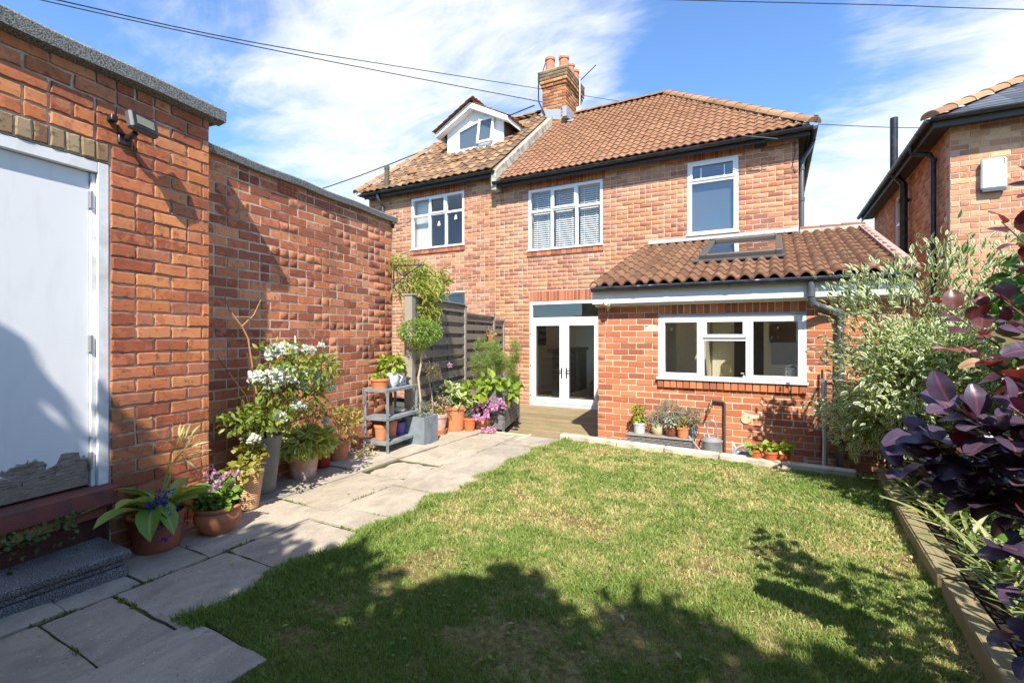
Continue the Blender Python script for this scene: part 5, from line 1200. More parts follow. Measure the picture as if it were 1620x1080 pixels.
ML['hostal'] = leaf_mat('leaf_hosta_light', [srgb(138,150,60), srgb(170,176,84), srgb(120,136,56)], .35, .45, srgb(186,190,110))
ML['grey'] = leaf_mat('leaf_grey', [srgb(122,136,118), srgb(150,160,144), srgb(104,120,100)], .2, .7)
ML['bamboo'] = leaf_mat('leaf_bamboo', [srgb(150,158,62), srgb(176,178,88), srgb(126,142,56), srgb(196,190,112)], .4)
ML['topiary'] = leaf_mat('leaf_topiary', [srgb(112,140,56), srgb(138,164,72), srgb(164,184,92)], .35)
ML['dark'] = leaf_mat('leaf_dark', [srgb(62,88,40), srgb(80,108,48), srgb(98,124,58)], .42)
ML['purple'] = leaf_mat('leaf_purple', [srgb(84,50,66), srgb(112,70,84)], .25)
ML['fennel'] = leaf_mat('leaf_fennel', [srgb(134,156,72), srgb(160,176,96), srgb(112,138,64)], .4)
ML['heuch'] = leaf_mat('leaf_heuchera', [srgb(160,158,70), srgb(186,176,92), srgb(132,142,62), srgb(190,150,84)], .35)
ML['ivy'] = leaf_mat('leaf_ivy', [srgb(66,96,44), srgb(90,116,56)], .2, .4)
ML['euon'] = leaf_mat('leaf_variegated', [srgb(100,124,76), srgb(124,144,92), srgb(110,132,80), srgb(140,156,106)], .34, .45, srgb(232,234,196))
ML['white'] = leaf_mat('petal_white', [(.82, .82, .78), (.86, .86, .83)], .3, .6, None, .2, None, (.7, .72, .6))
ML['blue'] = leaf_mat('petal_blue', [srgb(66,50,200), srgb(90,76,222), srgb(56,42,170)], .3, .5, None, .3)
ML['pink'] = leaf_mat('petal_pink', [srgb(216,150,200), srgb(226,176,214), srgb(200,128,186), srgb(222,190,226)], .3, .6, None, .2)
ML['pelar'] = leaf_mat('petal_pelargonium', [srgb(206,150,196), srgb(222,182,212)], .3, .6, None, .2, srgb(140,50,110))
ML['straw'] = leaf_mat('leaf_straw', [srgb(196,176,124), srgb(214,196,146), srgb(150,160,96)], .3, .7)

def flower(parent, c, r, mat, n=26, tpl=None, up=(0, 0, 1), mesh=None, name='flower'):
    if mesh is None:
        d = rand_dirs(n); d[:, 2] = np.abs(d[:, 2])*1.1-.25; d = unit(d); q = NR.uniform(.2, .72, n)[:, None]
        v, f = scatter((tpl or LEAFR)[0], (tpl or LEAFR)[1], d*q, frames(unit(d+NR.normal(0, .5, (n, 3))), unit(d*.8+NR.normal(0, .5, (n, 3)))), NR.uniform(.28, .5, n))
        mesh = npmesh(name, v, f, {'edge': np.tile((tpl or LEAFR)[2], n)}, True); mesh.materials.append(mat)
    o = link(name, mesh, None, parent); o.location = c; o.scale = (r, r, r); o.rotation_euler = (R.uniform(-.5, .5), R.uniform(-.5, .5), R.uniform(0, 6.28)); return o
def flmesh(name, mat, n, tpl=LEAFR):
    o = flower(None, (0, 0, 0), 1, mat, n, tpl, name=name); me = o.data; bpy.data.objects.remove(o); return me
PETAL = leaf_tpl(.9, .25, .25, 3, .3)
FM_ROSE = [flmesh('flower', ML['white'], 110, PETAL) for _ in range(3)]
FM_PEL = [flmesh('flower', ML['pelar'], 12) for _ in range(2)]
SQ = leaf_tpl(.95, .05, .03, 2, .25)
FM_HYD = [flmesh('flower_head', ML['pink'], 70, SQ) for _ in range(3)]
FM_LOB = flmesh('flower', ML['blue'], 8)
HOSTA_V = []
def big_leaf_mesh(tag, mat, w, curve, fold, n=7):
    ys = [i/n for i in range(n+1)]; v = []; e = []; f = []; ang = 0; py = pz = 0
    for i, y in enumerate(ys):
        a = .9-curve*2.2*y; py += math.cos(a)/n if i else 0; pz += math.sin(a)/n if i else 0
        ww = w*.5*(math.sin(math.pi*min(1, max(0, (y-.22)/.78)))**.75 if y > .22 else 0)+.012
        if i == n: ww = .004
        v += [(-ww, py, pz+fold*ww), (-ww*.5, py, pz+fold*.25*ww), (0, py, pz), (ww*.5, py, pz+fold*.25*ww), (ww, py, pz+fold*ww)]; e += [1, .5, 0, .5, 1]
    for i in range(n):
        for k in range(4): a = 5*i+k; f.append((a, a+1, a+6, a+5))
    me = npmesh(tag, np.array(v), [np.array(f)], {'edge': np.array(e)}, True); me.materials.append(mat); return me
def rosette(parent, c, n, L, mats, w=.38, spread=1, name='leaf'):
    for i in range(n):
        me = mats[R.randrange(len(mats))]; o = link(name, me, None, parent); s = L*R.uniform(.65, 1.1); o.location = (c[0]+R.uniform(-.03, .03), c[1]+R.uniform(-.03, .03), c[2]); o.scale = (s, s, s)
        o.rotation_euler = (R.uniform(-.35, .35)*spread, R.uniform(-.2, .2), i*2.4+R.uniform(-.3, .3))

# ---------------------------------------------------------------- potted plants by the walls
GRP = 'plants in pots along the paved path'
# 1 broad leaved plant with blue lobelia
c = (-3.60, 1.70); t = thing('potted_plant', (*c, 0), 'terracotta pot of broad green leaves with trailing blue lobelia beside the doorstep', 'potted plant', GRP)
pot(t, (*c, 0), .165, .24, simple('dusty_terracotta', srgb(176,104,72), .85, 0, 20, .12, .15, .2, srgb(150,86,60), 6), .76, .10)
HL = [big_leaf_mesh('leaf', ML['hosta'], w_, c_, f_) for w_, c_, f_ in ((.24, .55, .5), (.28, .75, .45), (.22, .45, .5), (.27, .9, .4))]
rosette(t, (c[0]-.02, c[1], .23), 19, .42, HL)
sp = [(-3.57, 1.72, .24), (-3.66, 1.75, .24)]
b = MB()
for dx, dy, h in ((.02, .16, .78), (.10, .10, .60), (.0, .22, .66)): b.tube([(c[0], c[1], .25), (c[0]+dx*.4, c[1]+dy*.5, .25+h*.45), (c[0]+dx, c[1]+dy, .2+h*.72)], [.006, .005, .002], 5)
b.build('stem', simple('straw_stem', srgb(170,170,80), .7), t)
pos, d = blob((c[0], c[1]+.16, .62), (.04, .10, .12), 30, .1); scat('dry_leaf', t, ML['straw'], LEAFN, pos, unit(d+[0, .4, .5]), rand_dirs(30), np.full(30, .10))
for i in range(95):
    a = R.uniform(0, 1); x = c[0]+.05+.16*a+R.uniform(-.05, .05); y = c[1]-.03+.02*R.uniform(-4, 4); z = .33-.22*a*a+R.uniform(-.06, .07)
    flower(t, (x, y-.04*a, z), R.uniform(.020, .032), None, mesh=FM_LOB)
bush(t, ML['dark'], (c[0]+.08, c[1]-.03, .27), (.10, .10, .06), 120, .03)
# 2 pelargonium bowl
c = (-3.52, 2.05); t = thing('potted_plant', (*c, 0), 'round terracotta bowl with pink and white pelargonium flowers', 'potted plant', GRP)
b = MB(); b.lathe([(0, 0), (.09, 0), (.12, .03), (.15, .09), (.152, .12), (.140, .155), (.135, .16), (.150, .165), (.155, .18), (.15, .19), (.132, .188), (.128, .15), (0, .15)], (*c, 0), 30, 1.0, 1.0); b.build('pot', M_TERRA2, t)
bush(t, leaf_mat('leaf_pelargonium', [srgb(110,140,56), srgb(140,166,72), srgb(92,122,48)], .3), (c[0], c[1]-.01, .25), (.14, .13, .09), 260, .055, LEAFR, .1, .9, .3)
tips = [(c[0]+R.uniform(-.15, .2), c[1]+R.uniform(-.14, .14), R.uniform(.34, .43)) for _ in range(16)]
stems(t, (c[0], c[1], .2), tips, .003)
for p in tips: flower(t, p, R.uniform(.035, .05), None, mesh=FM_PEL[R.randrange(2)])
# 3 ribbed cream pot
c = (-3.79, 2.44); t = thing('potted_plant', (*c, 0), 'ribbed straw coloured pot of small yellow green leaves behind the pelargonium bowl', 'potted plant', GRP)
b = MB(); pr = [(0, 0), (.085, 0)]
for i in range(15): z = .008+i*.0185; r_ = .085+.035*i/14; pr += [(r_+.005, z+.003), (r_+.005, z+.011), (r_, z+.014)]
pr += [(.128, .29), (.13, .31), (.115, .31), (.112, .27), (0, .27)]; b.lathe(pr, (*c, 0), 24); b.build('pot', simple('straw_pot', srgb(206,166,122), .8, 0, 30, .12, .1), t)
bush(t, ML['heuch'], (c[0], c[1], .40), (.20, .20, .10), 420, .05, LEAFR, .2, .8, .2, lumps=5)
# 4 tall grey planter with white rose
c = (-4.02, 2.72); t = thing('rose_bush', (*c, 0), 'white flowering rose bush in a tall grey stone planter against the garden wall', 'rose bush', GRP)
pot(t, (*c, 0), .185, .52, simple('grey_planter', srgb(112,110,106), .75, 0, 14, .15, .2, .3, srgb(136,132,124), 4), .62, .04)
tips = [(c[0]+R.uniform(.0, .5), c[1]+R.uniform(-.42, .45), R.uniform(.7, 1.32)) for _ in range(22)]
stems(t, (*c, .48), tips, .007, M_BARK)
bush(t, ML['rose'], (c[0]+.24, c[1]+.05, 1.08), (.28, .40, .28), 950, .060, LEAF, .25, .6, .2, lumps=9)
bush(t, ML['rose'], (c[0]+.26, c[1]-.12, .78), (.28, .38, .22), 640, .062, LEAF, .3, .6, .2, lumps=7)
for x, y, z, r_ in ((.22,-.16,1.02,.085),(.24,-.05,1.04,.09),(.25,.10,1.01,.09),(.27,.20,1.03,.08),(.12,-.03,1.24,.08),(.15,.07,1.26,.07),(.18,.24,1.26,.055),(.28,.32,.98,.042),(.26,.42,.92,.04),(.1,.45,1.30,.032),(.3,.02,.80,.045),(.28,-.12,.72,.05),(.3,-.35,.58,.045),(.25,.12,.77,.04),(.2,-.27,1.05,.06)):
    flower(t, (c[0]+x+.14, c[1]+y, z), r_*1.3, None, mesh=FM_ROSE[R.randrange(3)])
b = MB(); b.tube([(-3.93, 2.62, .9), (-3.96, 2.56, 1.38), (-3.98, 2.52, 1.48), (-4.0, 2.42, 1.62), (-4.02, 2.38, 1.78)], [.008, .007, .006, .006, .003], 7)
b.tube([(-3.98, 2.52, 1.48), (-3.97, 2.62, 1.58), (-3.99, 2.70, 1.72)], [.006, .005, .003], 7); b.tube([(-4.0, 2.45, 1.56), (-3.96, 2.58, 1.56)], .004, 5); b.build('bare_branch', simple('tan_branch', srgb(176,126,88), .8, 0, 30, .15), t)
b = MB(); b.tube([(-3.95, 3.05, .7), (-4.06, 3.10, 1.40)], .010, 7); b.build('cane', simple('cane', srgb(206,186,160), .7), t)
# 5 hosta in limewashed pot
c = (-4.12, 3.24); t = thing('potted_plant', (*c, 0), 'pale limewashed terracotta pot with a wide yellow green hosta', 'potted plant', GRP)
pot(t, (*c, 0), .165, .30, M_TERRAW, .70, .16)
bush(t, ML['hostal'], (c[0]+.02, c[1], .36), (.25, .26, .10), 420, .12, LEAFW, .5, .7, .2)
stems(t, (*c, .3), [(c[0]+.05, c[1]+.12, .72), (c[0]+.05, c[1]+.02, .62), (c[0]+.0, c[1]+.2, .66)], .005, M_BARK)
bush(t, ML['rose'], (c[0]+.04, c[1]+.12, .66), (.14, .18, .13), 130, .045, LEAF, .2, .5, .1)
flower(t, (c[0]+.1, c[1]+.19, .52), .05, None, mesh=FM_ROSE[0])
# 6 red pot
c = (-4.26, 3.58); t = thing('plant_pot', (*c, 0), 'small red glazed pot half hidden behind the limewashed hosta pot', 'pot'); pot(t, (*c, 0), .10, .20, simple('red_glaze', srgb(150,36,34), .35), .8, .1); bush(t, ML['green'], (c[0]+.03, c[1]-.03, .25), (.13, .13, .07), 60, .08, LEAFW)
# 7 terracotta pot with twiggy plant
c = (-4.31, 3.86); t = thing('potted_plant', (*c, 0), 'plain terracotta pot with a loose yellow leaved shrub left of the shelf unit', 'potted plant', GRP)
pot(t, (*c, 0), .125, .24, simple('pale_terracotta', srgb(208,140,100), .85, 0, 25, .12, .15, .2, srgb(186,112,76), 8), .72, .18)
stems(t, (*c, .2), [(c[0]+R.uniform(-.1, .15), c[1]+R.uniform(-.15, .2), R.uniform(.4, .66)) for _ in range(12)], .004, M_BARK)
bush(t, ML['heuch'], (c[0]+.03, c[1]+.03, .45), (.16, .20, .18), 300, .045, LEAF, .2, .5, .1, lumps=7)
b = MB(); b.tube([(c[0]+.0, c[1]-.35, .52), (c[0]+.03, c[1]+.0, .56), (c[0]+.05, c[1]+.38, .72)], [.006, .007, .004], 6); b.build('bare_branch', M_BARK, t)
# fallen twigs near the shelf
pos = np.c_[NR.uniform(-4.28, -4.08, 60), NR.uniform(3.95, 4.25, 60), NR.uniform(.0, .10, 60)]
prop(scat('dry_leaves', None, ML['straw'], LEAF, pos, rand_dirs(60), rand_dirs(60), NR.uniform(.03, .06, 60)), 'dry leaf litter on the paving beside the shelf unit', 'leaf litter', None, 'stuff')

# ---------------------------------------------------------------- shelf unit
SH = thing('shelf_unit', (-4.2, 4.5, 0), 'grey metal three tier shelf unit holding pots against the garden wall', 'shelf')
SM = GM @ Matrix.Translation((0, 0, 0))
su0, su1, sy0, sy1 = .07, .70, -.37, -.05
for u in (su0, su1):
    for y in (sy0, sy1):
        b = MB(SM); b.bbox(u-.016, u+.016, y-.003, y+.003, 0, .775, .001); b.bbox(u-.003, u+.003, y-.018, y+.018, 0, .774, .001); b.build('leg', M_SHELF, SH)
for z in (.14, .43, .765):
    b = MB(SM); b.bbox(su0-.01, su1+.01, sy0-.012, sy1+.012, z-.012, z, .003); b.bbox(su0-.01, su1+.01, sy0-.014, sy0-.0125, z-.035, z-.001, .0005); b.bbox(su0-.012, su0-.0105, sy0, sy1, z-.035, z-.001, .0005); b.build('shelf', M_SHELF, SH)
def SP(u, y, z): return tuple(SM @ Vector((u, y, z)))
p = SP(.16, -.2, .766); t = thing('potted_plant', p, 'shallow terracotta bowl of succulents on the top of the shelf unit', 'potted plant', GRP); pot(t, p, .115, .12, M_TERRA2, .75, .25); bush(t, ML['lime'], (p[0], p[1], p[2]+.13), (.10, .10, .04), 160, .04, LEAFW, 0, 1)
p = SP(.38, -.2, .766); t = thing('potted_plant', p, 'white ceramic pot with a bright yellow green plant on the top shelf', 'potted plant', GRP)
b = MB(); b.lathe([(0, 0), (.07, 0), (.095, .05), (.10, .10), (.085, .16), (.07, .185), (.078, .20), (.068, .20), (.06, .17), (0, .17)], p, 24); b.build('pot', simple('white_ceramic', (.70, .70, .68), .3), t); b = MB(); b.tube([(p[0]+.07, p[1]+.05, p[2]+.16), (p[0]+.11, p[1]+.09, p[2]+.12), (p[0]+.09, p[1]+.07, p[2]+.05)], .009, 6); b.build('handle', simple('white_ceramic_handle', (.70, .70, .68), .3), t)
bush(t, ML['lime'], (p[0], p[1]+.03, p[2]+.28), (.14, .17, .10), 150, .085, LEAFW, .2, .8, .2)
p = SP(.58, -.17, .766); t = thing('house_lantern', p, 'small white house shaped lantern on the right of the top shelf', 'lantern')
LMx = Matrix.Translation(p) @ Matrix.Rotation(math.atan2(OD.y, OD.x), 4, 'Z')
b = MB(LMx); b.box(-.06, .06, -.045, .045, 0, .16); b.box(.061, .13, -.04, .04, 0, .09); b.build('walls', M_PAINT, t)
b = MB(LMx); b.prism([(-.07, -.055, .161), (.07, -.055, .161), (.07, 0, .215), (-.07, 0, .215)], (0, 0, .006)); b.prism([(-.07, 0, .215), (.07, 0, .215), (.07, .055, .161), (-.07, .055, .161)], (0, 0, .006)); b.build('roof', simple('grey_tin', (.25, .26, .28), .5), t)
b = MB(LMx)
for x, z, w_ in ((-.035, .03, .02), (.005, .03, .02), (-.035, .11, .05), (.08, .03, .018)): b.box(x, x+w_, -.0465, -.0455, z, z+.03)
b.build('windows', M_DARK, t)
for (u, z, lab, mt, pl) in ((.18, .141, 'left terracotta pot on the bottom shelf, seen behind the shelf leg', M_TERRA2, None), (.38, .141, 'terracotta pot with green rosette on the bottom shelf, next to the purple pot', M_TERRA, 'green'), (.57, .141, 'purple plastic pot holding dry sticks on the bottom shelf', simple('purple_plastic', srgb(112,84,160), .45), 'sticks')):
    p = SP(u, -.2, z); t = thing('potted_plant', p, lab, 'potted plant', GRP); pot(t, p, .085, (.19, .21, .155)[(u > .3)+(u > .5)], mt, .72, .2)
    if pl == 'green': bush(t, ML['green'], (p[0], p[1], p[2]+.23), (.08, .08, .03), 70, .06, LEAFW, 0, 1)
    if pl == 'sticks': stems(t, (p[0], p[1], p[2]+.12), [(p[0]+R.uniform(-.08, .1), p[1]+R.uniform(-.1, .12), p[2]+R.uniform(.26, .36)) for _ in range(14)], .005, M_BARK, 'sticks', .02)
p = SP(.37, -.22, .431); t = thing('clay_figure', p, 'small clay toadstool ornament on the middle shelf', 'ornament'); b = MB(); b.lathe([(0, 0), (.035, 0), (.028, .04), (.03, .07), (.022, .10), (0, .105)], p, 14); b.build('body', M_TERRAW, t)
p = SP(.52, -.22, .431); o = MB(); o.lathe([(0, 0), (.07, .005), (.085, .03), (.06, .06), (0, .07)], p, 12, 1.0, 1.25); me = o.mesh('stone')
for v_ in me.vertices: v_.co += Vector((R.uniform(-.006, .006), R.uniform(-.006, .006), R.uniform(-.006, .006)))
o = link('stone', me, simple('pale_stone', srgb(190,176,156), .9, 0, 30, .2, .5)); prop(o, 'pale rough stone on the middle shelf beside the clay ornament', 'stone')
p = SP(.40, -.05, .50); t = thing('terracotta_ornament', p, 'terracotta lizard ornament fixed to the brick wall behind the shelf', 'ornament'); b = MB(SM); b.tube([(.28, -.03, .60), (.31, -.035, .56), (.31, -.03, .50)], [.02, .025, .015], 8); b.tube([(.40, -.03, .70), (.42, -.035, .66), (.42, -.03, .60)], [.02, .024, .012], 8); b.build('body', M_TERRA2, t)

# ---------------------------------------------------------------- square planter with standard tree
t = thing('topiary_tree', (-4.08, 5.0, 0), 'lollipop standard tree with round crown in a square slate grey planter', 'tree', GRP)
PM = Matrix.Translation((-4.10, 5.02, 0)) @ Matrix.Rotation(math.atan2(OD.y, OD.x)-.03, 4, 'Z')
b = MB(PM); s = .17
for q in ((-s, s, -s, -s+.02), (-s, s, s-.02, s), (-s, -s+.02, -s+.02, s-.02), (s-.02, s, -s+.02, s-.02)): b.bbox(q[0], q[1], q[2], q[3], 0, .36, .004)
b.build('planter', simple('slate_planter', srgb(128,138,144), .8, 0, 12, .15, .4, .3, srgb(104,112,118), 7), t); b = MB(PM); b.box(-s+.02, s-.02, -s+.02, s-.02, .28, .31); b.build('soil', M_SOIL, t)
b = MB(); b.tube([(-4.12, 5.02, .3), (-4.10, 5.03, .55), (-4.13, 5.02, .85), (-4.08, 5.02, 1.05), (-4.10, 5.02, 1.32)], [.016, .014, .014, .013, .012], 8); b.tube([(-4.22, 5.0, .3), (-4.26, 5.0, 1.3)], .012, 6); b.build('trunk', simple('pale_bark', srgb(190,170,140), .8, 0, 40, .15), t)
o = bush(t, ML['topiary'], (-4.08, 5.0, 1.45), (.29, .29, .17), 2400, .032, LEAF, .1, .5, .55, name='crown'); bush(t, ML['topiary'], (-4.08, 5.0, 1.29), (.14, .14, .10), 350, .032, name='crown')
bush(t, ML['grey'], (-4.06, 5.0, .42), (.13, .13, .14), 260, .05, LEAFN, 0, .4, .1)
# bamboo behind the post
t = thing('bamboo', (-4.42, 5.25, 0), 'yellow green bamboo arching over the top of the fence post', 'bamboo')
tips = [(-4.45+R.uniform(-.25, .3), 5.2+R.uniform(-.2, .5), R.uniform(1.9, 2.5)) for _ in range(11)]
stems(t, (-4.48, 5.28, .0), tips, .007, simple('cane_green', srgb(150,150,80), .6), 'stem', .12)
P = []; 
for tp in tips+[(-4.15, 5.25, 1.95), (-4.12, 5.3, 1.75), (-4.2, 5.2, 1.7), (-4.1, 5.4, 2.0), (-4.1, 5.5, 2.2), (-4.3, 5.2, 2.1), (-4.3, 5.3, 2.3)]*2:
    q, _ = blob(tp, (.15, .15, .14), 55, 0); P.append(q)
pos = np.concatenate(P); n = len(pos); scat('foliage', t, ML['bamboo'], LEAFN, pos, unit(NR.normal(0, .6, (n, 3))+[.2, 0, -.35]), unit(NR.normal(0, .5, (n, 3))+[0, 0, .6]), NR.uniform(.07, .15, n))
# pot on saucer
c = (-4.22, 5.58); t = thing('potted_plant', (*c, 0), 'whitish terracotta pot on an orange saucer with small mauve flowers', 'potted plant', GRP)
b = MB(); b.lathe([(0, 0), (.10, 0), (.125, .07), (.115, .07), (.10, .02), (0, .02)], (*c, 0), 24); b.build('saucer', M_TERRA2, t); pot(t, (*c, .03), .13, .26, M_TERRAW, .66, .2)
bush(t, ML['heuch'], (c[0], c[1], .40), (.17, .18, .13), 340, .04, LEAF, .1, .5, .2); pos, d = blob((c[0], c[1], .43), (.18, .18, .13), 90, .7); scat('flowers', t, ML['pink'], LEAFR, pos, rand_dirs(90), d, np.full(90, .022))
t = thing('allium_seedhead', (-4.24, 5.46, 0), 'dried starry allium seed head on a tall straw stalk before the fence', 'seed head')
b = MB(); b.tube([(-4.24, 5.50, .05), (-4.24, 5.46, .5), (-4.27, 5.40, .85)], .007, 6); b.build('stalk', simple('straw', srgb(196,180,140), .8), t)
b = MB()
for i in range(46): d = Vector((R.gauss(0, 1), R.gauss(0, 1), R.gauss(0, 1))).normalized(); p0 = Vector((-4.25, 5.42, .90)); b.tube([p0, p0+d*.16], [.002, .0035], 4, False)
b.tube([(-4.25, 5.42, .92), (-4.30, 5.22, 1.10)], .004, 5); b.build('head', simple('straw_head', srgb(190,170,120), .8), t)
# large terracotta
c = (-4.18, 5.90); t = thing('potted_plant', (*c, 0), 'largest terracotta pot with cream variegated leaves by the fence', 'potted plant', GRP)
pot(t, (*c, 0), .19, .38, M_TERRA2, .74, .16, 0, 32)
bush(t, leaf_mat('leaf_cream_edge', [srgb(110,136,70), srgb(140,160,90)], .3, .45, srgb(216,216,160)), (c[0]+.02, c[1], .50), (.26, .30, .17), 330, .11, LEAFW, .35, .7, .2, lumps=6)
bush(t, ML['grey'], (c[0]-.05, c[1]-.12, .52), (.20, .22, .14), 200, .05, LEAF)
# small terracotta
c = (-3.97, 6.00); t = thing('potted_plant', (*c, 0), 'smallest terracotta pot on the paving with a thin upright succulent', 'potted plant', GRP)
pot(t, (*c, 0), .095, .19, simple('orange_terracotta', srgb(200,110,66), .8, 0, 25, .1, .1), .75, .2); bush(t, ML['grey'], (c[0], c[1], .32), (.05, .05, .16), 120, .05, LEAFN, -.3, .2, 0)
# hydrangea
c = (-3.92, 6.28); t = thing('hydrangea', (*c, 0), 'hydrangea with pink mauve mop heads and lime leaves at the path end', 'hydrangea', GRP)
pot(t, (*c, -.1), .16, .28, M_TERRA, .75)
tips = [(c[0]+R.uniform(-.3, .32), c[1]+R.uniform(-.2, .3), R.uniform(.35, .78)) for _ in range(16)]; stems(t, (*c, .1), tips, .006)
bush(t, leaf_mat('leaf_hydrangea', [srgb(134,158,52), srgb(164,182,70), srgb(112,140,46)], .35), (c[0], c[1]+.1, .52), (.36, .34, .26), 330, .13, LEAFW, .3, .6, .3, lumps=6)
for x, y, z, r_ in ((.0,-.22,.30,.085),(.10,-.2,.36,.08),(.18,-.14,.26,.08),(.26,-.12,.34,.09),(.33,-.05,.40,.085),(.06,-.26,.18,.085),(.2,-.22,.2,.075),(.36,.02,.34,.07),(-.1,-.1,.52,.06),(.3,-.3,.03,.06),(.22,-.33,.03,.05),(.36,-.27,.03,.05),(.1,.0,.42,.07),(-.35,-.35,.95,.05)):
    flower(t, (c[0]+x, c[1]+y, z), r_*.95, None, mesh=FM_HYD[R.randrange(3)], name='flower_head')
# fennel
c = (-4.0, 6.75); t = thing('fennel', (*c, 0), 'feathery tall fennel between hydrangea and rattan planter', 'fennel', GRP)
tips = [(c[0]+R.uniform(-.35, .35), c[1]+R.uniform(-.3, .4), R.uniform(.75, 1.25)) for _ in range(18)]; stems(t, (*c, .1), tips, .005)
P = [blob(q, (.10, .10, .14), 330, 0)[0] for q in tips]; pos = np.concatenate(P); pos = pos[pos[:, 2] > .3]; n = len(pos); scat('foliage', t, ML['fennel'], leaf_tpl(.05, .2, 0, 2), pos, unit(NR.normal(0, .6, (n, 3))+[0, 0, .5]), rand_dirs(n), NR.uniform(.05, .10, n))
# rattan planter
t = thing('rattan_planter', (-3.75, 7.0, -.12), 'grey woven rattan planter box standing on the deck beside the fence', 'planter', GRP)
def rattan_mat(name, c0, c1):
    M = Mat(name); w1 = M.n('ShaderNodeTexWave'); w1.inputs['Scale'].default_value = 18; w1.bands_direction = 'Z'; M.L.new(M.pos(), w1.inputs[0]); ch = M.voronoi(45, 'F1', 'Distance', (1, 1, 1))
    M.bump(M.math('ADD', w1.outputs['Fac'], ch), .8, .006); return M.set(M.mix(M.math('MULTIPLY', w1.outputs['Fac'], ch), c0, c1), .7)
M_RAT = rattan_mat('grey_rattan', srgb(92,90,90), srgb(168,164,160))
RM = Matrix.Translation((-3.58, 6.36, -.12)) @ Matrix.Rotation(math.atan2(.972, -.30)+0, 4, 'Z')
for i in range(8): b = MB(RM); b.bbox(0, 1.25, .0, .018, .10+i*.075, .172+i*.075, .006); b.build('weave_band', M_RAT, t)
for i in range(8): b = MB(RM); b.bbox(0, .018, .02, .42, .10+i*.075, .172+i*.075, .006); b.build('weave_band', M_RAT, t)
b = MB(RM); b.box(.02, 1.25, .40, .42, .1, .7); b.box(1.232, 1.25, .02, .4, .1, .7); b.box(.02, 1.23, .02, .4, .5, .55); b.build('liner', M_SOIL, t)
for x, y in ((0.0, .0), (1.21, .0), (0, .38), (1.21, .38)): b = MB(RM); b.bbox(x, x+.04, y, y+.04, 0, .098, .004); b.build('foot', M_RAT, t)
b = MB(RM); b.bbox(1.252, 1.29, 0, .42, .05, .82, .006); b.build('back_panel', M_RAT, t)
bush(t, ML['grey'], tuple(RM @ Vector((.5, .2, .65))), (.3, .3, .2), 260, .05, LEAFN, .3); bush(t, ML['purple'], tuple(RM @ Vector((.05, .25, .35))), (.12, .14, .22), 160, .04, LEAFR)
# hanging pot on fence
p = FM @ Vector((-1.22, -.12, 1.32)); t = thing('hanging_pot', tuple(p), 'small terracotta wall pot with pink flowers hooked on the fence', 'hanging pot', GRP)
pot(t, (p.x, p.y, p.z-.04), .08, .13, M_TERRA2, .6, .2); bush(t, ML['heuch'], (p.x, p.y, p.z+.13), (.10, .11, .08), 120, .04); pos, d = blob((p.x, p.y, p.z+.17), (.09, .10, .08), 36, .6); scat('flowers', t, ML['pink'], LEAFR, pos, rand_dirs(36), d, np.full(36, .03))
b = MB(); b.tube([(p.x, p.y, p.z+.02), (p.x-.10, p.y-.02, p.z+.30)], .004, 5); b.build('hook', M_BLACKPL, t)
# ivy on the door sill
t = thing('ivy', tuple(OM @ Vector((-.78, -.08, .30))), 'small ivy creeping across the red door sill above the step', 'ivy')
n = 110; uu = NR.uniform(-1.02, -.68, n); zz_ = .27+.10*NR.random(n)-.20*np.clip(np.abs(uu+.95)-.0, 0, .1)*0-.12*(NR.random(n) < .2)
pos = np.array([OM @ Vector((u_, -.085-.05*R.random(), z_)) for u_, z_ in zip(uu, zz_)]); scat('foliage', t, ML['ivy'], LEAFR, pos, unit(NR.normal(0, .6, (n, 3))+[.6, 0, -.4]), unit(NR.normal(0, .4, (n, 3))+[1, .2, .6]), NR.uniform(.016, .032, n))
b = MB(OM); b.tube([(-1.02, -.075, .25), (-.85, -.08, .31), (-.7, -.075, .33), (-.55, -.075, .35)], .004, 5); b.build('stem', M_STEM, t)

# ---------------------------------------------------------------- things along the extension wall
t = thing('rattan_box', (-1.28, 6.3, -.12), 'low grey rattan storage box carrying five small pots by the extension wall', 'box')
for i in range(8): b = MB(); b.bbox(-1.665, -.875, 6.165, 6.180, -.20+i*.041, -.162+i*.041, .003); b.build('weave_band', M_RAT, t)
for i in range(8): b = MB(); b.bbox(-.89, -.875, 6.182, 6.43, -.20+i*.041, -.162+i*.041, .003); b.build('weave_band', M_RAT, t)
b = MB(); b.bbox(-1.68, -.86, 6.15, 6.44, .128, .148, .006); b.build('lid', simple('rattan_lid', srgb(138,132,124), .7, 0, 60, .2, .4), t); b = MB(); b.box(-1.66, -.9, 6.2, 6.43, -.2, .127); b.build('liner', M_DARK, t)
G2 = 'small pots on the rattan box'
def gp(x, y, z, r, h, mat, lab, taper=.72, rim=.15, bulge=0): t = thing('potted_plant', (x, y, z), lab, 'potted plant', G2); pot(t, (x, y, z), r, h, mat, taper, rim, bulge, 20); return t
t = gp(-1.53, 6.27, .149, .078, .135, simple('pale_blue_pot', srgb(186,190,190), .5, 0, 10, .06), 'pale blue grey pot with an upright yellow plant, leftmost on the rattan box', .86, .2); bush(t, ML['lime'], (-1.55, 6.27, .36), (.07, .07, .15), 170, .05, LEAFW, .1, .6, .1); stems(t, (-1.50, 6.27, .26), [(-1.47, 6.27, .60), (-1.44, 6.28, .58)], .004, M_BARK)
t = gp(-1.30, 6.28, .149, .082, .14, simple('cream_glazed', srgb(206,190,156), .45, 0, 12, .15), 'round cream pot with silvery plant on the rattan box', .62, .14, .012); bush(t, ML['grey'], (-1.32, 6.27, .36), (.13, .11, .12), 330, .05, LEAFN, .1, .5, .1)
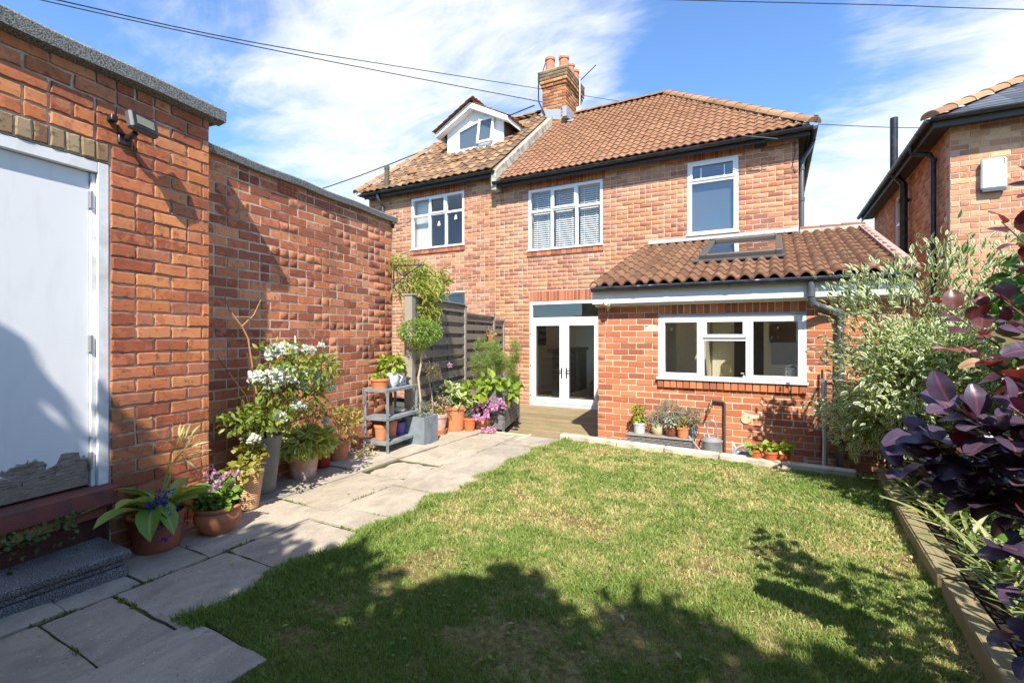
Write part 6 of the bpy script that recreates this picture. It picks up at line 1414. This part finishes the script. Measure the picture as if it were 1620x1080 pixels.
t = gp(-1.13, 6.27, .149, .088, .17, simple('brown_glaze', srgb(128,76,56), .3, 0, 12, .25), 'brown glazed jar with a silver lavender, middle of the rattan box', .66, .1, .015); bush(t, ML['grey'], (-1.14, 6.28, .45), (.17, .13, .15), 520, .05, LEAFN, 0, .5, .1); bush(t, leaf_mat('leaf_silver', [srgb(186,190,184), srgb(206,208,204)], .2), (-1.13, 6.22, .33), (.09, .07, .07), 100, .05)
t = gp(-.99, 6.24, .149, .075, .13, M_TERRA2, 'plain terracotta pot with reddish plant on the rattan box front', .78, .22); bush(t, ML['heuch'], (-1.0, 6.24, .32), (.09, .08, .07), 100, .045)
t = gp(-.90, 6.34, .149, .07, .13, simple('blue_glaze', srgb(70,76,100), .3, 0, 10, .2), 'dark blue pot with grey lavender, rightmost on the rattan box', .8, .14); bush(t, ML['grey'], (-.91, 6.31, .40), (.14, .11, .13), 420, .045, LEAFN, 0, .5, .1); bush(t, ML['grey'], (-.86, 6.27, .22), (.04, .04, .08), 60, .04, LEAFN, .5)
# watering can
t = thing('watering_can', (-.66, 6.22, -.1), 'galvanised metal watering can with tall arched handle behind the kerb', 'watering can')
c = (-.66, 6.24, -.1); b = MB(); b.lathe([(0, 0), (.125, 0), (.13, .01), (.125, .02), (.118, .13), (.117, .23), (.124, .24), (.124, .25), (.112, .255), (.09, .275), (.0, .30)], c, 28); b.build('body', M_METAL, t)
b = MB(); b.tube([(c[0]-.02, c[1]-.03, .17)]+[(c[0]-.0+.055*math.cos(a), c[1], .26+.13*math.sin(a)) for a in np.linspace(3.14, 0, 9)]+[(c[0]+.07, c[1], .17)], .010, 8); b.build('handle', M_METAL, t)
b = MB(); b.tube([(c[0]-.10, c[1], -.03), (c[0]-.20, c[1]-.02, .10), (c[0]-.26, c[1]-.03, .18)], [.018, .014, .012], 8); b.build('spout', M_METAL, t)
t = thing('garden_trug', (-.3, 6.2, -.1), 'grey plastic watering can lying on its side behind the kerb', 'watering can')
b = MB(); b.tube([(-.42, 6.2, -.0), (-.17, 6.16, .02)], [.075, .07], 14); b.build('body', simple('slate_plastic', srgb(120,134,142), .5), t); b = MB(); b.tube([(-.44, 6.2, .01), (-.36, 6.14, .12), (-.30, 6.12, .15)], [.02, .016, .012], 8); b.tube([(-.44, 6.22, .16), (-.36, 6.15, .05)], .010, 8); b.build('spout', simple('pale_grey_plastic', srgb(190,196,198), .5), t); b = MB(); b.tube([(-.30, 6.17, .08), (-.22, 6.15, .12), (-.16, 6.14, .08)], .012, 6); b.build('handle', simple('slate_plastic2', srgb(110,124,132), .5), t)
for i, (x, y, r, lab) in enumerate(((-.18, 5.97, .07, 'leftmost of three little seedling pots on the kerb'), (-.035, 5.95, .075, 'middle of three little seedling pots on the kerb'), (.09, 5.99, .07, 'rightmost of three little seedling pots on the kerb'))):
    t = thing('seedling_pot', (x, y, .036), lab, 'potted plant', 'seedling pots on the kerb'); pot(t, (x, y, .036), r*.95, .115, simple('seedling_terracotta', srgb(188,96,54), .7, 0, 25, .1), .76, .25, 0, 18); bush(t, ML['lime'], (x, y, .18), (.08, .08, .05), 26, .07, LEAFR, .1, .8, .2); stems(t, (x, y, .12), [(x+R.uniform(-.05, .05), y, .18) for _ in range(4)], .003)
# plastic cold frame
t = thing('cold_frame', (.75, 6.25, -.1), 'tall clear polythene cold frame leaning on the extension wall by the shrub', 'cold frame')
b = MB()
for x in (.47, 1.05):
    for y in (6.02, 6.40): b.tube([(x, y, -.12), (x, y, .93 if y < 6.2 else 1.02)], .012, 8)
for z in (-.02, .32, .64, .90):
    b.tube([(.47, 6.02, z), (1.05, 6.02, z)], .010, 8); b.tube([(.47, 6.02, z), (.47, 6.40, z)], .010, 8); b.tube([(1.05, 6.02, z), (1.05, 6.40, z)], .010, 8)
b.build('frame', simple('dark_tube', (.03, .035, .03), .5), t)
M = Mat('polythene'); gl = M.n('ShaderNodeBsdfGlossy'); gl.inputs['Roughness'].default_value = .18; tr = M.n('ShaderNodeBsdfTransparent'); tr.inputs[0].default_value = (.86, .87, .88, 1); mx = M.n('ShaderNodeMixShader'); M.L.new(M.ramp(M.noise(7, 4, .8), [(.35, .08), (.75, .34)]), mx.inputs[0]); M.L.new(tr.outputs[0], mx.inputs[1]); M.L.new(gl.outputs[0], mx.inputs[2]); M.L.new(mx.outputs[0], M.out.inputs[0])
b = MB(); n = 14
def wav(i, j): return .012*math.sin(i*2.1+j*1.3)+.008*math.sin(i*.7-j*2.9)
for i in range(n):
    for j in range(8):
        x0, x1 = .46+.6*i/n, .46+.6*(i+1)/n; z0, z1 = -.12+1.04*j/8, -.12+1.04*(j+1)/8
        b.add([(x0, 6.0+wav(i, j), z0), (x1, 6.0+wav(i+1, j), z0), (x1, 6.0+wav(i+1, j+1), z1), (x0, 6.0+wav(i, j+1), z1)], [(0, 1, 2, 3)], True)
for i in range(8):
    for j in range(8):
        y0, y1 = 6.0+.42*i/8, 6.0+.42*(i+1)/8; z0, z1 = -.12+1.06*j/8, -.12+1.06*(j+1)/8
        b.add([(.452+wav(i, j), y0, z0), (.452+wav(i+1, j), y1, z0), (.452+wav(i+1, j+1), y1, z1), (.452+wav(i, j+1), y0, z1)], [(0, 1, 2, 3)], True)
b.build('polythene_cover', M.m, t)
b = MB(); b.tube([(.452, 5.99, -.1), (.46, 5.985, .3), (.45, 5.99, .65), (.465, 5.985, .94)], [.022, .018, .024, .02], 7); b.tube([(.44, 5.98, .70), (.38, 5.97, .78), (.37, 5.97, .68)], .008, 6); b.build('cover_roll', simple('cloudy_plastic', (.5, .52, .54), .35), t)

# ---------------------------------------------------------------- right hand border
bed = MB(); bed.prism([(.99, 5.9, -.2), (.87, 2.0, -.2), (.83, -1.2, -.2), (2.5, -1.2, -.2), (2.5, 5.95, -.2)], (0, 0, .28)); o = bed.build('soil_bed', M_SOIL); o['kind'] = 'structure'
for i, (y0, y1, lab) in enumerate(((5.87, 3.42, 'far pale timber sleeper edging the right border, under the variegated shrub'), (3.38, .8, 'near pale timber sleeper edging the right border, under the purple smoke bush'))):
    X = lambda y: .975+(y-5.87)/(2.0-5.87)*(.85-.975)
    b = MB(); w_ = .11; h_ = .105
    d = Vector((X(y1)-X(y0), y1-y0, 0)); L_ = d.length; d.normalize(); sm = Matrix(((d.x, d.y, 0, X(y0)), (d.y, -d.x, 0, y0), (0, 0, 1, 0), (0, 0, 0, 1))); 
    sm = Matrix(((-d.x, -d.y, 0, X(y1)), (-d.y, d.x, 0, y1), (0, 0, 1, 0), (0, 0, 0, 1)))
    b.M = Matrix(((-d.x, -d.y, 0, X(y1)), (-d.y, d.x, 0, y1), (0, 0, 1, 0), (0, 0, 0, 1)))
    b.bbox(0, L_, -w_, 0, -.15, h_, .012, .004, R)
    for k in range(3): yy = -.02-.04*k; b.box(0.02, L_-.02, yy-.004, yy, h_-.006, h_+.0015)
    prop(b.build('timber_sleeper', M_SLEEPER), lab, 'sleeper', 'timber sleepers edging the border')
# variegated shrub
vs_ = thing('variegated_shrub', (1.25, 5.3, .1), 'tall white edged variegated dogwood in the right border', 'shrub')
tips = []
for i in range(62):
    a = R.uniform(0, 6.28); q = R.random()**.5; x = 1.27+math.cos(a)*q*.70; y = 5.25+math.sin(a)*q*.55; z = R.uniform(.55, 1.72)*(1-.25*q)+.12
    tips.append((x, y, z))
tips += [(.66, 5.3, 1.95), (.95, 5.2, 2.02), (1.25, 5.1, 2.16), (1.55, 5.1, 2.1), (1.8, 5.2, 2.12), (.55, 5.4, 1.8), (.46, 5.6, .75), (.56, 5.5, .60), (.5, 5.5, 1.3)]
b = MB(); base = Vector((1.2, 5.4, .08))
for tp in tips:
    tp = Vector(tp); m = base.lerp(tp, .55)+Vector((0, 0, .12)); b.tube([base+Vector((R.uniform(-.12, .12), R.uniform(-.1, .1), 0)), m, tp], [.011, .007, .003], 5, False)
b.build('stems', simple('reddish_stem', srgb(110,76,58), .7), vs_)
P = []
for tp in tips:
    tp = np.array(tp); m = np.array(base)+(tp-np.array(base))*.55; k = 215
    s_t = NR.random(k)[:, None]; P.append(tp*(1-s_t*.45)+m*(s_t*.45)+NR.normal(0, .085, (k, 3)))
pos = np.concatenate(P); d = unit(pos-np.array([1.2, 5.4, .7])+NR.normal(0, .45, pos.shape)); d[:, 2] -= .15; d = unit(d); nn = unit(NR.normal(0, .4, pos.shape)+[0, -.2, .8]); sz = NR.uniform(.040, .080, len(pos))
order = rank([(tuple(p), s*s) for p, s in zip(pos, sz)], None); first = np.array(order[:300]); rest = np.setdiff1d(np.arange(len(pos)), first)
scat('foliage', vs_, ML['euon'], LEAF, pos[rest], d[rest], nn[rest], sz[rest])
lm = npmesh('leaf', LEAF[0], [np.array(LEAF[1])], {'edge': LEAF[2]}, True); lm.materials.append(ML['euon'])
def put_leaf(parent, me, p, d, n, s, name='leaf'):
    f = frames(np.array([d]), np.array([n]))[0]; o = link(name, me, None, parent); o.matrix_basis = Matrix(((f[0][0]*s, f[1][0]*s, f[2][0]*s, p[0]), (f[0][1]*s, f[1][1]*s, f[2][1]*s, p[1]), (f[0][2]*s, f[1][2]*s, f[2][2]*s, p[2]), (0, 0, 0, 1))); return o
for i in first: put_leaf(vs_, lm, pos[i], d[i], nn[i], sz[i])
# dark shrubs behind and undergrowth
t = thing('laurel_shrub', (2.0, 4.2, .1), 'dense dark green evergreen shrub behind the smoke bush', 'shrub'); bush(t, ML['dark'], (1.95, 4.2, .9), (.50, .9, .85), 3200, .10, LEAFW, .2, .6, .35, lumps=9, zmin=.05); stems(t, (2.0, 4.2, .05), [(1.7+R.uniform(-.2, .5), 4.2+R.uniform(-.7, .7), R.uniform(.7, 1.4)) for _ in range(9)], .014, M_BARK)
t = thing('euonymus_shrub', (1.9, 5.4, .1), 'second variegated shrub at the back of the border near the neighbouring house', 'shrub'); bush(t, ML['euon'], (2.05, 5.6, 1.25), (.55, .55, .85), 3200, .075, LEAF, .2, .6, .3, lumps=9, zmin=.05); stems(t, (2.0, 5.6, .05), [(2.0+R.uniform(-.4, .4), 5.6+R.uniform(-.4, .4), R.uniform(.9, 1.9)) for _ in range(9)], .01, M_BARK)
n = 1400; x = NR.uniform(.98, 2.0, n); y = NR.uniform(2.6, 5.7, n); a = NR.uniform(0, 6.28, n)
pos = np.c_[x, y, np.full(n, .07)]; d = unit(np.c_[np.cos(a)*.6, np.sin(a)*.6, NR.uniform(.4, 1.2, n)])
prop(scat('border_grass', None, leaf_mat('leaf_border_grass', [srgb(150,160,96), srgb(186,184,136), srgb(112,134,66), srgb(206,200,160)], .35), leaf_tpl(.07, .5, .02, 4), pos, d, unit(np.c_[NR.normal(0, .2, (n, 2)), np.ones(n)]), NR.uniform(.12, .36, n)), None, None, None, 'stuff')
n = 1500; x = NR.uniform(.98, 2.2, n); y = NR.uniform(2.2, 5.85, n); pos = np.c_[x, y, NR.uniform(.08, .25, n)]
prop(scat('ground_cover', None, ML['green'], LEAFW, pos, rand_dirs(n), unit(NR.normal(0, .4, (n, 3))+[0, 0, 1]), NR.uniform(.03, .07, n)), None, None, None, 'stuff')
n = 160; y = NR.uniform(4.9, 5.85, n); pos = np.c_[NR.uniform(.72, .98, n), y, NR.uniform(.0, .08, n)]
prop(scat('weeds', None, ML['green'], LEAFW, pos, rand_dirs(n), unit(NR.normal(0, .4, (n, 3))+[0, 0, 1]), NR.uniform(.03, .07, n)), None, None, None, 'stuff')

n = 900; x = NR.uniform(-2.4, .85, n); y = NR.uniform(1.3, 5.6, n); q = vnoise(x, y, 1.7, 51) > .62; x, y = x[q], y[q]; n = len(x)
prop(scat('clover', None, leaf_mat('leaf_clover', [srgb(92,124,52), srgb(120,150,70)], .3), LEAFR, np.c_[x, y, NR.uniform(.008, .024, n)], unit(np.c_[NR.normal(0, 1, (n, 2)), NR.normal(0, .15, n)]), unit(np.c_[NR.normal(0, .25, (n, 2)), np.ones(n)]), NR.uniform(.014, .026, n)), None, None, None, 'stuff')
n = 150; x = NR.uniform(-3.7, .9, n); y = NR.uniform(1.2, 5.8, n)
prop(scat('fallen_leaves', None, ML['straw'], LEAF, np.c_[x, y, np.where(x > -2.5, .022, .006)], unit(np.c_[NR.normal(0, 1, (n, 2)), NR.normal(0, .1, n)]), unit(np.c_[NR.normal(0, .3, (n, 2)), np.ones(n)]), NR.uniform(.018, .045, n)), None, None, None, 'stuff')

# smoke bush
sb = thing('smoke_bush', (1.45, 2.2, .08), 'purple leaved smoke bush leaning in from the right edge', 'shrub')
CM = {}
def cot(name, cols, trans, tcol, rough=.34, edge=None):
    return leaf_mat(name, cols, trans, rough, None, .45, srgb(120,70,84), tcol)
CM['dark'] = cot('smoke_leaf_dark', [srgb(72,60,82), srgb(86,70,90), srgb(62,52,72)], .10, (.2, .02, .04)); CM['brown'] = cot('smoke_leaf_brown', [srgb(92,56,56), srgb(110,70,64), srgb(76,48,52)], .28, (.32, .04, .03)); CM['pink'] = cot('smoke_leaf_pink', [srgb(206,132,136), srgb(196,120,130), srgb(190,160,120)], .3, (.6, .2, .18)); CM['olive'] = cot('smoke_leaf_olive', [srgb(130,130,84), srgb(116,104,76)], .3, (.3, .3, .1))
def round_leaf(tag, mat, w, curve, wave):
    n = 6; v = []; e = []; f = []
    for i in range(n+1):
        y = i/n; ww = w*.5*max(0, math.sin(math.pi*min(1, .10+.90*(y*.96)))**.62) if y > .14 else .02
        if i == n: ww = .14*w
        z = -curve*y*y+.25*y
        for k in range(5): q = (k-2)/2; v.append((ww*q, y, z+.10*abs(q)*ww*2+wave*math.sin(i*1.7+k))); e.append(abs(q))
    for i in range(n):
        for k in range(4): a = 5*i+k; f.append((a, a+1, a+6, a+5))
    me = npmesh(tag, np.array(v), [np.array(f)], {'edge': np.array(e)}, True); me.materials.append(mat); return me
CL = {k: [round_leaf('leaf', m, w_, c_, wv) for w_, c_, wv in ((.78, .25, .012), (.7, .45, .02), (.84, .15, .015))] for k, m in CM.items()}
sprigs = [((.45,2.2,1.06),'dark',12,.088),((.60,2.12,1.02),'dark',12,.088),((.40,2.28,.90),'dark',9,.08),((.58,2.2,.86),'dark',10,.08),((.78,2.34,1.98),'brown',9,.075),((.70,2.31,1.80),'brown',8,.07),((.76,2.33,1.66),'brown',9,.075),((.54,2.36,1.52),'brown',10,.065),((.66,2.40,1.50),'brown',9,.065),((.73,2.39,1.53),'brown',9,.07),((.56,2.26,1.37),'pink',5,.075),((.62,2.22,1.34),'pink',5,.085),((.72,2.2,1.38),'olive',7,.08),((.70,2.22,1.44),'dark',8,.08),
          ((.50,2.09,1.17),'dark',13,.088),((.57,2.12,1.11),'dark',13,.088),((.64,2.05,1.18),'dark',13,.09),((.70,2.08,1.08),'dark',11,.088),((.43,2.22,.98),'dark',12,.085),((.48,2.28,.90),'dark',11,.08),((.54,2.21,.94),'dark',12,.085),((.63,2.15,.96),'dark',11,.085),((.71,2.19,.90),'dark',10,.08),
          ((.66,2.16,.70),'dark',10,.075),((.71,2.07,.72),'dark',10,.078),((.66,2.15,.55),'dark',8,.065),((.64,2.14,.41),'dark',8,.07),((.69,2.06,.42),'dark',10,.07),((.70,1.95,.60),'dark',10,.075),((.72,2.3,1.2),'brown',9,.08),((.78,2.3,1.30),'dark',9,.08)]
b = MB(); root = Vector((1.45, 2.15, .08)); nleaf = 0
for p, kind, n, s in sprigs:
    p = Vector(p); m1 = root.lerp(p, .45)+Vector((.1, 0, .18+.1*R.random())); pts = [root+Vector((R.uniform(-.06, .06), R.uniform(-.06, .06), 0)), m1, root.lerp(p, .8)+Vector((.03, 0, .08)), p]
    b.tube(pts, [.014, .008, .005, .002], 6, False); ax = (pts[3]-pts[2]).normalized(); n = int(n*1.1)
    for i in range(n):
        tt = i/n; q = p-ax*(.22*(1-tt)); ang = i*2.4+R.uniform(-.4, .4); side = Vector((math.cos(ang), math.sin(ang), R.uniform(-.15, .35)))
        dd = (side-ax*side.dot(ax)).normalized()*(.95-.4*tt)+ax*(.25+.5*tt); dd.z -= .08
        nn_ = Vector((0, -.35, 1))+Vector((R.uniform(-.5, .5), R.uniform(-.5, .5), R.uniform(-.2, .2))); kd = kind
        if kind == 'pink' and i % 3 == 2: kd = 'brown'
        if kind == 'dark' and R.random() < .08: kd = 'brown'
        put_leaf(sb, CL[kd][R.randrange(3)], q+dd.normalized()*.022, list(dd), list(nn_), s*1.08*R.uniform(.75, 1.2)); nleaf += 1
b.build('stems', simple('purple_stem', srgb(96,60,58), .6), sb)
n = 260; pos, d = blob((1.40, 2.15, 1.0), (.52, .55, .74), n, .3); v_, f_ = scatter(LEAFR[0], LEAFR[1], pos, frames(unit(d+NR.normal(0, .5, d.shape)), unit(NR.normal(0, .5, d.shape)+[0, 0, 1])), NR.uniform(.06, .09, n)); me = npmesh('foliage', v_, f_, {'edge': np.tile(LEAFR[2], n)}, True); me.materials.append(CM['dark']); o = link('foliage', me, None, sb); o['kind'] = 'stuff'
# tall hedge at the garden's other end, casting the foreground shade
hd = thing('tall_hedge', (.5, -2.1, 0), 'tall leafy hedge closing the near end of the garden', 'hedge')
n = 36000; x = NR.uniform(-4.8, 3.6, n); top = 5.0+.35*(vnoise(x, x*0, 1.1, 21)-.5)*2+.25*(vnoise(x, x*0, 3.7, 22)-.5)*2
z = NR.random(n)**.75*top; y = -2.0+NR.uniform(-1, 1, n)*.75*(1-.3*(z/top)**3); pos = np.c_[x, y, z]
scat('foliage', hd, ML['dark'], LEAFW, pos, rand_dirs(n), rand_dirs(n), NR.uniform(.11, .22, n))
b = MB()
for i in range(9): xx = -3.8+i*1.05; b.tube([(xx, -2.1, 0), (xx+R.uniform(-.1, .1), -2.1, 1.6), (xx+R.uniform(-.2, .2), -2.1, 3.2)], [.08, .06, .03], 8)
b.build('trunks', M_BARK, hd)
